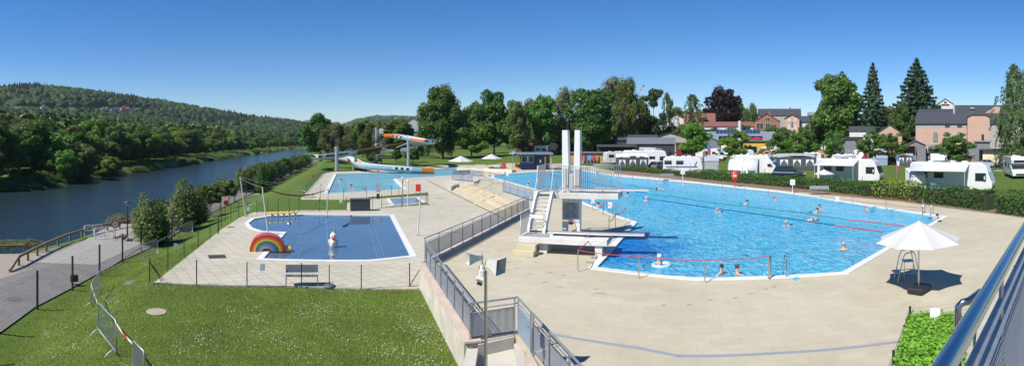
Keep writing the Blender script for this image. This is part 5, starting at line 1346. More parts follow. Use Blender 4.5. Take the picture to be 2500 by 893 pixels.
MB().lathe([(.2, -.05), (.25, .05), (.27, .2), (.22, .38), (.16, .46), (.2, .55), (.21, .66), (.14, .78), (.02, .83)], (0, 0, 0), 18).build('body', WHITE, fg)
MB().ball((0, -.15, .22), (.14, .13, .14)).build('belly', YEL, fg)
MB().ball((-.02, -.18, .52), (.13, .1, .05)).build('beak', REDP, fg)
for s in (-1, 1): MB().ball((.08 * s, -.18, .66), .03, 8, 6).build('eye', BLACK, fg); MB().ball((.25 * s, 0, .28), (.06, .12, .16), 8, 6).build('wing', WHITE, fg)
MB().ball((-.02, -.02, .83), (.09, .05, .06), 8, 6).build('crest', mat('crest_cream', (.70, .52, .25), .5), fg)
quick('shower_pole', MB().tube([G(818, 590, LOW), G(818, 590, LOW) + Z1 * 1.15], .04, 10), GALV, 'grey pipe standing in the splash pool behind the fountain figure', 'pipe')
sp_ = G(655, 530, LOW); ex = G(728, 526, LOW) - sp_; pts = [ex * (i / 60) + Z1 * (.24 + .11 * math.sin(i / 60 * 5.2 * 2 * math.pi)) + Vector((-ex.y, ex.x, 0)).normalized() * .14 * math.cos(i / 60 * 5.2 * 2 * math.pi) for i in range(61)]
quick('wave_tube', MB().tube(pts, .065, 10), YEL, 'twisting yellow play tube at the rim of the splash pool', 'play tube').location = sp_
# guide dots on the splash floor
for (x0, y0, x1, y1, lab) in ((758, 533, 717, 628, 'left'), (905, 545, 932, 632, 'right')):
    mb = MB()
    for i in range(14):
        t = i / 13; t = t ** 1.25; mb.lathe([(.05, 0), (.05, .006), (.03, .01)], G(lerp(x0, x1, t), lerp(y0, y1, t), LOW) - Z1 * .045, 8, False)
    for s in (-1, 1): mb.beam(G(x0, y0, LOW) - Z1 * .044 + Vector((.2 * s, 0, 0)), G(x1, y1, LOW) - Z1 * .044 + Vector((.2 * s, 0, 0)), .02, .006)
    m_ = mat('nozzle_white', (.20, .27, .36), .5); tag(mb.build('jet_line', m_), 'line of small white floor jets in the %s half of the splash pool' % lab, 'floor jets')
quick('curved_pipe', MB().tube([G(838, 532, LOW) - Z1 * .0, G(846, 536, LOW), G(850, 543, LOW), G(846, 549, LOW), G(835, 552, LOW)], .07, 8), mat('pipe_blue', (.12, .17, .26), .4), 'dark curved rim pipe at the back of the splash pool', 'pipe')
quick('spray_cone', MB().lathe([(.16, 0), (.14, .04), (.02, .09)], G(706, 544, LOW) - Z1 * .04, 14), STEEL, 'small steel spray cone in the round part of the splash pool', 'fountain')
# sail posts and furled sail
sps = []
for (tx_, ty_, bx, by, lab) in ((586, 431, 600, 528.5, 'leaning white sail post nearest the river, left of the yellow tube'), (640.5, 457, 655, 573, 'leaning white sail post beside the rainbow slide'), (801, 461, 798, 528, 'thin white sail post at the back of the splash pool'), (1027, 470, 1019.5, 575, 'leaning white sail post on the terrace with a lifebuoy at its top')):
    b = G(bx, by, LOW); r_ = rad(by, LOW); t_ = at(tx_, r_, zat(ty_, r_)); e = empty('sail_post', b, 0, lab, 'post'); MB().tube([(0, 0, 0), t_ - b], .045, 10).build('pole', WHITE2, e); MB().lathe([(.11, 0), (.11, .03)], (0, 0, 0), 12).build('foot_plate', GALV, e); sps.append(t_)
q = sag(sps[1], sps[2], .55, 16)
quick('furled_sail', MB().tube(q, [.02 + .035 * math.sin(math.pi * i / 16) for i in range(17)], 8), mat('sail_maroon', (.20, .05, .035), .8), 'maroon furled shade sail sagging between two posts', 'sail')
for k, (a, b, s_) in enumerate(((sps[0], sps[2] + Z1 * -.1, .1), (sps[0] - Z1 * .06, sps[2] - Z1 * .3, .2), (sps[0] - Z1 * .1, sps[1], .1))): rope(sag(a, b, s_, 8), .008, mat('sail_cord', (.45, .45, .38), .8), ['upper thin cord from the riverside sail post', 'lower thin cord from the riverside sail post', 'cord joining the two leaning sail posts by the river'][k], 0, 'guy_line')
def lifebuoy(p, rz, label, post=None):
    e = empty('lifebuoy', p, rz, label, 'lifebuoy'); MB().box((0, 0, 0), (.34, .14, .48), b=.07).build('case', REDP, e)
    return e
lifebuoy(at(1021, 34, zat(458, 34)), face(1021), 'red lifebuoy case hanging at the top of the terrace sail post')
# bench builder
def bench(p, rz, label, w=1.6):
    e = empty('park_bench', p, rz, label, 'bench')
    MB().box((0, .05, .43), (w, .42, .03), M=Matrix.Rotation(R(-3), 4, 'X'), b=.01).build('seat', mat('mesh_grey', (.20, .21, .22), .5, .4), e)
    MB().box((0, .29, .68), (w, .03, .34), M=Matrix.Rotation(R(-12), 4, 'X'), b=.01).build('backrest', bpy.data.materials['mesh_grey'], e)
    for s in (-1, 1): MB().tube([(s * w * .48, -.18, 0), (s * w * .48, -.2, .55), (s * w * .48, -.12, .62), (s * w * .48, .3, .62)], .022, 7).build('leg', STEEL, e); MB().tube([(s * w * .48, .3, 0), (s * w * .48, .27, .5), (s * w * .48, .34, .84)], .022, 7).build('leg', STEEL, e)
    return e
bench(G(737, 697, LOW), face(737), 'grey mesh bench on the splash terrace behind the wire fence', 1.45)
bench(G(1628, 440), face(1628), 'grey mesh bench before the hedge behind the two nearest caravans', 1.8)
bench(G(2000, 475.5), face(2000), 'grey mesh bench before the hedge below the motorhome with the white awning', 1.9)
e = empty('parasol_stand', G(804, 699, LOW), 0, 'round dark parasol foot with a bare pole beside the splash bench', 'stand')
MB().lathe([(.27, 0), (.27, .05), (.2, .09), (.04, .12)], (0, 0, 0), 18).build('base', mat('stand_grey', (.10, .12, .15), .6), e); MB().tube([(0, 0, .1), (0, 0, .95)], .02, 8).build('pole', BLACK, e)
for a, b, z, lab, h_ in ((641, 652, LOW, 'small blue and white notice on the splash fence left of the bench', .8), (429, 601, LOW, 'small white notice on the side fence of the splash terrace', .75), (832, 491, LOW, 'small white notice on the small lawn fence', .6), (606, 510, LOW, 'small notice on the rear fence near the sail post', .7), (898, 466, LOW, 'small white notice on the leisure pool fence', .7)):
    r_ = rad(b + 30 if z else b, z); r_ = {641: 22.9, 429: 27.6, 832: 48, 606: 42.5, 898: 55.5}[a]
    tag(MB().box(at(a, r_, zat(b, r_)), (.22, .012, .30), face(a)).build('notice', PAPER), lab, 'sign')
# dark cabinet and boards at the foot pool
cb = empty('storage_box', G(880, 515, LOW), face(880) + .1, 'large dark box on the small lawn behind the splash pool', 'box')
MB().box((0, .3, .52), (1.75, .7, 1.02), b=.02).build('body', mat('box_anthracite', (.035, .045, .055), .5), cb); MB().box((0, .3, 1.05), (1.82, .78, .05), b=.01).build('lid', mat('box_lid', (.08, .09, .10), .5), cb)
for a, b, t_, lab in ((983, 502, 435, 'tall pole with a small lamp at the left of the foot pool'), (996, 503, 442, 'tall shower pole with a round head at the foot pool')):
    p = G(a, b, LOW); r_ = rad(b, LOW); h_ = zat(t_, r_) - LOW; e = empty('shower_pole', p, 0, lab, 'pole'); MB().tube([(0, 0, 0), (0, 0, h_)], .05, 10).build('pole', WOODR if a == 983 else WHITE2, e); MB().ball((0, 0, h_), .12, 10, 8).build('head', WHITE, e)
p = G(923, 498, LOW); e = empty('info_board', p, face(923), 'grey upright board on a white pole by the foot pool', 'sign'); MB().tube([(.12, .05, 0), (.12, .05, 2.1)], .03, 8).build('pole', WHITE, e); MB().box((0, 0, 1.6), (.42, .03, .85)).build('board', mat('board_pale', (.36, .36, .36), .6), e); MB().box((0, .1, .75), (.3, .2, .5)).build('meter_box', FDARK, e)
lifebuoy(G(765, 445, LOW) + Z1 * .9, face(765), 'red lifebuoy case on the green fence left of the leisure pool')
for a, b in ((747, 470),): 
    e = empty('sun_lounger', G(752, 482, LOW), .5, 'folded lounger with a white backrest left of the leisure pool', 'lounger'); MB().box((0, 0, .3), (1.3, .5, .05)).build('seat', mat('mesh_grey', (.2, .21, .22), .5), e); MB().box((-.2, 0, .55), (.6, .45, .04), M=Matrix.Rotation(R(35), 4, 'Y')).build('backrest', PAPER, e)
    for s in (-1, 1): MB().tube([(.6 * s, -.2, 0), (.5 * s, 0, .3), (.6 * s, .2, 0)], .015, 5).build('leg', STEEL, e)
quick('pool_handrail', MB().tube([G(782, 470, LOW), G(782, 470, LOW) + Z1 * .95, G(797, 474, LOW) + Z1 * .45, G(797, 474, LOW)], .02, 6), STEEL, 'steel handrail at the near left corner of the leisure pool', 'handrail')

# ------------------------------------------------------------ water slide
SL = lambda px, py, r: at(px, r, zat(py, r))
TW = empty('water_slide', G(921, 399, LOW), 0, 'long winding white slide with green, orange and chequered bands and a spiral stair tower', 'water slide')
T0 = TW.location.copy()
# chutes get paler: two-row side bands; sections carry their own colours
path_ = [(944, 333, 122), (954, 332, 118), (966, 333, 115), (984, 336, 112), (1003, 340, 110), (1025, 344, 107), (1043, 346.5, 106), (1054, 347, 108), (1058, 346.5, 112), (1053, 347, 117), (1036, 349, 120), (1012, 352, 119), (985, 355, 116), (955, 358, 113), (925, 363, 110),
         (895, 368.5, 107), (865, 373, 104), (835, 378, 101), (805, 382, 98.5), (782, 384, 98), (771, 384, 100), (770, 384, 103.5), (782, 384.5, 107), (806, 385.5, 108.5), (832, 387, 108), (853, 390, 105), (864, 395, 101), (873, 401, 97.5), (890, 405.5, 95.3), (915, 408, 94), (945, 411, 93.2), (975, 413, 92.6), (1000, 415, 92.2), (1030, 417, 92), (1060, 418.5, 92)]
P3 = [SL(*q) for q in path_]
dn = []                                           # Catmull-Rom refinement
for i in range(len(P3) - 1):
    p0, p1, p2, p3 = P3[max(i - 1, 0)], P3[i], P3[i + 1], P3[min(i + 2, len(P3) - 1)]
    for k in range(4):
        t = k / 4; dn.append(.5 * ((2 * p1) + (p2 - p0) * t + (2 * p0 - 5 * p1 + 4 * p2 - p3) * t * t + (3 * p1 - p0 - 3 * p2 + p3) * t ** 3))
dn.append(P3[-1])
for k in range(3): dn = [dn[0]] + [(dn[i - 1] + dn[i] * 2 + dn[i + 1]) / 4 for i in range(1, len(dn) - 1)] + [dn[-1]]
GALV2 = mat('slide_grey', (.30, .34, .38), .5, .2, var=.1)
SLW = mat('slide_white', (.50, .57, .60), .35, var=.08, coat=.3); SLG = mat('slide_green', (.012, .10, .045), .35, coat=.3); SLB = mat('slide_pale_blue', (.30, .50, .57), .35, coat=.3); SLO = ORANGE; SLD = mat('slide_dark_green', (.012, .045, .03), .4); SLK = mat('slide_black', (.012, .015, .018), .4)
prof_ = [(-.85, .55), (-.84, .42), (-.78, .02), (-.6, -.26), (-.3, -.44), (.3, -.44), (.6, -.26), (.78, .02), (.84, .42), (.85, .55)]
def section(i0, i1, bands, hull, name='chute_section'):
    """i0..i1 of the refined path; bands: function(ring index) -> material slot for the upper side bands"""
    mb = MB(); rows = []
    for i in range(i0, i1 + 1):
        a, b = dn[max(i - 1, 0)], dn[min(i + 1, len(dn) - 1)]; d = (b - a); d.z = 0; d.normalize(); s = Vector((d.y, -d.x, 0))
        rows.append([dn[i] + s * u + Z1 * v - T0 for u, v in prof_])
    for k in range(len(rows) - 1):
        for j in range(len(prof_) - 1):
            up = j in (0, 8); lo = j in (1, 7)
            mb.cur = (bands(i0 + k, 0) if up else bands(i0 + k, 1)) if (up or lo) else 0
            mb.add([rows[k][j], rows[k][j + 1], rows[k + 1][j + 1], rows[k + 1][j]], [(0, 1, 2, 3)], False)
    o = mb.build(name, [hull, SLG, SLO, SLK, WHITE, SLB, SLD], TW); md = o.modifiers.new('wall', 'SOLIDIFY'); md.thickness = .05
    rim = MB()
    for jj in (0, -1): rim.tube([r_[jj] for r_ in rows], .06, 5)
    return o
plain = lambda c0, c1=None: (lambda i, row: c0 if row == 0 else (c0 if c1 is None else c1))
chk = lambda i, row: 3 if (i + row) % 2 else 4
ck1 = lambda i, r: (3 if i % 2 else 4) if r == 1 else 4
section(0, 8, plain(2, 2), SLO); section(8, 13, chk, SLW); section(13, 17, plain(4, 5), SLB); section(17, 23, plain(4, 2), SLB); section(23, 30, ck1, SLB)
section(30, 38, plain(0, 0), SLW); section(38, 46, plain(4, 0), SLW); section(46, 54, plain(2, 6), SLD); section(54, 56, chk, SLW); section(56, 64, plain(2, 6), SLD); section(64, 67, plain(0, 0), SLB)
section(67, 73, plain(4, 6), SLW); section(73, 78, ck1, SLW); section(78, 82, plain(1, 1), SLW); section(82, 94, plain(4, 0), SLW); section(94, 101, plain(4, 0), SLW); section(101, 103, chk, SLW); section(103, 107, plain(4, 2), SLW)
section(107, 115, plain(4, 0), SLB); section(115, 122, plain(4, 0), SLB); section(122, 129, ck1, SLB); section(129, 132, plain(5, 5), GALV2); section(132, len(dn) - 1, plain(2, 2), SLO)
def col_(px, py0, top, w, r=None, name='column', m=None):
    r = r or rad(py0, LOW); b = at(px, r, LOW) - T0; h_ = zat(top, r) - LOW; return MB().tube([b, b + Z1 * h_], w, 14).build(name, m or GALV2, TW)
col_(919, 399, 311, .34); col_(931, 398, 342, .16); col_(822, 418, 358, .34); col_(997, 411, 341, .32)
for a, b, t_ in ((862, 416, 404), (899, 419.5, 410), (923, 417, 412)): col_(a, b, t_, .1, 94.5, 'support_post')
rt = 124; ctr = at(926, rt, 0)
stp = MB(); hr = MB(); hr2 = MB(); n = 54; zt = zat(330, rt)
for i in range(n):
    a = i / n * 2 * math.pi * 2.6 + 2.; z = lerp(LOW, zt, i / n); c_, s_ = math.cos(a), math.sin(a); a2 = a + .3
    stp.add([ctr + Vector((.25 * c_, .25 * s_, z)) - T0, ctr + Vector((1.5 * c_, 1.5 * s_, z)) - T0, ctr + Vector((1.5 * math.cos(a2), 1.5 * math.sin(a2), z)) - T0, ctr + Vector((.25 * math.cos(a2), .25 * math.sin(a2), z)) - T0,
             ctr + Vector((.25 * c_, .25 * s_, z + .06)) - T0, ctr + Vector((1.5 * c_, 1.5 * s_, z + .06)) - T0, ctr + Vector((1.5 * math.cos(a2), 1.5 * math.sin(a2), z + .06)) - T0, ctr + Vector((.25 * math.cos(a2), .25 * math.sin(a2), z + .06)) - T0], [(3, 2, 1, 0), (4, 5, 6, 7), (0, 1, 5, 4), (1, 2, 6, 5), (2, 3, 7, 6), (3, 0, 4, 7)])
for hz_ in (.5, 1.05): hr.tube([ctr + Vector((1.52 * math.cos(i / n * 16.34 + 2.), 1.52 * math.sin(i / n * 16.34 + 2.), lerp(LOW, zt, i / n) + hz_)) - T0 for i in range(n)], .035, 5)
for i in range(0, n, 1): a = i / n * 16.34 + 2.; p = ctr + Vector((1.52 * math.cos(a), 1.52 * math.sin(a), lerp(LOW, zt, i / n))) - T0; hr.tube([p, p + Z1 * 1.05], .018, 4)
stp.build('spiral_treads', GALV, TW); hr.build('spiral_railing', GALV, TW)
pf = MB(); pf.box(at(935, 123, zt) - T0, (3.2, 2.6, .12), face(935)); pf.build('start_platform', GALV, TW)
pr2 = MB(); 
for dx in (-1.5, 0, 1.5): q_ = at(935, 121.8, zt) - T0 + Vector((dx, 0, 0)); pr2.tube([q_, q_ + Z1 * 1.15], .03, 5)
pr2.tube([at(935, 121.8, zt) - T0 + Vector((-1.5, 0, 1.15)), at(935, 121.8, zt) - T0 + Vector((1.5, 0, 1.15))], .03, 5); pr2.build('platform_railing', GALV, TW)
sg_ = MB().box(at(931, 121, zat(320, 121)) - T0, (.9, .06, 1.1), face(931)).build('slide_rules_sign', PAPER, TW)
for a, b in ((.0, .2), (-.2, -.2), (.2, -.2)): MB().box(at(931, 120.9, zat(320, 121)) - T0 + Vector((a, 0, b)), (.2, .05, .2), face(931)).build('sign_symbol', mat('sign_blue', (.05, .15, .5), .5), sg_)
for z_, x1 in ((zat(364, 105), 978), (zat(361, 105), 990)): MB().beam(at(x1, 106, z_) - T0, at(1000, 105, z_) - T0, .06, .06).build('bracket_arm', GALV, TW)
MB().beam(at(996, 105, zat(351, 105)) - T0, at(1048, 108, zat(350, 108)) - T0, .25, .25).build('support_arm', GALV2, TW); MB().beam(at(997, 105, zat(349, 105)) - T0, at(962, 114, zat(362, 114)) - T0, .16, .16).build('support_arm', GALV2, TW)
MB().beam(at(822, 97, zat(364, 97)) - T0, at(838, 101, zat(376, 101)) - T0, .18, .18).build('support_arm', GALV2, TW)
# ------------------------------------------------------------ attendant kiosk
kz = empty('kiosk', G(1279, 414.5), face(1295) + .10, 'blue lifeguard kiosk with big windows and a wide flat roof beside the pools', 'kiosk')
KB = mat('kiosk_blue', (.018, .045, .14), .5, var=.1); KR = mat('kiosk_roof', (.16, .19, .20), .7, var=.1)
MB().box((2.0, 1.9, .62), (4.9, 3.6, 1.24), b=.02).build('lower_wall', KB, kz)
MB().box((3.2, 2.0, 1.9), (2.5, 3.4, 1.35)).build('upper_wall', KB, kz)
MB().box((.9, 2.1, 2.5), (2.4, 3.2, .35)).build('upper_wall', KB, kz)
for x0, w_ in ((-.35, 1.05), (.78, .98)):
    f = MB().box((x0 + .45, .16, 1.78), (w_, .08, 1.08)).build('window', WHITE2, kz); MB().box((x0 + .45, .11, 1.78), (w_ - .14, .04, .94)).build('pane', DKGL, f)
for y0 in (.8, 1.8, 2.8):
    f = MB().box((-.42, y0, 1.78), (.08, .95, 1.08)).build('window', WHITE2, kz); MB().box((-.47, y0, 1.78), (.04, .8, .94)).build('pane', DKGL, f)
f = MB().box((2.15, .12, 1.15), (.85, .06, 2.1)).build('door', mat('door_navy', (.012, .02, .05), .5), kz); MB().box((2.85, .12, 1.35), (.5, .06, 1.6)).build('door_glass', DKGL, f)
MB().box((2.85, .08, 1.45), (.3, .02, .5)).build('notice', PAPER, kz)
MB().box((3.7, .15, 1.3), (.28, .14, 1.9), b=.05).build('rescue_pole', YEL, kz)
MB().box((1.3, 1.3, 2.82), (7.2, 5.0, .2), b=.02).build('roof', KR, kz)
MB().box((1.3, 1.3, 2.70), (7.28, 5.08, .06)).build('roof_edge', mat('roof_edge_grey', (.42, .46, .46), .6), kz)
MB().tube([(-2.0, -.9, 0), (-2.0, -.9, 2.7)], .05, 8).build('roof_post', GALV, kz)
MB().tube([(4.55, -.9, 0), (4.55, -.9, 2.7)], .07, 8).build('roof_post', WHITE2, kz)
MB().lathe([(.28, -.05), (.28, .05)], (-1.9, -1.4, 2.95), 16, False, Matrix.Rotation(R(90), 3, 'X')).build('clock', mat('clock_face', (.35, .42, .5), .4), kz)
ob = empty('rescue_board', G(1263, 412), face(1263) + .5, 'orange rescue board leaning on the blue kiosk wall', 'rescue board'); MB().box((0, 0, .55), (1.1, .12, .72), M=Matrix.Rotation(R(18), 4, 'Y'), b=.12).build('board', ORANGE, ob); MB().box((.1, -.07, .55), (.2, .02, .24)).build('badge', mat('badge_brown', (.25, .07, .02), .5), ob)
e = empty('lifebuoy_stand', G(1231, 417), face(1231), 'red lifebuoy cabinet on the deck beside the standing bather', 'lifebuoy'); MB().box((0, 0, .85), (.55, .3, .95), b=.16).build('case', REDP, e); MB().tube([(0, 0, 0), (0, 0, .5)], .04, 8).build('post', REDP, e)
e = empty('lifebuoy_stand', G(1794, 456.5), face(1794), 'round red lifebuoy cabinet on a post in front of the hedge', 'lifebuoy')
MB().tube([(0, 0, 0), (0, 0, 1.0)], .045, 8).build('post', REDP, e); MB().lathe([(.01, -.1), (.36, -.08), (.42, 0), (.36, .08), (.01, .1)], (0, 0, 1.25), 20, True, Matrix.Rotation(R(90), 3, 'X'), 1, 1.3).build('case', REDP, e)
ms = MB(); 
for s in (-1, 1): ms.box((.13 * s, -.13, 1.28), (.06, .02, .28)); ms.box((.06 * s, -.13, 1.28), (.1, .02, .1))
ms.build('white_mark', PAPER, e)
for a, b, t_, lab in ((1667, 456, 413, 'white depth board on a post in front of the caravan hedge'), (1935, 471, 438, 'white depth board on a post in front of the blue-black car')):
    p = G(a, b); r_ = rad(b); h_ = zat(t_, r_); e = empty('depth_board', p, face(a), lab, 'sign'); MB().tube([(0, .03, 0), (0, .03, h_)], .04, 8).build('post', WHITE, e); MB().box((0, 0, h_ - .28), (.5, .03, .55)).build('board', WHITE, e)
    t_m = MB(); [t_m.box((0, -.02, h_ - .15 - k * .09), (.34 - .06 * (k % 2), .004, .02)) for k in range(4)]; t_m.build('board_text', mat('faint_ink', (.35, .37, .4), .7), e)
tag(MB().box(G(2044, 492) + Z1 * .2, (.32, .02, .42), face(2044)).build('notice', PAPER), 'small white notice at the foot of the hedge on the far deck', 'sign')

# ------------------------------------------------------------ riverside furniture
def gf(a, b): return G(a, b, FEN)
gr = [gf(24, 664), gf(46, 648), gf(68, 636), gf(91, 624), gf(113, 613), gf(142, 600), gf(171, 588), gf(200, 578.5), gf(231, 570.5), gf(262, 563), gf(292, 557), gf(330, 548)]
e = empty('timber_guardrail', gr[0], 0, 'curving weathered timber guardrail along the river edge of the apron', 'guardrail')
for i, p in enumerate(gr[1:-1] if False else gr): MB().tube([p - gr[0], p - gr[0] + Z1 * (.62 if i else .1)], .09, 8).build('post', WOODR, e)
for i, (a, b) in enumerate(zip(gr[:-1], gr[1:])): MB().tube([a - gr[0] + Z1 * (.58 if i else .1), b - gr[0] + Z1 * .58], .10, 8).build('rail', WOODR, e)
g2 = [gf(-40, 622), gf(0, 613), gf(30, 612), gf(60, 612)]
e = empty('timber_guardrail', g2[0], 0, 'low dark timber rail at the far left by the gravel path', 'guardrail')
for p in g2: MB().tube([p - g2[0], p - g2[0] + Z1 * .4], .06, 6).build('post', WOODR, e)
MB().tube([p - g2[0] + Z1 * .4 for p in g2], .07, 6).build('rail', WOODR, e)
for (a, b, x1, y1, lab) in ((206, 578, 248, 574, 'rear white tubular hoop barrier on the apron'), (231, 584, 277, 580, 'front white tubular hoop barrier on the apron')):
    p, q = gf(a, b), gf(x1, y1); e = empty('hoop_barrier', p, 0, lab, 'barrier'); d = q - p
    MB().tube([(0, 0, 0), (0, 0, .85), d * .04 + Z1 * .92, d * .96 + Z1 * .92, d + Z1 * .85, d], .035, 8).build('frame', WHITE, e); MB().tube([Z1 * .5, d + Z1 * .5], .03, 8).build('rail', WHITE, e); MB().tube([d * .5, d * .5 + Z1 * .9], .03, 8).build('upright', WHITE, e)
def roundsign(px, py, top, label, kind):
    p = gf(px, py); r_ = rad(py, FEN); h_ = zat(top, r_) - FEN; e = empty('road_sign', p, face(px), label, 'road sign'); MB().tube([(0, .03, 0), (0, .03, h_)], .03, 8).build('pole', GALV, e)
    RX = Matrix.Rotation(R(90), 3, 'X'); rr = .33
    MB().lathe([(rr, -.01), (rr, .01)], (0, 0, h_ - .33), 28, False, RX).build('disc', mat('sign_red', (.50, .02, .03), .4) if kind == 'red' else mat('sign_blue2', (.012, .08, .38), .4), e)
    if kind == 'red': MB().lathe([(rr * .72, -.005), (rr * .72, .005)], (0, -.014, h_ - .33), 28, False, RX).build('disc_centre', WHITE, e); MB().box((0, -.022, h_ - .33), (.1, .004, .16)).build('symbol', INK, e)
    else:
        for sx, k in ((-.11, 1.), (.1, .75)):
            s = MB(); s.lathe([(.04 * k, -.003), (.04 * k, .003)], (sx, -.014, h_ - .33 + .17 * k), 10, False, RX); s.side([(sx - .06 * k, -.02 + h_ - .33), (sx + .06 * k, -.02 + h_ - .33), (sx + .045 * k, .12 * k + h_ - .33), (sx - .045 * k, .12 * k + h_ - .33)], -.018, -.012); s.side([(sx - .05 * k, h_ - .53), (sx - .01, h_ - .53), (sx, h_ - .35), (sx - .04 * k, h_ - .35)], -.018, -.012); s.side([(sx + .02, h_ - .53), (sx + .06 * k, h_ - .53), (sx + .04 * k, h_ - .35), (sx, h_ - .35)], -.018, -.012); s.build('symbol', WHITE, e)
roundsign(281.5, 588, 537, 'round red-rimmed white traffic sign on a pole by the apron', 'red')
roundsign(394, 582, 529, 'round blue footpath sign with two white walking figures', 'blue')
def street_lamp(p, h_, label, m): 
    e = empty('street_lamp', p, 0, label, 'street lamp'); MB().tube([(0, 0, 0), (0, 0, h_ - .15)], [.08, .05], 10).build('pole', m, e)
    MB().lathe([(.06, h_ - .38), (.16, h_ - .12), (.16, h_ - .1)], (0, 0, 0), 14).build('lantern', mat('lamp_glass', (.5, .5, .46), .2), e); MB().lathe([(.3, h_ - .1), (.34, h_ - .06), (.1, h_)], (0, 0, 0), 16).build('hood', m, e)
RB = mat('maroon_paint', (.13, .035, .035), .5, var=.1)
p = gf(311, 575); street_lamp(p, zat(492, rad(575, FEN)) - FEN, 'maroon riverside street lamp with a flat hood, left of the first bush', RB)
p = gf(527, 492); street_lamp(p, zat(435, rad(492, FEN)) - FEN, 'second maroon riverside lamp behind the pollarded trees', RB)
p = gf(627, 452); street_lamp(p, zat(409, rad(452, FEN)) - FEN, 'farthest maroon riverside lamp by the bush row', RB)
p = gf(637, 450); quick('flag_pole', MB().tube([p, p + Z1 * (zat(380, rad(450, FEN)) - FEN)], .06, 6), GALV, 'bare grey mast beside the river', 'mast')
st_ = empty('boulder_bed', gf(313, 584), 0, 'low bed of rough stones around the foot of the riverside lamp', 'stones')
gg = random.Random(3); mb = MB()
for i in range(16): mb.ball((gg.uniform(-1.1, 1.1), gg.uniform(-.5, .5), .08), (gg.uniform(.15, .3), gg.uniform(.12, .25), gg.uniform(.12, .25)), 7, 5)
tag(mb.build('stones', mat('stone_grey', (.18, .16, .14), .9, var=.3), st_), kind='stuff')
tag(MB().box(gf(181, 694) + Z1 * .35, (.45, .2, .4), 1.0, b=.03).build('litter_bin', mat('bin_brown', (.07, .04, .035), .6)), 'small brown box bin fixed to the riverside fence', 'bin')
tag(MB().box(gf(551, 500) + Z1 * .3, (.6, .4, .6), .6, b=.12).build('litter_bin', REDP), 'small red box beside the river path', 'bin')
# crowd barriers and tape
def barrier(p, q, label, hgt=1.08, legs=True):
    e = empty('crowd_barrier', p, 0, label, 'barrier'); d = q - p; n_ = Vector((-d.y, d.x, 0)).normalized()
    MB().tube([Z1 * .14, Z1 * (hgt - .12), d * .05 + Z1 * hgt, d * .95 + Z1 * hgt, d + Z1 * (hgt - .12), d + Z1 * .14], .022, 7, True).build('frame', GALV, e)
    mb = MB(); k = 20
    for i in range(1, k): mb.tube([d * (i / k) + Z1 * .16, d * (i / k) + Z1 * (hgt - .02)], .007, 4, cap=False)
    mb.tube([d * .02 + Z1 * .16, d * .98 + Z1 * .16], .012, 5); mb.build('bars', GALV, e)
    for t in (.06, .94): MB().tube([d * t + n_ * .32 - Z1 * .02, d * t + n_ * .2 + Z1 * .1, d * t + Z1 * .22, d * t - n_ * .2 + Z1 * .1, d * t - n_ * .32 - Z1 * .02], .014, 5).build('foot', GALV, e)
    return e, p, q
def gtb(a, b): return Gt(a, b)
bs = [(344, 637, 385, 621, 'crowd barrier beside the dark bush near the fence corner'), (438, 586, 470, 569, 'crowd barrier standing behind the splash side fence'), (514, 537, 538, 528, 'farthest crowd barrier by the double fence gate'),
      (223, 752, 247, 706, 'crowd barrier on the slope at the end of the red and white tape'), (240, 814, 284, 872, 'nearest full crowd barrier on the front lawn'), (325, 930, 352, 960, 'crowd barrier cut off by the bottom edge of the picture'), (600, 506, 632, 500, 'crowd barrier behind the riverside sail post')]
BB = [barrier(gtb(a, b), gtb(c, d), l_) for a, b, c, d, l_ in bs]
tm, tn_, tl, tb = nodes('hazard_tape'); g_n = tn_.new('ShaderNodeNewGeometry'); cb_ = tn_.new('ShaderNodeTexWave'); cb_.bands_direction = 'DIAGONAL'; cb_.inputs['Scale'].default_value = 1.6; tl.new(g_n.outputs['Position'], cb_.inputs['Vector']); tl.new(ramp(tn_, tl, cb_.outputs['Fac'], [(.48, (.70, .68, .66)), (.52, (.50, .06, .04))]), tb.inputs['Base Color'])
def tape(a, b, lab, s=.05): 
    mb = MB(); P_ = sag(a, b, s, 8)
    for p, q in zip(P_[:-1], P_[1:]): mb.beam(p, q, .006, .07)
    quick('hazard_tape', mb, tm, lab, 'tape')
tape(BB[3][1] + Z1 * 1.0, BB[4][1] + Z1 * 1.0, 'red and white tape joining the two barriers on the slope')
tape(BB[4][2] + Z1 * 1.0, BB[5][1] + Z1 * 1.0, 'red and white tape from the nearest barrier to the one at the bottom edge')
tape(Vector((*ff[4][:2], ff[4].z)) + Z1 * .12, Vector((*ff[6][:2], ff[6].z)) + Z1 * .35, 'low red and white tape along the foot of the tall fence', .02)
tape(BB[0][2] + Z1 * .9, BB[1][1] + Z1 * .9, 'tape stretched from the corner barrier to the next one uphill', .04)
tape(BB[1][2] + Z1 * .9, BB[2][1] + Z1 * .9, 'tape stretched to the farthest barrier', .04)
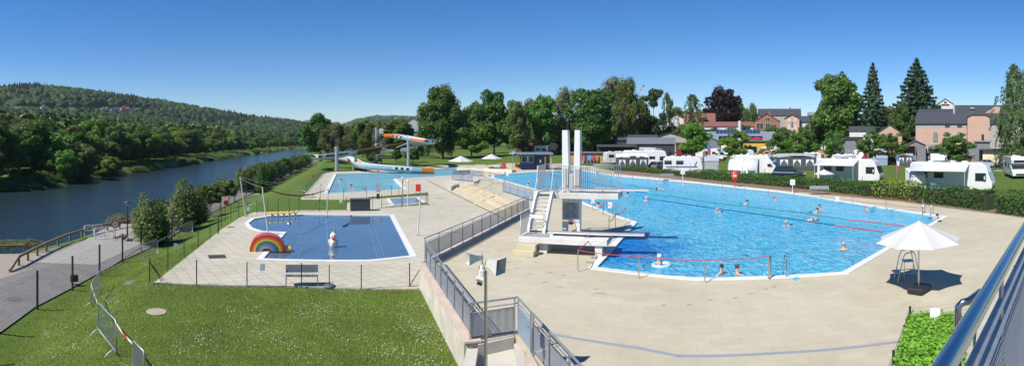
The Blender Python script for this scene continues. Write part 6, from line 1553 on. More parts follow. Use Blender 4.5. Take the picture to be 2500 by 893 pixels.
# ------------------------------------------------------------ campsite vehicles
VW = mat('vehicle_white', (.62, .62, .61), .28, var=.04, scale=1.5, coat=.5); VC = mat('vehicle_cream', (.66, .64, .60), .4, var=.06); VG = mat('skirt_grey', (.28, .29, .30), .5); TYRE = mat('tyre', (.02, .02, .02), .8); RIMM = mat('rim_silver', (.45, .46, .47), .35, .8)
LAMPG = mat('lamp_clear', (.65, .67, .70), .15, var=.02, coat=.6); LAMPR = mat('lamp_red', (.45, .02, .02), .3); STRG = mat('stripe_grey', (.30, .32, .36), .4); STRB = mat('stripe_blue', (.03, .08, .32), .4)
def bevel(o, w=.06, s=2):
    md = o.modifiers.new('round', 'BEVEL'); md.width = w; md.segments = s; md.limit_method = 'ANGLE'; return o
def wheel(e, x, y, r_=.33, w=.2):
    RX = Matrix.Rotation(R(90), 3, 'X'); o = MB().lathe([(r_ * .7, -w / 2), (r_, -w / 2 + .03), (r_, w / 2 - .03), (r_ * .7, w / 2)], (x, y, r_), 18, True, RX).build('wheel', TYRE, e)
    MB().lathe([(r_ * .62, -w / 2 - .01), (r_ * .55, -w / 2 - .015), (r_ * .15, -w / 2 + .03), (.02, -w / 2)], (x, y, r_), 14, True, RX if y < 0 else Matrix.Rotation(R(-90), 3, 'X')).build('rim', RIMM, o)
    MB().lathe([(r_ * 1.2, -.01), (r_ * 1.2, .01)], (x, y + (.06 if y < 0 else -.06), r_ + .02), 18, False, RX).build('wheel_arch', BLACK, e)
def sidewin(e, x, z, w, h, y, m=DKGL, frame=VG, name='window'):
    o = MB().box((x, y, z), (w, .03, h), b=.0).build(name, frame, e); MB().box((x, y - .02 if y < 0 else y + .02, z), (w - .08, .02, h - .08)).build('pane', m, o)
def slope(e, p, q, w, name, m, t=.03, off=.02, ins=.08):
    p, q = Vector((p[0], 0, p[1])), Vector((q[0], 0, q[1])); d = q - p; L_ = d.length; d.normalize(); n_ = Vector((d.z, 0, -d.x)); n_ = n_ if n_.x > 0 or n_.z > 0 else -n_
    c = (p + q) / 2 + n_ * off; M = Matrix(((0, d.x, n_.x, 0), (1, 0, 0, 0), (0, d.z, n_.z, 0), (0, 0, 0, 1)))
    return MB().box(c, (w, L_ - ins, t), M=M).build(name, m, e)
def motorhome(p, rz, kind, L, H, label, W=2.25, wins=((-1.4, 1.0), (.4, .9)), door=1.4, stripe=None, awn=None, dish=False, flip=False, front_y=None, scale=1.):
    p = p + Vector((p.x, p.y, 0)).normalized() * W / 2; e = empty('caravan' if kind == 'caravan' else 'motorhome', p, rz, label, 'caravan' if kind == 'caravan' else 'motorhome'); l = L / 2; y = W / 2
    if kind == 'caravan': pr = [(-l, .5), (-l + .4, .38), (l - .5, .38), (l, .62), (l + .04, 1.1), (l - .16, H - .35), (l - .55, H - .04), (l - .9, H), (-l + .5, H), (-l + .08, H - .3)]
    elif kind == 'integral': pr = [(-l, .45), (-l + .3, .35), (l - .25, .32), (l, .5), (l + .03, .95), (l - .06, 1.22), (l - .42, 2.15), (l - .62, H - .3), (l - 1.1, H), (-l + .2, H), (-l, H - .25)]
    elif kind == 'alcove': pr = [(-l, .45), (l, .32), (l + .02, .8), (l - .7, 1.15), (l - 1.35, 1.75), (l - .95, 2.0), (l - .85, H - .35), (l - 1.3, H), (-l + .1, H), (-l, H - .2)]
    else: pr = [(-l, .45), (l - .1, .32), (l + .02, .85), (l - .7, 1.2), (l - 1.45, 2.0), (l - 2.0, H - .2), (l - 2.5, H), (-l + .15, H), (-l, H - .2)]
    bevel(MB().side(pr, -y, y).build('body', VW, e), .09 if kind != 'semi' else .12)
    MB().box((0, 0, .36), (L * .96, W * .96, .1)).build('skirt', VG, e)
    def at_z(zv): return None
    if kind == 'integral': slope(e, (l - .07, 1.26), (l - .42, 2.14), W - .12, 'windscreen', DKGL); [sidewin(e, l - 1.15, 1.62, 1.15, .85, s * y) for s in (-1, 1)]
    if kind == 'alcove': slope(e, (l - .72, 1.2), (l - 1.32, 1.72), W - .2, 'windscreen', DKGL); [sidewin(e, l - 1.6, 1.45, .6, .5, s * y) for s in (-1, 1)]; slope(e, (l - .93, 2.1), (l - .86, H - .42), W - .7, 'front_window', DKGL)
    if kind == 'semi': slope(e, (l - .74, 1.25), (l - 1.42, 1.97), W - .3, 'windscreen', DKGL); [sidewin(e, l - 1.75, 1.5, .75, .5, s * y) for s in (-1, 1)]; slope(e, (l - 1.55, 2.12), (l - 1.98, H - .24), W - .7, 'skylight', DKGL)
    if kind == 'caravan':
        slope(e, (l + .02, 1.25), (l - .13, H - .45), W - .5, 'front_window', DKGL, ins=.12)
        MB().beam((l - .1, .5, .42), (l + 1.1, 0, .42), .07, .08).build('drawbar', VG, e); MB().beam((l - .1, -.5, .42), (l + 1.1, 0, .42), .07, .08).build('drawbar', VG, e); MB().tube([(l + .95, 0, 0), (l + .95, 0, .5)], .04, 6).build('jockey_wheel', VG, e)
        for s in (-1, 1): wheel(e, -.25, s * (y - .1))
    else:
        for s in (-1, 1):
            wheel(e, l - .95, s * (y - .12)); wheel(e, -l + 1.9, s * (y - .12))
            MB().box((l - .08, s * (y - .35), .78), (.2, .42, .2), b=.05).build('headlight', LAMPG, e)
            MB().box((l - .72 if kind != 'semi' else l - 1.4, s * (y + .15), 1.55), (.12, .2, .38), b=.04).build('mirror', VG if kind != 'integral' else VW, e)
        MB().box((l + .02, 0, .55), (.05, W * .6, .22), b=.01).build('grille', FDARK, e)
    for x, w_ in wins: [sidewin(e, x, 1.75, w_ * 1.15, .62, s * y) for s in (-1, 1)]
    if door is not None: MB().box((door, -y - .005, 1.35), (.62, .03, 1.75), b=.02).build('door', VC, e)
    if stripe: MB().box((-.1, -y - .012, 1.1), (L * .8, .012, .16)).build('stripe', stripe, e); MB().box((l - 1.0, -y - .012, 1.5), (.16, .012, .9), M=Matrix.Rotation(R(24), 4, 'Y')).build('stripe', stripe, e)
    for s in (-1, 1): MB().box((-l - .01, s * (y - .15), .85), (.04, .14, .3)).build('tail_lamp', LAMPR, e)
    for x, w_ in ((-l * .55, .5), (0, .42), (l * .3, .6)): bevel(MB().box((x, .1, H + .06), (w_, w_, .12)).build('roof_hatch', VC, e), .03)
    MB().box((-l * .2, .55, H + .05), (1.1, .5, .03)).build('solar_panel', DKGL, e)
    if dish: MB().lathe([(.02, 0), (.3, .05), (.33, .08)], (l * .35, 0, H + .5), 16, True, Matrix.Rotation(R(80), 3, 'X')).build('satellite_dish', VW, e); MB().tube([(l * .35, .1, H), (l * .35, .1, H + .5)], .03, 6).build('dish_mast', VG, e)
    if awn:
        x0, x1, out, drop, mt = awn; a = MB(); n_ = 6; rg = []
        for i in range(n_ + 1):
            t = i / n_; yy = -y - t * out; zz_ = H - .18 - drop * (t ** 1.3); rg.append([Vector((x0, yy, zz_)), Vector((x1, yy, zz_)), Vector((x1, yy, zz_ - .03)), Vector((x0, yy, zz_ - .03))])
        a.loft(rg, smooth=True); a.build('awning', mt, e)
        MB().box(((x0 + x1) / 2, -y - out, H - .2 - drop), (x1 - x0 + .06, .09, .09), b=.02).build('awning_bar', VW, e); MB().box(((x0 + x1) / 2, -y - .06, H - .12), (x1 - x0 + .1, .14, .16), b=.04).build('awning_case', VW, e)
        for xx_ in (x0 + .08, x1 - .08): MB().tube([(xx_, -y - out, 0), (xx_, -y - out, H - .2 - drop)], .022, 6).build('awning_leg', VC, e)
    return e
AWW = mat('awning_white', (.60, .63, .64), .7, var=.04); AWG = mat('awning_grey', (.33, .35, .38), .75, var=.08); AWD = mat('awning_charcoal', (.06, .065, .075), .8, var=.1); FILM = mat('clear_film', (.10, .12, .13), .2, var=.15, scale=3); CURT = mat('curtain_white', (.72, .72, .72), .8, var=.1, scale=6)
def gpos(a, b): return G(a, b)
def tent(p, rz, w, d, h, label, top, wall, style='ridge', panes=3, name='porch_tent'):
    p = p + Vector((p.x, p.y, 0)).normalized() * d; e = empty(name, p, rz, label, 'tent')
    if style == 'arch':
        n_ = 9; rg = []
        for i in range(n_):
            a = math.pi / 2 * i / (n_ - 1); yy, zz_ = -d + d * (1 - math.cos(a)), h * (.35 + .65 * math.sin(a)); rg.append([Vector((-w / 2, yy, zz_)), Vector((w / 2, yy, zz_)), Vector((w / 2, yy + .05, zz_ - .04)), Vector((-w / 2, yy + .05, zz_ - .04))])
        MB().loft(rg).build('roof', top, e); pr = [(-d, 0)] + [(r_[0].y, r_[0].z - .02) for r_ in rg] + [(0, 0)]
        for s in (-1, 1):
            mb = MB(); mb.add([(s * w / 2, q[0], q[1]) for q in pr] + [(s * (w / 2 - .03), q[0], q[1]) for q in pr], [tuple(range(len(pr))), tuple(range(len(pr), 2 * len(pr)))]); mb.build('end_wall', wall, e)
            MB().tube([(s * w / 2, q[0], q[1] + .03) for q in pr], .05, 6).build('air_beam', VG, e)
        for i in range(panes if panes < 3 else 0):
            cx = (-.25 + .5 * i) * w; o = MB().box((cx, -d - .03, h * .24), (w * .36, .03, h * .34)).build('window', FILM, e); MB().box((cx - w * .1, -d - .05, h * .24), (w * .08, .02, h * .32)).build('curtain', CURT, o)
        MB().box((0, -d, h * .19), (w, .04, h * .38)).build('front_wall', wall, e); MB().tube([(0, q[0], q[1] + .03) for q in pr[:-1]], .05, 6).build('air_beam', VG, e)
    else:
        hz_ = h * .72 if style == 'lean' else h * .8
        rg = [[Vector((-w / 2 - .08, -d - .08, hz_)), Vector((-w * .16, -d - .1, hz_ + (.28 if style == 'ridge' else .03))), Vector((w * .16, -d - .1, hz_ + (.28 if style == 'ridge' else .03))), Vector((w / 2 + .08, -d - .08, hz_))], [Vector((-w / 2 - .05, 0, h)), Vector((-w * .16, 0, h + .06)), Vector((w * .16, 0, h + .06)), Vector((w / 2 + .05, 0, h))]]
        o = MB().loft(rg, cap=False, smooth=False, closed=False).build('roof', top, e); md = o.modifiers.new('cloth', 'SOLIDIFY'); md.thickness = .03
        MB().box((0, -d, hz_ / 2), (w, .03, hz_)).build('front_wall', wall, e)
        for s in (-1, 1): MB().add([(s * w / 2, -d, 0), (s * w / 2, 0, 0), (s * w / 2, 0, h), (s * w / 2, -d, hz_), (s * (w / 2 - .03), -d, 0), (s * (w / 2 - .03), 0, 0), (s * (w / 2 - .03), 0, h), (s * (w / 2 - .03), -d, hz_)], [(0, 1, 2, 3), (7, 6, 5, 4), (0, 3, 7, 4), (3, 2, 6, 7)]).build('end_wall', wall, e)
        for i in range(panes):
            cx = -w / 2 + w * (i + .5) / panes; o = MB().box((cx, -d - .02, hz_ * .55), (w / panes * .62, .02, hz_ * .55)).build('window', FILM, e)
            for s in (-1, 1): MB().add([(cx + s * w / panes * .3, -d - .04, hz_ * .82), (cx + s * .03, -d - .04, hz_ * .82), (cx + s * w / panes * .26, -d - .04, hz_ * .5), (cx + s * w / panes * .3, -d - .04, hz_ * .28), (cx + s * w / panes * .3, -d - .032, hz_ * .82), (cx + s * .03, -d - .032, hz_ * .82), (cx + s * w / panes * .26, -d - .032, hz_ * .5), (cx + s * w / panes * .3, -d - .032, hz_ * .28)], [(0, 1, 2, 3), (7, 6, 5, 4)]).build('curtain', CURT, o)
    return e
def car(p, rz, m, label, L=4.4, W=1.78, H=1.45, est=False, name='parked_car'):
    p = p + Vector((p.x, p.y, 0)).normalized() * .8; e = empty(name, p, rz, label, 'car'); l = L / 2
    lo = [(-l, .35), (-l + .1, .22), (l - .15, .22), (l, .4), (l - .02, .62), (l - .25, .78), (l - 1.1, .92), (-l + (.2 if est else .75), .95), (-l + .05, .88)]
    bevel(MB().side(lo, -W / 2, W / 2).build('body', m, e), .09, 2)
    a, b = (l - 1.15, l - 1.95); c_, d_ = ((-l + .55), (-l + .15)) if est else ((-l + 1.25), (-l + .6))
    rg = [[Vector((a, -W / 2 + .06, .9)), Vector((a, W / 2 - .06, .9)), Vector((d_, W / 2 - .06, .92)), Vector((d_, -W / 2 + .06, .92))], [Vector((b, -W / 2 + .26, H - .05)), Vector((b, W / 2 - .26, H - .05)), Vector((c_, W / 2 - .26, H - .05)), Vector((c_, -W / 2 + .26, H - .05))]]
    g_ = MB().loft(rg, smooth=False).build('glasshouse', DKGL, e)
    bevel(MB().loft([[Vector((b + .05, -W / 2 + .24, H - .06)), Vector((b + .05, W / 2 - .24, H - .06)), Vector((c_ - .06, W / 2 - .24, H - .06)), Vector((c_ - .06, -W / 2 + .24, H - .06))], [Vector((b - .1, -W / 2 + .34, H)), Vector((b - .1, W / 2 - .34, H)), Vector((c_ + .1, W / 2 - .34, H)), Vector((c_ + .1, -W / 2 + .34, H))]], smooth=False).build('roof', m, e), .03)
    for s in (-1, 1):
        for x0, x1 in ((a, b), (d_, c_), ((b + c_) / 2, (b + c_) / 2)):
            MB().beam((x0, s * (W / 2 - .055), .91), (x1, s * (W / 2 - .25), H - .045), .07, .03).build('pillar', m, e)
        wheel(e, l - .85, s * (W / 2 - .1), .31); wheel(e, -l + .8, s * (W / 2 - .1), .31)
        MB().box((l - .12, s * (W / 2 - .3), .68), (.2, .38, .13), b=.03).build('headlight', LAMPG, e); MB().box((-l + .05, s * (W / 2 - .22), .76), (.1, .3, .14), b=.03).build('tail_lamp', LAMPR, e)
        MB().box((a - .15, s * (W / 2 + .06), .98), (.16, .16, .11), b=.03).build('mirror', m, e)
    MB().box((l - .01, 0, .42), (.04, W * .5, .16)).build('grille', BLACK, e); MB().box((l + .012, 0, .42), (.012, .5, .11)).build('number_plate', PAPER, e)
    return e
CW = mat('car_white', (.64, .65, .66), .2, var=.02, coat=.8); CB_ = mat('car_navy', (.012, .02, .045), .2, var=.05, coat=.9); CK = mat('car_charcoal', (.03, .032, .036), .2, var=.05, coat=.9)
F_ = face
motorhome(gpos(1327, 379), F_(1327) - .35, 'alcove', 5.2, 2.9, 'white motorhome parked alone behind the blue kiosk', stripe=STRG)
motorhome(gpos(1592, 390), F_(1592) + .15, 'caravan', 7.0, 3.0, 'long white caravan at the back with a grey sunroof awning', awn=(-2.6, 2.2, 1.8, .5, AWG))
motorhome(gpos(1578, 408), F_(1578) - .1, 'integral', 8.6, 3.1, 'long white motorhome with a closed windscreen blind behind the striped porch tent', wins=((-2.4, 1.0), (-.6, .9), (1.2, 1.0)))
tent(gpos(1541, 416.5), F_(1541) + .12, 5.3, 2.2, 2.75, 'porch tent with charcoal frame and white window panels', AWW, AWD, 'ridge', 3)
car(gpos(1612, 415), F_(1612) + .9, mat('car_grey', (.16, .17, .20), .25, coat=.8), 'dark grey car parked between the porch tent and the white caravan', 4.4, est=True)
motorhome(gpos(1668, 425), F_(1668) - .10, 'caravan', 6.0, 2.65, 'white caravan with a blue corner stripe, side-on behind the hedge', wins=((-2.2, 1.0), (-.4, 1.0)), door=None, stripe=STRB)
tent(gpos(1737, 418), F_(1737), 2.3, 1.6, 2.3, 'plain dark grey side tent at the right of the striped caravan', AWG, AWG, 'lean', 0)
car(gpos(1657, 383), F_(1657) - .12, CW, 'white saloon car parked in the campsite', 4.9, H=1.42)
car(gpos(1677, 378), F_(1677) + .8, CK, 'dark car half hidden behind the white saloon', 4.4)
motorhome(gpos(1722, 391), F_(1722) + .9, 'caravan', 5.0, 2.4, 'low white caravan behind the young tree by the vans', wins=((-.8, .8),), door=None)
motorhome(gpos(1745, 391), F_(1745) - .55, 'semi', 6.0, 2.75, 'white camper van with a blue flag in front and a sloping nose', stripe=STRG)
motorhome(gpos(1770, 380), F_(1770) - .3, 'semi', 6.2, 2.9, 'white camper parked behind the flagged van, nose to the right')
motorhome(gpos(1856, 428), F_(1856) - .34, 'semi', 7.2, 2.95, 'white camper van with an arched inflatable awning', wins=((-2.6, .9),))
tent(gpos(1818, 434), F_(1818) - .16, 4.1, 1.9, 2.5, 'arched inflatable white and grey awning with curtained windows', AWW, AWG, 'arch', 2)
car(gpos(1926, 437), F_(1926) - .15, CB_, 'dark navy people carrier beside the camper van', 4.5, H=1.7, est=True)
motorhome(gpos(1884, 386), F_(1884) + .15, 'alcove', 5.6, 2.9, 'white motorhome with a curved brown swoosh beyond the ridge awning', door=None, stripe=mat('stripe_brown', (.15, .07, .05), .5))
motorhome(gpos(1972, 405), F_(1972) - .3, 'caravan', 6.2, 2.6, 'white caravan peeping out right of the grey ridge awning', door=None)
tent(gpos(1942, 415), F_(1940) + .1, 6.6, 2.6, 2.7, 'large grey porch awning with white panelled front', AWG, AWD, 'ridge', 3)
motorhome(gpos(2076, 447), F_(2076) - .30, 'integral', 8.0, 2.95, 'white motorhome with a white canopy and a satellite dish on the roof', wins=((-2.6, .9), (-1., .9)), awn=(-3.6, 1.4, 2.1, .5, AWW), dish=True)
motorhome(gpos(2065, 412), F_(2065) + .05, 'caravan', 5.2, 2.5, 'caravan hidden behind the white motorhome with a grey awning up', awn=(-2.4, 1.6, 1.7, .35, AWG), door=None)
tent(gpos(2098, 410), F_(2098), 3.2, 1.6, 2.5, 'dark red dome tent behind the motorhome with the dish', mat('tent_red', (.22, .015, .03), .7), mat('tent_red', (.22, .015, .03), .7), 'arch')
tent(gpos(2153, 404), F_(2153), 2.2, 1.4, 1.9, 'small blue-grey pop-up tent on the camp lawn', mat('tent_blue', (.22, .28, .40), .7), mat('tent_blue', (.22, .28, .40), .7), 'lean', 0)
car(gpos(2176, 400), F_(2176) - .3, CK, 'black car behind the small pop-up tent', 4.4, est=True)
motorhome(gpos(2150, 392), F_(2150) + .1, 'caravan', 6.5, 2.7, 'white caravan behind the young trees near the black car', door=None)
motorhome(gpos(2262, 396), F_(2262) + .1, 'alcove', 4.6, 2.9, 'white motorhome beside the cabin with the orange porch', door=None)
tent(gpos(2292, 402), F_(2292), 3.4, 1.8, 2.2, 'white awning tent with a blue base behind the biggest motorhome', AWW, STRB, 'arch')
motorhome(gpos(2326, 470), F_(2326) - .24, 'integral', 8.6, 3.05, 'biggest white motorhome with a full length white canopy beside the yellow hedge', wins=((-2.9, .9), (-1.2, .9)), awn=(-3.9, 2.0, 1.9, .55, AWW))
tent(gpos(2226, 471), F_(2228) + .5, 1.5, 1.6, 2.4, 'white side wall tent at the left end of the biggest motorhome', AWW, CURT, 'lean', 0)
motorhome(gpos(2480, 433), F_(2480) - 1.35, 'alcove', 6.2, 2.9, 'white motorhome facing the camera at the far right with a dark grille', door=None)
car(gpos(2338, 402), F_(2338) + .4, CW, 'white car behind the spreading young tree', 4.3)
motorhome(gpos(1505, 402), F_(1505) + .3, 'caravan', 5.2, 2.6, 'white caravan at the left end of the row, behind the striped porch tent', door=None)
motorhome(gpos(1812, 392), F_(1812) + .2, 'caravan', 5.4, 2.6, 'white caravan half hidden by the young tree before the reception', door=None)
car(gpos(1838, 396), F_(1838) + .5, CK, 'dark car parked left of the motorhome with the brown swoosh', 4.3)
motorhome(gpos(2118, 398), F_(2118) - .2, 'alcove', 5.6, 2.8, 'white motorhome parked behind the red dome tent', door=None)
tent(gpos(2210, 404), F_(2210), 3.0, 2.0, 2.3, 'pale grey awning tent left of the cabin with the orange porch', AWG, AWD, 'ridge', 2)
car(gpos(2412, 408), F_(2412) + .2, mat('car_silver', (.35, .36, .38), .25, coat=.8), 'silver car parked before the cream caravan annex', 4.3)
# small camp furniture under the big awnings
def chair_(p, rz, m, label):
    e = empty('camp_chair', p, rz, label, 'chair'); MB().box((0, 0, .42), (.5, .5, .04)).build('seat', m, e); MB().box((0, .25, .75), (.5, .04, .65), M=Matrix.Rotation(R(-12), 4, 'X')).build('backrest', m, e)
    for sx in (-1, 1): MB().tube([(.22 * sx, -.25, 0), (.22 * sx, .2, .6)], .015, 5).build('leg', VG, e); MB().tube([(.22 * sx, .25, 0), (.22 * sx, -.2, .6)], .015, 5).build('leg', VG, e)
def table_(p, rz, label, w=1.2):
    e = empty('camp_table', p, rz, label, 'table'); MB().box((0, 0, .7), (w, .7, .04)).build('table_top', mat('table_grey', (.45, .46, .47), .6), e)
    for sx in (-1, 1):
        for sy in (-1, 1): MB().tube([(w * .42 * sx, .28 * sy, 0), (w * .42 * sx, .28 * sy, .7)], .018, 5).build('leg', VG, e)
DB = mat('chair_blue', (.03, .06, .16), .7)
chair_(gpos(2262, 476), F_(2262) + 1.4, DB, 'dark camp chair at the left under the longest canopy'); chair_(gpos(2275, 474), F_(2275) - .4, mat('chair_sky', (.12, .22, .42), .7), 'blue camp chair under the longest canopy'); chair_(gpos(2320, 476), F_(2320) - 1.4, DB, 'dark camp chair right of the table under the longest canopy'); table_(gpos(2296, 477), F_(2296), 'grey camp table under the longest canopy')
chair_(gpos(2038, 451), F_(2038) - .6, BLACK, 'black camp chair under the canopy of the dish motorhome'); table_(gpos(2022, 453), F_(2022), 'small camp table under the round beige sunshade', 1.0)
parasol(gpos(2012, 456), 1.15, 1.45, 1.95, 'small beige sunshade beside the dish motorhome', 10, base=False)
chair_(gpos(2428, 425), F_(2428), BLACK, 'black camp chair left of the motorhome facing the camera'); table_(gpos(2436, 428), F_(2436), 'dark camp table left of the motorhome facing the camera', 1.3)
def bicycle(p, rz, label):
    e = empty('bicycle', p, rz, label, 'bicycle')
    for x in (-.5, .5): MB().tube([(x + .33 * math.cos(a * math.pi / 9), 0, .34 + .33 * math.sin(a * math.pi / 9)) for a in range(18)], .022, 5, True).build('wheel', BLACK, e)
    MB().tube([(-.5, 0, .34), (-.15, 0, .85), (.35, 0, .85), (0, 0, .32), (-.5, 0, .34)], .02, 6).build('frame', mat('bike_grey', (.25, .27, .3), .4), e); MB().tube([(.5, 0, .34), (.35, 0, .85), (.33, 0, 1.0)], .02, 6).build('fork', VG, e); MB().tube([(.33, -.25, 1.0), (.33, .25, 1.0)], .015, 5).build('handlebar', BLACK, e); MB().box((-.17, 0, .92), (.25, .13, .05), b=.02).build('saddle', BLACK, e)
bicycle(gpos(1999, 457), F_(1999) + .5, 'bicycle leaning at the left of the beige sunshade'); bicycle(gpos(2052, 455), F_(2052), 'bicycle parked under the canopy edge of the dish motorhome'); bicycle(gpos(2066, 455), F_(2066) + .3, 'scooter-like bicycle nearest the awning leg of the dish motorhome')
# campsite lamps, flags and posts
p = gpos(1992, 438); street_lamp(p, zat(375, rad(438)), 'maroon campsite lamp between the navy car and the white canopy', RB)
for a, b, t_, mm, lab in ((2189, 452, 378, ((.05, .12, .45), (.6, .62, .65), (.5, .03, .04)), 'blue, white and red furled flag on a camp pole'), (1728, 400, 352, ((.05, .12, .45), (.5, .03, .04), (.6, .62, .65)), 'small furled blue flag beside the camper van'), (1932, 350, 296, ((.05, .1, .4), (.05, .1, .4), (.55, .55, .6)), 'blue flag hanging before the pink house'), (1976, 352, 300, ((.5, .03, .04), (.6, .6, .6), (.5, .03, .04)), 'red and white flag hanging before the white house')):
    p = gpos(a, b) if b > 380 else at(a, 180, -.05); r_ = rad(b) if b > 380 else 180; h_ = zat(t_, r_); e = empty('flag', p, F_(a), lab, 'flag'); MB().tube([(0, 0, 0), (0, 0, h_)], .03 if r_ < 100 else .06, 6).build('pole', GALV, e)
    k = .38 if r_ < 100 else .7
    for i in range(3):
        z1_, z0_ = h_ - .1 - i * k * 1.5, h_ - .1 - (i + 1) * k * 1.5; MB().loft([[Vector((.02, -.06, z1_)), Vector((k * .5, .03, z1_ - .05)), Vector((k * .9, -.05, z1_ - .1)), Vector((k * .9, -.03, z1_ - .1)), Vector((k * .5, .06, z1_ - .05)), Vector((.02, -.03, z1_))], [Vector((.02, .04, z0_)), Vector((k * .45, -.04, z0_ - .05)), Vector((k * .8, .04, z0_ - .1)), Vector((k * .8, .06, z0_ - .1)), Vector((k * .45, -.01, z0_ - .05)), Vector((.02, .06, z0_))]], smooth=True).build('cloth', mat('flag%d%d' % (a, i), mm[i], .8, var=.2), e)
cf = [G(a, b) for a, b in ((1495, 415), (1520, 416.5), (1545, 418), (1573, 420), (1601, 423), (1632, 425.5), (1662, 428), (1694, 431), (1728, 434.5), (1764, 438.5), (1800, 442.5), (1841, 447), (1883, 451.5), (1926, 456.5), (1973, 461.5), (2022, 467), (2074, 473), (2131, 480), (2189, 486), (2249, 494), (2315, 502), (2384, 511), (2457, 521), (2535, 532))]
cf = [p + Vector((math.sin((0)) * 0, 1.6, 0)) for p in cf]
wire_fence(cf, 1.75, 'dark post and wire fence behind the long poolside hedge', FDARK, .06, 1.2, .5, .004)

# ------------------------------------------------------------ cabins and houses
RSLATE = mat('roof_slate', (.055, .058, .066), .55, var=.15, scale=2); RGREY = mat('roof_grey', (.13, .145, .165), .6, var=.12, scale=1.5); RPALE = mat('roof_pale', (.20, .215, .23), .7, var=.1); RTILE = mat('roof_tile', (.22, .08, .05), .8, var=.2, scale=1.2, bump=.4, bscale=9); RBROWN = mat('roof_brown', (.19, .075, .055), .8, var=.2, scale=1.2, bump=.4, bscale=9)
TIMB = mat('timber_wall', (.15, .08, .045), .75, var=.25, scale=3); TIMD = mat('dark_timber', (.055, .045, .04), .8, var=.25, scale=3); GRW = mat('grey_siding', (.17, .18, .19), .75, var=.12, scale=3); DKW = mat('charcoal_wall', (.035, .038, .045), .7, var=.15); REDW = mat('dark_red_wall', (.15, .018, .02), .7, var=.15); YW = mat('yellow_wall', (.60, .36, .05), .8, var=.1)
PINK = mat('pink_render', (.47, .30, .235), .85, var=.08, scale=.5); GRR = mat('grey_render', (.33, .31, .295), .85, var=.08, scale=.5); WR = mat('white_render', (.56, .55, .52), .85, var=.06, scale=.5); SALM = mat('salmon_render', (.52, .31, .22), .85, var=.08); BRICKR = mat('orange_brick', (.29, .115, .07), .85, var=.15)
def house(px, r, w, d, eave, ridge, label, wall, roof, axis='x', rot=0., wins=(), door=None, chim=(), name='house', cat='house', over=.3, z0=-.1, flat=False, winm=DKGL, framem=WHITE2, porch=None, arched=False):
    """w x d house seen in column px at distance r; eave and ridge are picture rows; wins = (x, z, w, h) on the front"""
    he, hr_ = (zat(eave, r) - z0, zat(ridge, r) - z0) if eave > 20 else (eave, ridge)
    e = empty(name, at(px, r, z0), face(px) + rot, label, cat); x, y = w / 2, d / 2
    mb = MB(); mb.box((0, 0, he / 2), (w, d, he))
    if not flat:
        if axis == 'x':
            for s in (-1, 1): mb.add([(s * x, -y, he), (s * x, y, he), (s * x, 0, hr_ - .05)], [(0, 1, 2)])
        else:
            for s in (-1, 1): mb.add([(-x, s * y, he), (x, s * y, he), (0, s * y, hr_ - .05)], [(0, 1, 2)])
    mb.build('wall', wall, e)
    rf = MB(); t = .14; o_ = over; k = (hr_ - he)
    if flat: rf.box((0, 0, he + .1), (w + 2 * o_, d + 2 * o_, .22))
    elif axis == 'x':
        for s in (-1, 1):
            a, b = Vector((-x - o_, s * (y + o_), he - k * o_ / y)), Vector((x + o_, s * (y + o_), he - k * o_ / y)); c_, d_ = Vector((x + o_, 0, hr_)), Vector((-x - o_, 0, hr_)); rf.add([a, b, c_, d_, a + Z1 * t, b + Z1 * t, c_ + Z1 * t, d_ + Z1 * t], [(0, 1, 2, 3), (7, 6, 5, 4), (0, 4, 5, 1), (1, 5, 6, 2), (3, 7, 4, 0)])
    else:
        for s in (-1, 1):
            a, b = Vector((s * (x + o_), -y - o_, he - k * o_ / x)), Vector((s * (x + o_), y + o_, he - k * o_ / x)); c_, d_ = Vector((0, y + o_, hr_)), Vector((0, -y - o_, hr_)); rf.add([a, b, c_, d_, a + Z1 * t, b + Z1 * t, c_ + Z1 * t, d_ + Z1 * t], [(0, 1, 2, 3), (7, 6, 5, 4), (0, 4, 5, 1), (1, 5, 6, 2), (3, 7, 4, 0)])
    ro = rf.build('roof', roof, e)
    for cx, ch_ in chim: MB().box((cx, 0, hr_ + .2), (.6, .6, ch_ * 2)).build('chimney', BRICKR, ro)
    for (wx, wz, ww, wh) in wins:
        f = MB().box((wx, -y - .03, wz), (ww + .16, .08, wh + .16)).build('window', framem, e); MB().box((wx, -y - .075, wz), (ww, .03, wh)).build('pane', winm, f)
        if ww > .9: MB().box((wx, -y - .095, wz), (.07, .02, wh)).build('glazing_bar', framem, f)
    if door: MB().box((door[0], -y - .03, 1.02), (.95, .07, 2.05)).build('door', door[1], e)
    if porch:
        pw, pd, px_, pm = porch; MB().box((px_, -y - pd / 2, he - .12), (pw, pd, .1)).build('porch_roof', pm, e)
        for s in (-1, 1): MB().box((px_ + s * (pw / 2 - .1), -y - pd + .1, (he - .17) / 2), (.1, .1, he - .17)).build('porch_post', pm if pm is not RSLATE else TIMD, e)
        MB().box((px_, -y - pd + .08, .6), (pw, .05, .5)).build('porch_rail', TIMD, e)
    return e
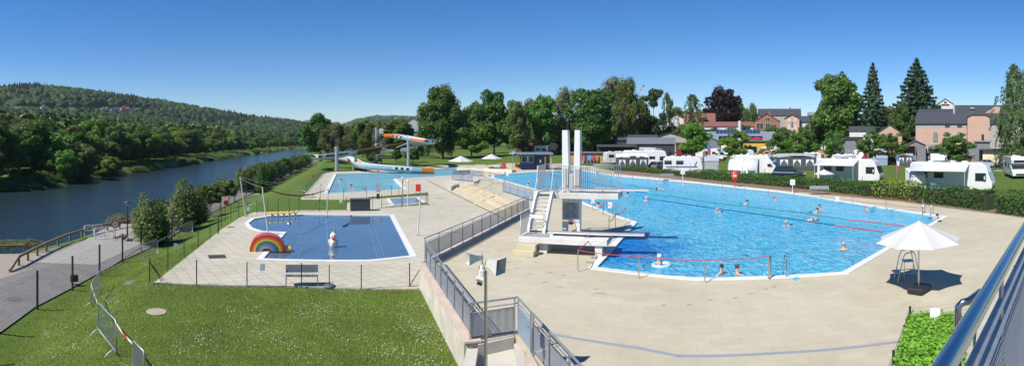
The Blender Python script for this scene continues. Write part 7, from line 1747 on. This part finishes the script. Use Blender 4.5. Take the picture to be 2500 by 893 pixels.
# holiday cabins, row by row
house(1506, 122, 8.5, 5, 355, 345, 'black cabin with a broad dark porch roof left of the silver caravans', TIMD, RSLATE, flat=True, over=.5, porch=(9, 2.5, 0, RGREY), wins=((-2, 1.5, 1.2, 1), (1.5, 1.5, 1, 1)), name='holiday_cabin', cat='cabin')
house(1590, 128, 11.5, 6, 350, 337, 'long charcoal cabin with a grey ridge roof and a satellite dish', DKW, RGREY, wins=((2.6, 1.6, 1.6, 1.1), (-2, 1.5, 1.1, 1)), door=(4.6, DKGL), name='holiday_cabin', cat='cabin')
house(1464, 150, 9, 5, 341, 331, 'dark cabin with pale gable roof right of the dense round tree', TIMD, RPALE, rot=.3, wins=((0, 1.5, 1, .9),), name='holiday_cabin', cat='cabin')
house(1552, 146, 12, 6, 341, 330, 'dark cabin row with small yellow lamps under the eaves', DKW, RSLATE, wins=((-3, 1.6, 1, .8), (0, 1.6, 1, .8), (3, 1.6, 1, .8)), name='holiday_cabin', cat='cabin', winm=mat('amber_glass', (.35, .18, .04), .4))
house(1636, 150, 11, 6, 338, 324, 'black-roofed cabin with a tan gable behind the long charcoal one', mat('tan_wall', (.36, .34, .26), .8), RSLATE, axis='y', name='holiday_cabin', cat='cabin')
house(1678, 138, 6, 5, 350, 341, 'dark red cabin behind the white saloon car', REDW, RSLATE, flat=True, porch=(5, 2, 0, REDW), name='holiday_cabin', cat='cabin', wins=((0, 1.5, 1.2, 1),))
house(1400, 172, 8, 5, 343, 337, 'dark timber cabin between the white pillars', TIMB, RSLATE, flat=True, wins=((-1, 1.5, 1.4, 1), (1.6, 1.5, .9, 1)), name='holiday_cabin', cat='cabin')
house(1368, 170, 9, 5, 344, 338, 'charcoal cabin with a white panel left of the white pillars', DKW, RSLATE, flat=True, wins=((.6, 1.4, 1.1, 1.5),), winm=WHITE2, name='holiday_cabin', cat='cabin')
house(1292, 172, 8, 5, 344, 337, 'brown timber cabin left of the lone motorhome', TIMB, RPALE, flat=True, wins=((-1, 1.5, 1, 1.2), (1.5, 1.5, 1, 1.2)), name='holiday_cabin', cat='cabin')
house(1450, 112, 9.5, 4, 373, 366, 'long low timber bar shed with a flat grey roof behind the diving pillars', mat('golden_timber', (.42, .24, .09), .7, var=.2, scale=2.5), RGREY, flat=True, over=.4, rot=-.15, name='timber_shed', cat='shed')
house(1734, 140, 6, 5, 346, 335, 'small grey gabled cabin with a white window left of the yellow building', GRW, RPALE, axis='y', wins=((0, 1.6, .9, 1.2),), name='holiday_cabin', cat='cabin')
house(1800, 160, 26, 8, 341, 322, 'long reception building with yellow walls and solar panels on its grey-blue roof', YW, mat('roof_blue_grey', (.17, .20, .24), .5, var=.1), wins=((-9, 1.6, 2.2, 1.4), (-5.5, 1.6, 2.2, 1.4), (4, 1.8, 4, 2), (9, 1.8, 2, 1.4)), name='reception_building', cat='building', over=.6)
for i, px in enumerate((1752, 1761, 1770, 1779, 1788, 1806, 1815, 1824, 1833, 1842, 1851)):
    M_ = Matrix.Rotation(R(32), 4, 'X'); q_ = empty('solar_panel', at(px, 155.2, zat(321, 155)), F_(px), 'dark blue solar panel in the row on the reception roof', 'solar panel', 'solar panels on the reception roof'); MB().box((0, 0, 0), (1.02, 2.2, .05), M=M_).build('cells', mat('solar_blue', (.02, .045, .12), .15, coat=.6), q_); MB().box((0, .01, -.05), (1.1, 2.3, .04), M=M_).build('frame', GALV, q_)
for px in (1829, 1848): tag(parasol(at(px, 146, 0), 2.2, zat(339, 146), zat(335, 146), 'red parasol on the reception terrace, %s' % ('left one' if px == 1829 else 'right one'), 8, base=False), cat='parasol')
for o in [o for o in bpy.data.objects if o.get('label', '').startswith('red parasol')]:
    for c_ in o.children:
        if c_.name.startswith('canopy'): c_.data.materials[0] = mat('red_cloth', (.55, .03, .03), .8)
for px, lab in ((1868, 'arched timber camping pod left of the young tree'), (1998, 'arched timber camping pod right of the young trees')):
    e = empty('camping_pod', at(px, 128, -.05), F_(px) + .2, lab, 'cabin'); P_ = [(1.6 * math.cos(math.pi * i / 12) * (1), 2.7 * math.sin(math.pi * i / 12) ** .8) for i in range(13)]
    M_ = Matrix.Identity(4); mb = MB(); mb.side(P_, -2, 2.6); mb.build('shell', TIMD, e); P2 = [(a * .88, b * .9) for a, b in P_]; MB().side(P2, -2.04, -1.9).build('front_wall', mat('golden_timber', (.42, .24, .09), .7), e); MB().box((0, -2.06, .95), (.8, .04, 1.8)).build('door', DKGL, e)
house(2075, 122, 5.4, 4.5, 340, 331, 'grey cabin with three narrow slit windows', GRW, RSLATE, wins=((-.9, 1.9, .28, .9), (-.1, 1.9, .28, .9), (.9, 1.9, .28, .9)), flat=True, name='holiday_cabin', cat='cabin')
house(2088, 128, 4, 4, 336, 330, 'dark stacked cabin roof behind the slit-window cabin', DKW, RSLATE, flat=True, name='holiday_cabin', cat='cabin')
house(2236, 112, 4.2, 4.5, 354, 343, 'grey gabled cabin with an orange timber porch', GRW, RGREY, axis='y', porch=(3.2, 1.8, -1.6, mat('orange_timber', (.45, .17, .06), .7)), name='holiday_cabin', cat='cabin')
house(2296, 114, 5, 4, 362, 354, 'low dark cabin behind the white awning tent', DKW, RPALE, wins=((0, 1.4, 1, .9),), name='holiday_cabin', cat='cabin')
house(2340, 118, 7, 5, 355, 349, 'low timber cabin hidden by the spreading young tree', TIMD, RGREY, flat=True, wins=((-2, 1.5, 1, 1), (1.5, 1.5, 1, 1)), name='holiday_cabin', cat='cabin')
house(2376, 110, 5, 4, 357, 352, 'grey cabin with a flat pale roof left of the window shed', GRW, RPALE, flat=True, wins=((.5, 1.5, 1, 1.2),), name='holiday_cabin', cat='cabin')
house(2398, 100, 3, 4, 346, 345, 'grey shed with a window beside the ivy-covered post', GRW, RPALE, flat=True, wins=((.2, 1.5, .9, 1.2),), name='holiday_cabin', cat='cabin')
house(2438, 98, 6, 3, 366, 362, 'cream caravan annex with a yellow blind under a dark canopy roof', mat('cream_wall', (.62, .58, .46), .8), TIMD, flat=True, wins=((-1.6, 1.5, 1.4, 1.1), (1.2, 1.5, 2.6, 1.2)), winm=mat('yellow_blind', (.62, .50, .25), .8), name='holiday_cabin', cat='cabin', over=.7)
house(2485, 100, 6, 4, 362, 354, 'dark red-brown cabin with a ribbed roof behind the right motorhome', mat('maroon_wall', (.12, .04, .035), .8), mat('ribbed_roof', (.15, .13, .12), .7), name='holiday_cabin', cat='cabin')
house(2355, 96, 3, 2.2, 383, 380, 'small stacked timber store beside the white car', mat('golden_timber', (.42, .24, .09), .7), TIMD, flat=True, name='timber_shed', cat='shed')
fn = empty('timber_fence', at(2010, 125, 0), F_(2010), 'low golden timber screen fence beside the slit-window cabin', 'fence'); MB().box((0, 0, .7), (9, .06, 1.3)).build('boards', mat('golden_timber', (.42, .24, .09), .7), fn)
# town houses
house(1650, 215, 14, 10, 300, 281, 'white house with a dark steep roof between the birches', WR, RSLATE, axis='y', wins=((-3, 6, 1.2, 1.4), (3, 6, 1.2, 1.4)))
house(1708, 205, 12, 10, 302, 277, 'big house with a steep red tiled roof and a dormer strip', WR, RBROWN, wins=((-4, 7, 1.4, 1.4), (0, 7, 1.4, 1.4), (4, 7, 1.4, 1.4)))
tag(MB().box(at(1716, 200.5, zat(290, 200)), (3.4, 1.5, 1.1), F_(1716)).build('dormer', DKGL, None), 'dark dormer strip on the big red roof', 'dormer')
house(1765, 190, 22, 9, 309, 298, 'long low building with a brown-red tiled roof', WR, RBROWN, wins=((-6, 7.6, 3.4, 1.2), (-1, 7.6, 3, 1.2), (5, 7.6, 3, 1.2)))
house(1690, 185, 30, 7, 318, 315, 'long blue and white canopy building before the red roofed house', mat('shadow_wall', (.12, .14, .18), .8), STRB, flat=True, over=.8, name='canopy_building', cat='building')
quick('chimney_pipe', MB().tube([at(1806, 150, 0), at(1806, 150, zat(295, 150))], .45, 12), WR, 'stout white chimney pipe beside the long red roof', 'chimney')
house(1872, 190, 9.5, 9, 297, 278, 'red brick house with an orange roof and a glazed timber gable', BRICKR, RTILE, axis='y', wins=((-2.5, 9.6, 2.4, 2.2), (.4, 9.4, 1.7, 2.4), (2.9, 9.2, 1.3, 2.2), (.3, 12.0, 1.6, 1.3)), chim=((1, .8),))
house(1903, 235, 19, 12, 283, 266, 'large dark slate roof behind the orange roofed houses', GRR, RSLATE, chim=((5, .7),))
house(1934, 190, 5.2, 9, 290, 281, 'salmon pink gabled house with pale framed windows', SALM, RSLATE, axis='y', wins=((-1.1, 9.0, .8, 1.7), (1.2, 9.0, .8, 1.7), (-1.1, 11.7, .7, 1.1), (1.2, 11.7, .7, 1.1)), winm=mat('pale_glass', (.55, .5, .45), .4))
house(1972, 192, 9, 9, 299, 284, 'white house with a slate roof right of the salmon one', WR, RSLATE, wins=((-2.8, 9.0, 1.1, 1.5), (0, 9.0, 1.5, 1.5), (3, 9.0, 1.1, 1.5)))
house(2002, 215, 10, 9, 282, 274, 'pale house top left of the large maple', WR, RPALE)
house(2104, 150, 7, 9, 320, 309, 'white house hidden behind the spruces', WR, RSLATE)
house(2172, 148, 7, 8, 325, 305, 'pink house part seen between the two spruces', PINK, RSLATE, axis='y', wins=((0, 4.5, 1.6, 2),))
house(1415, 205, 10, 8, 322, 308, 'cream house glimpsed through the trees behind the pillars', mat('cream_render', (.6, .48, .25), .8), RTILE)
house(1600, 210, 8, 8, 310, 295, 'white house glimpsed through the pine', WR, RPALE)
house(1006, 240, 7, 9, 300, 288, 'white gabled house behind the trees above the slide', WR, RBROWN, axis='y', wins=((0, 9, 1.5, 1.5),), z0=-.5)
house(985, 215, 14, 8, 322, 318, 'grey flat building behind the slide tower', mat('hall_grey', (.33, .35, .38), .7), RPALE, flat=True, z0=-.5, name='hall', cat='building')
# pink hall
ph = empty('pink_hall', at(2350, 130, -.1), F_(2350), 'long pink and grey hall with arched windows and large dark roofs behind the campsite', 'building'); k = 130 / FP
def hx(px): return math.sin((px - 2350) / FP) * 130
def hz(py): return zat(py, 130) + .1
def hb(name, x0, x1, y0, y1, z0, z1, m, par=ph): return MB().box(((x0 + x1) / 2, (y0 + y1) / 2, (z0 + z1) / 2), (x1 - x0, y1 - y0, z1 - z0)).build(name, m, par)
hb('lower_wall', hx(2235), hx(2362), 0, 10, 0, hz(313), PINK); hb('upper_wall', hx(2235), hx(2362), .02, 10, hz(313), hz(299), GRR); hb('right_wall', hx(2416), hx(2500), 0, 10, 0, hz(301), GRR)
o = hb('gable_block', hx(2362), hx(2416), -.8, 9, 0, hz(286), PINK); MB().side([(hx(2362), hz(286)), (hx(2372), hz(280)), (hx(2406), hz(280)), (hx(2416), hz(286))], -.8, 9).build('pediment', PINK, ph)
MB().side([(hx(2360), hz(287)), (hx(2360), hz(285)), (hx(2372), hz(279)), (hx(2389), hz(269)), (hx(2406), hz(279)), (hx(2418), hz(285)), (hx(2418), hz(287)), (hx(2406), hz(280.5)), (hx(2372), hz(280.5))], -1.1, 9).build('pediment_roof', RSLATE, ph)
def rslab(x0, x1, y0, y1, z0, z1, m, name='roof'): return MB().add([(x0, y0, z0), (x1, y0, z0), (x1, y1, z1), (x0, y1, z1), (x0, y0, z0 - .25), (x1, y0, z0 - .25), (x1, y1, z1 - .25), (x0, y1, z1 - .25)], [(0, 1, 2, 3), (7, 6, 5, 4), (0, 4, 5, 1), (1, 5, 6, 2), (2, 6, 7, 3), (3, 7, 4, 0)]).build(name, m, ph)
rslab(hx(2233), hx(2505), -.4, 5, hz(299.5), hz(273), RSLATE); rslab(hx(2233), hx(2328), 5.02, 11, hz(275), hz(260), RSLATE); rslab(hx(2328), hx(2505), 5.02, 11, hz(275), hz(250), RSLATE)
hb('roof_edge', hx(2326), hx(2331), 4.6, 11, hz(276), hz(252), GRR); MB().add([(hx(2400), 5.3, hz(278)), (hx(2445), 5.3, hz(278)), (hx(2445), 5.3, hz(258)), (hx(2432), 5.3, hz(257)), (hx(2400), 6.5, hz(278)), (hx(2445), 6.5, hz(278)), (hx(2445), 6.5, hz(258)), (hx(2432), 6.5, hz(257))], [(0, 1, 2, 3), (7, 6, 5, 4), (0, 3, 7, 4), (3, 2, 6, 7)]).build('rear_gable', PINK, ph)
for px in (2284, 2312.5, 2342):
    P_ = [(hx(px) - .62, hz(346)), (hx(px) + .62, hz(346)), (hx(px) + .62, hz(328))] + [(hx(px) + .62 * math.cos(math.pi * i / 8), hz(328) + .62 * math.sin(math.pi * i / 8)) for i in range(1, 8)] + [(hx(px) - .62, hz(328))]
    f = MB().side(P_, -.08, 0).build('arched_window', mat('window_green', (.10, .14, .09), .6), ph); MB().side([(hx(px) + (a - hx(px)) * .82, b - .03) for a, b in P_], -.12, -.06).build('pane', mat('hall_glass', (.16, .22, .20), .3), f)
for px in (2313, 2343): hb('small_window', hx(px) - .6, hx(px) + .6, -.06, 0, hz(311), hz(305), DKGL)
hb('slit_window', hx(2396), hx(2402), -.9, -.8, hz(345), hz(328), DKGL); hb('skylight', hx(2370), hx(2380), 7, 7.6, hz(262), hz(258), GALV)
for px in (2361, 2415): MB().tube([(hx(px), -.15, 0), (hx(px), -.15, hz(300))], .07, 6).build('downpipe', DKW, ph)
house(2308, 165, 7.5, 8, 262, 243, 'white gabled house top above the dark hall roofs', WR, RPALE, axis='y', wins=((0, zat(257, 165), 2.5, .5), (0, zat(251, 165), .8, .6)))
# crane
cr_ = empty('construction_crane', at(1562, 320, 0), F_(1562), 'distant red and white construction crane above the trees', 'crane'); mb = MB(); zc = zat(226, 320)
mb.beam((0, 0, 0), (0, 0, zc), 1.0, 1.0); mb.build('mast', mat('crane_grey', (.45, .40, .40), .6), cr_); mb = MB(); mb.beam((-.5, 0, zc), (2.2, 0, zat(210, 320)), .5, .5); mb.build('jib', mat('crane_red', (.45, .12, .10), .6), cr_); MB().box((2.4, 0, zat(209.5, 320)), (1.0, .8, .8)).build('head', DKW, cr_); MB().beam((-.5, 0, zc + .2), (-4.5, 0, zc + .4), .3, .3).build('counter_arm', mat('crane_grey', (.45, .4, .4), .6), cr_)
# village on the far hillside
def hillspot(px, py):
    t = (px - 1250) / FP; r = 180.
    while r < 1500:
        x, y = r * math.sin(t), r * math.cos(t)
        if EYE - (py - HOR) * r / FP <= th1(x, y): break
        r += 6
    return Vector((x, y, th1(x, y))), r
vil = [(32, 276, 'w'), (58, 275, 'p'), (46, 278, 'd'), (107, 273, 'p'), (110, 276, 'w'), (142, 280, 'w'), (152, 282, 'd'), (165, 283, 'd'), (200, 283, 'w'), (252, 274, 'w'), (257, 276, 'w'), (277, 275, 'w'), (285, 275, 'p'), (300, 274, 'r'), (310, 275, 'r'), (323, 275, 'w'), (375, 271, 'w'), (383, 272, 'w'), (393, 275, 'w'), (15, 279, 'd'), (176, 279, 'w')]
vl = {'w': (WR, RSLATE, 'small white house with a dark roof'), 'p': (mat('cream_render', (.6, .48, .25), .8), RSLATE, 'small cream house with a dark roof'), 'd': (GRR, RSLATE, 'small grey house with a dark slate roof'), 'r': (SALM, RTILE, 'small salmon house with a red roof')}
for i, (px, py, k_) in enumerate(vil):
    p, r_ = hillspot(px, py); w_ = 12 * r_ / FP * 1.0; w_ = max(10, min(w_, 13)); e_ = 4.5
    a_, b_, l_ = vl[k_]
    h_ = house(px, r_, w_, 8, 5.5, 9.0, l_ + ' in the village on the hillside', a_, b_, axis='y' if i % 2 else 'x', rot=random.uniform(-.5, .5), wins=((-2, 3.5, 1.2, 1.4), (2, 3.5, 1.2, 1.4)), z0=p.z + 2., name='village_house'); h_['group'] = 'hillside village: ' + {'w': 'white houses', 'p': 'cream houses', 'd': 'grey houses', 'r': 'salmon houses'}[k_]
for px, py, lab in ((664, 349, 'white gabled house on the far bank near the river bend'), (694, 354, 'pale low house on the far bank beyond the bend'), (590, 352, 'small cream house among the far bank trees'), (560, 349, 'dark roofed house among the far bank trees'), (608, 348, 'small grey gable among the far bank trees'), (720, 352, 'low dark roofed house at the end of the far bank')):
    p, r_ = hillspot(px, py + 3); house(px, r_, 8, 7, 4.5, 8.0, lab, WR if px not in (560, 720) else GRR, RSLATE, axis='y', rot=.3, wins=((-1.6, 3, 1, 1.2), (1.6, 3, 1, 1.2)), z0=p.z, name='bank_house')

# ------------------------------------------------------------ people
SKIN = mat('skin', (.52, .30, .21), .55, var=.06); SKIND = mat('skin_tan', (.42, .22, .14), .55, var=.06)
def skin_body(name, verts, edges, radii, m, parent=None):
    me = bpy.data.meshes.new(name); me.from_pydata(verts, edges, []); o = bpy.data.objects.new(name, me); col.objects.link(o)
    md = o.modifiers.new('skin', 'SKIN'); 
    if not me.skin_vertices: me.attributes
    for v, r_ in zip(me.skin_vertices[0].data, radii): v.radius = (r_, r_) if not isinstance(r_, tuple) else r_
    me.skin_vertices[0].data[0].use_root = True
    sb = o.modifiers.new('smooth', 'SUBSURF'); sb.levels = 1; sb.render_levels = 1
    bpy.context.view_layer.update(); dg = bpy.context.evaluated_depsgraph_get(); nm = bpy.data.meshes.new_from_object(o.evaluated_get(dg))
    nm.name = name; nm.materials.clear(); nm.materials.append(m)
    for p in nm.polygons: p.use_smooth = True
    bpy.data.objects.remove(o); return nm
BODY = {}
def body(kind):
    if kind in BODY: return BODY[kind]
    if kind == 'stand':
        v = [(0, 0, .92), (0, .01, 1.1), (0, .0, 1.3), (0, 0, 1.42), (0, 0, 1.5), (0, -.01, 1.6), (0, -.01, 1.68), (-.17, 0, 1.38), (-.23, .02, 1.12), (-.22, -.06, .88), (.17, 0, 1.38), (.25, .02, 1.12), (.21, -.12, .95), (-.1, 0, .86), (-.11, -.01, .48), (-.11, .02, .08), (-.11, -.1, .03), (.1, 0, .86), (.12, -.02, .48), (.13, .02, .08), (.13, -.1, .03)]
        e = [(0, 1), (1, 2), (2, 3), (3, 4), (4, 5), (5, 6), (3, 7), (7, 8), (8, 9), (3, 10), (10, 11), (11, 12), (0, 13), (13, 14), (14, 15), (15, 16), (0, 17), (17, 18), (18, 19), (19, 20)]
        r_ = [(.15, .11), (.13, .10), (.16, .11), (.10, .08), .055, .09, .08, .06, .042, .03, .06, .042, .03, .09, .06, .038, .03, .09, .06, .038, .03]
    elif kind == 'upright':
        v = [(0, 0, -.35), (0, 0, -.1), (0, 0, .08), (0, 0, .16), (0, -.01, .30), (0, -.01, .38), (-.17, 0, .06), (-.3, -.18, -.05), (-.2, -.4, -.06), (.17, 0, .06), (.3, -.18, -.05), (.2, -.4, -.06)]
        e = [(0, 1), (1, 2), (2, 3), (3, 4), (4, 5), (2, 6), (6, 7), (7, 8), (2, 9), (9, 10), (10, 11)]; r_ = [(.14, .1), (.16, .11), (.09, .08), .055, .095, .075, .06, .045, .03, .06, .045, .03]
    elif kind == 'breast':
        v = [(0, 0, -.12), (0, -.3, -.05), (0, -.5, .0), (0, -.58, .08), (0, -.62, .2), (0, -.63, .27), (-.2, -.5, -.02), (-.38, -.75, -.05), (.2, -.5, -.02), (.38, -.75, -.05), (-.1, .1, -.15), (-.16, .55, -.22), (-.1, .95, -.25), (.1, .1, -.15), (.16, .55, -.22), (.1, .95, -.25)]
        e = [(0, 1), (1, 2), (2, 3), (3, 4), (4, 5), (2, 6), (6, 7), (2, 8), (8, 9), (0, 10), (10, 11), (11, 12), (0, 13), (13, 14), (14, 15)]; r_ = [(.15, .1), (.15, .1), (.13, .09), .055, .095, .075, .055, .035, .055, .035, .085, .06, .035, .085, .06, .035]
    else:
        v = [(0, 0, -.05), (0, -.3, .0), (0, -.52, .02), (0, -.62, .04), (0, -.74, .07), (0, -.8, .08), (-.2, -.55, .05), (-.42, -.6, .3), (-.5, -.85, .12), (.2, -.5, -.04), (.3, -.9, -.1), (-.1, .1, -.08), (-.12, .55, -.1), (-.1, .95, -.08), (.1, .1, -.08), (.12, .55, -.12), (.1, .95, -.12)]
        e = [(0, 1), (1, 2), (2, 3), (3, 4), (4, 5), (2, 6), (6, 7), (7, 8), (2, 9), (9, 10), (0, 11), (11, 12), (12, 13), (0, 14), (14, 15), (15, 16)]; r_ = [(.15, .1), (.15, .11), (.12, .09), .055, .095, .075, .055, .045, .035, .055, .035, .085, .06, .035, .085, .06, .035]
    BODY[kind] = (skin_body('person', v, e, r_, SKIN), dict(stand=(0, -.01, 1.64), upright=(0, -.01, .34), breast=(0, -.625, .235), crawl=(0, -.77, .08))[kind]); return BODY[kind]
def person(px, py, kind, rz, label, hair=(.03, .02, .015), suit=None, z=-.07, size=1.0, cap=False, tan=False):
    me, hp_ = body(kind); o = bpy.data.objects.new('person', me if not tan else me.copy())
    if tan: o.data.materials[0] = SKIND
    col.objects.link(o); o.location = G(px, py, z); o.rotation_euler = (0, 0, rz + F_(px)); o.scale = (size,) * 3; tag(o, label, 'person')
    hm = mat('hair_%d_%d_%d' % tuple(int(c * 99) for c in hair), hair, .6, var=.15)
    h = Vector(hp_); back = .03 if kind != 'crawl' else .0
    MB().ball(h + Vector((0, back, .035)), (.098, .108, .10), 12, 8).build('swim_cap' if cap else 'hair', hm, o)
    for s in (-1, 1): MB().ball(h + Vector((.035 * s, -.088, -.01)), .012, 6, 4).build('eye', BLACK, o)
    MB().ball(h + Vector((0, -.10, -.03)), (.014, .02, .02), 6, 4).build('nose', SKIN, o)
    MB().ball(h + Vector((0, -.092, -.062)), (.026, .01, .008), 6, 4).build('mouth', mat('lip', (.35, .10, .08), .5), o)
    if suit:
        sm = mat('suit_%d_%d_%d' % tuple(int(c * 99) for c in suit), suit, .7)
        if kind == 'stand': MB().lathe([(.175, .72), (.185, .82), (.17, .92), (.155, .99)], (0, 0, 0), 14, True, None, 1.05, .8).build('shorts', sm, o)
        elif kind == 'upright': MB().lathe([(.15, -.4), (.165, -.2), (.17, -.08), (.14, .03)], (0, 0, 0), 14, True, None, 1.03, .8).build('swimsuit', sm, o)
        else: MB().ball((0, -.08, -.07), (.165, .3, .125), 12, 8).build('swimsuit', sm, o)
    return o
person(1223.5, 419.8, 'stand', .2, 'person in blue shorts standing on the deck beside the red cabinet', (.05, .03, .02), (.05, .14, .35), z=0., size=1.0, tan=True)
PI_ = math.pi
PE = [(1620, 462, 'crawl', -1.3, 'person swimming crawl near the hedge side with an arm raised', (.03, .02, .015), None, 0), (1519, 470, 'upright', 0, 'person with bare red head in the water past the high board', (.45, .2, .14), None, 0), (1533, 480, 'upright', PI_, 'person with dark hair and dark swimsuit below the high board tip', (.03, .02, .02), (.02, .02, .03), 0),
      (1578, 492, 'upright', PI_, 'person in a white cap and red suit at the start of the blue rope', (.7, .7, .68), (.25, .05, .05), 1), (1808, 497, 'breast', 1.3, 'person with black hair swimming on the green rope', (.02, .018, .015), (.03, .04, .08), 0), (1764, 516, 'breast', -.7, 'person with pale hair swimming beside the blue rope', (.45, .36, .25), (.03, .03, .04), 0),
      (1904, 488, 'breast', -1.2, 'person in a red swim cap near the far pool edge', (.5, .03, .03), None, 1), (1977, 518, 'breast', 1.4, 'person with brown hair swimming left of another above the green rope', (.05, .03, .02), (.02, .02, .05), 0), (2001, 513, 'upright', .2, 'person with dark goggles in the lane by the hedge', (.05, .04, .035), None, 0),
      (2131, 512, 'breast', -1.4, 'person in a pink and violet swim cap near the far edge', (.55, .12, .5), (.02, .1, .1), 1), (1969, 537, 'crawl', 1.3, 'person swimming crawl across the blue rope', (.3, .2, .12), (.03, .02, .03), 0), (1932, 548, 'breast', -.6, 'person with blond hair swimming below the blue rope', (.48, .38, .24), (.03, .04, .06), 0),
      (2060, 612, 'upright', PI_, 'older person with grey hair and navy swimsuit seen from behind', (.40, .38, .36), (.02, .03, .08), 0), (2268, 533, 'breast', 1.4, 'person with dark hair swimming at the far right corner ladder', (.03, .02, .015), (.03, .03, .04), 0), (1609, 645, 'upright', -1.2, 'person in a white cap inside a clear swim ring at the near edge', (.78, .78, .76), None, 1),
      (1761, 669, 'upright', -1.9, 'child with short dark hair facing right at the near pool edge', (.02, .015, .015), None, 0), (1800, 670, 'upright', 1.9, 'child with brown hair facing left at the near pool edge', (.06, .03, .02), None, 0), (1461, 506, 'upright', PI_, 'person with dark hair and red suit beside the rules board', (.02, .015, .015), (.3, .05, .05), 0),
      (1284, 453, 'breast', 2.6, 'person with black hair swimming along the left pool edge', (.02, .015, .015), None, 0), (1241, 425, 'breast', -1., 'person swimming in the far left tip of the big pool', (.02, .015, .015), None, 0), (1450, 423, 'breast', 1., 'person with dark hair far away behind the twin pillars', (.02, .015, .015), None, 0), (1433, 416, 'upright', 0, 'person at the far end of the big pool behind the railing', (.02, .02, .02), None, 0)]
for a, b, k_, rz_, lab, hr_, su, cp2 in PE:
    person(a, b, k_, rz_, lab, hr_, su, size=1.0 if 'child' not in lab else .92, cap=bool(cp2))
for a, b, k_, rz_, lab in ((823, 442, 'breast', 1.2, 'person swimming by the left wall of the leisure pool'), (856, 459.5, 'upright', 0, 'person with black hair and white shirt in the leisure pool'), (869, 455, 'breast', -1.2, 'person with grey hair swimming in the leisure pool'), (889, 469, 'upright', PI_, 'reddish-haired person at the near edge of the leisure pool'), (912, 468, 'breast', 1.3, 'person with dark hair at the near edge of the leisure pool')):
    person(a, b, k_, rz_, lab, (.02, .018, .015) if 'reddish' not in lab and 'grey' not in lab else ((.3, .12, .06) if 'reddish' in lab else (.35, .33, .3)), None, z=LOW - .09, size=1.1)
rg_ = quick('swim_ring', MB().tube([(.38 * math.cos(a * math.pi / 10), .38 * math.sin(a * math.pi / 10), 0) for a in range(20)], .09, 8, True), mat('clear_ring', (.45, .60, .70), .15, coat=.6), 'pale transparent swim ring around the bather in the white cap', 'swim ring'); rg_.location = G(1615, 647, -.05)
for a, b, m_, lab in ((1943, 681, mat('slipper_cyan', (.03, .45, .60), .5), 'pair of bright cyan bathing slippers by the near pool ladder'), (2294, 541, BLACK, 'pair of dark sandals on the coping at the far right corner')):
    e = empty('bathing_slippers', G(a, b) + Z1 * (.002 if a < 2000 else .037), F_(a) + .6, lab, 'slippers')
    for x in (-.09, .09): MB().box((x, x * .4, .015), (.1, .27, .03), b=.02).build('sole', m_, e); MB().tube([(x - .05, x * .4 - .02, .02), (x, x * .4 - .05, .07), (x + .05, x * .4 - .02, .02)], .012, 5).build('strap', m_, e)
for i, (a, b, m_, lab) in enumerate(((1420, 391, REDP, 'red towel'), (1430, 392, DB, 'navy towel'), (1440, 392, mat('towel_sky', (.08, .3, .55), .8), 'sky blue towel'), (1449, 392, mat('towel_rose', (.4, .06, .10), .8), 'rose towel'), (1458, 392, mat('towel_tan', (.35, .2, .12), .8), 'tan towel'))):
    o = tag(MB().box(at(a, 109.5, 1.1), (.6, .12, 1.2), F_(a), b=.04).build('hanging_towel', m_), lab + ' hanging on the timber bar shed wall', 'towel')
# foot prints of wet on the deck: thin damp patches
wm_ = mat('wet_patch', (.24, .20, .15), .35, var=.2); wp = MB(); gg = random.Random(5)
wpx = [(1180, 575), (1208, 588), (1195, 600), (1220, 612), (1240, 640), (1262, 655), (1292, 668), (1305, 640), (1330, 688), (1368, 700), (1388, 692), (1345, 665), (1376, 672), (1290, 630), (1240, 660), (1460, 716), (1475, 717), (1455, 705), (1620, 745), (1682, 743), (1735, 733), (1795, 727), (1870, 706), (1890, 700), (1900, 690), (1835, 716)]
for a, b in wpx:
    c = G(a, b) + Z1 * .004; wx, wy = gg.uniform(.08, .2), gg.uniform(.025, .06); an = gg.uniform(-.5, 1.); n_ = 9
    vs = [(c.x + math.cos(k * 6.283 / n_ + an) * wx * gg.uniform(.6, 1.1), c.y + math.sin(k * 6.283 / n_ + an) * wy * gg.uniform(.6, 1.1), c.z) for k in range(n_)]; wp.add(vs, [tuple(range(n_))])
tag(wp.build('water_spots', wm_), 'scattered dark wet footprints and drips on the near deck', 'wet spots', kind='stuff')

# ------------------------------------------------------------ air
hm_ = bpy.data.materials.new('air_haze'); hm_.use_nodes = True; hn_ = hm_.node_tree.nodes; hn_.clear(); ho = hn_.new('ShaderNodeOutputMaterial'); hv = hn_.new('ShaderNodeVolumePrincipled')
hv.inputs['Color'].default_value = (.72, .84, 1., 1); hv.inputs['Density'].default_value = .00006; hm_.node_tree.links.new(hv.outputs[0], ho.inputs['Volume'])
tag(MB().box((0, 0, 95), (12800, 12800, 210)).build('haze', hm_), kind='stuff')
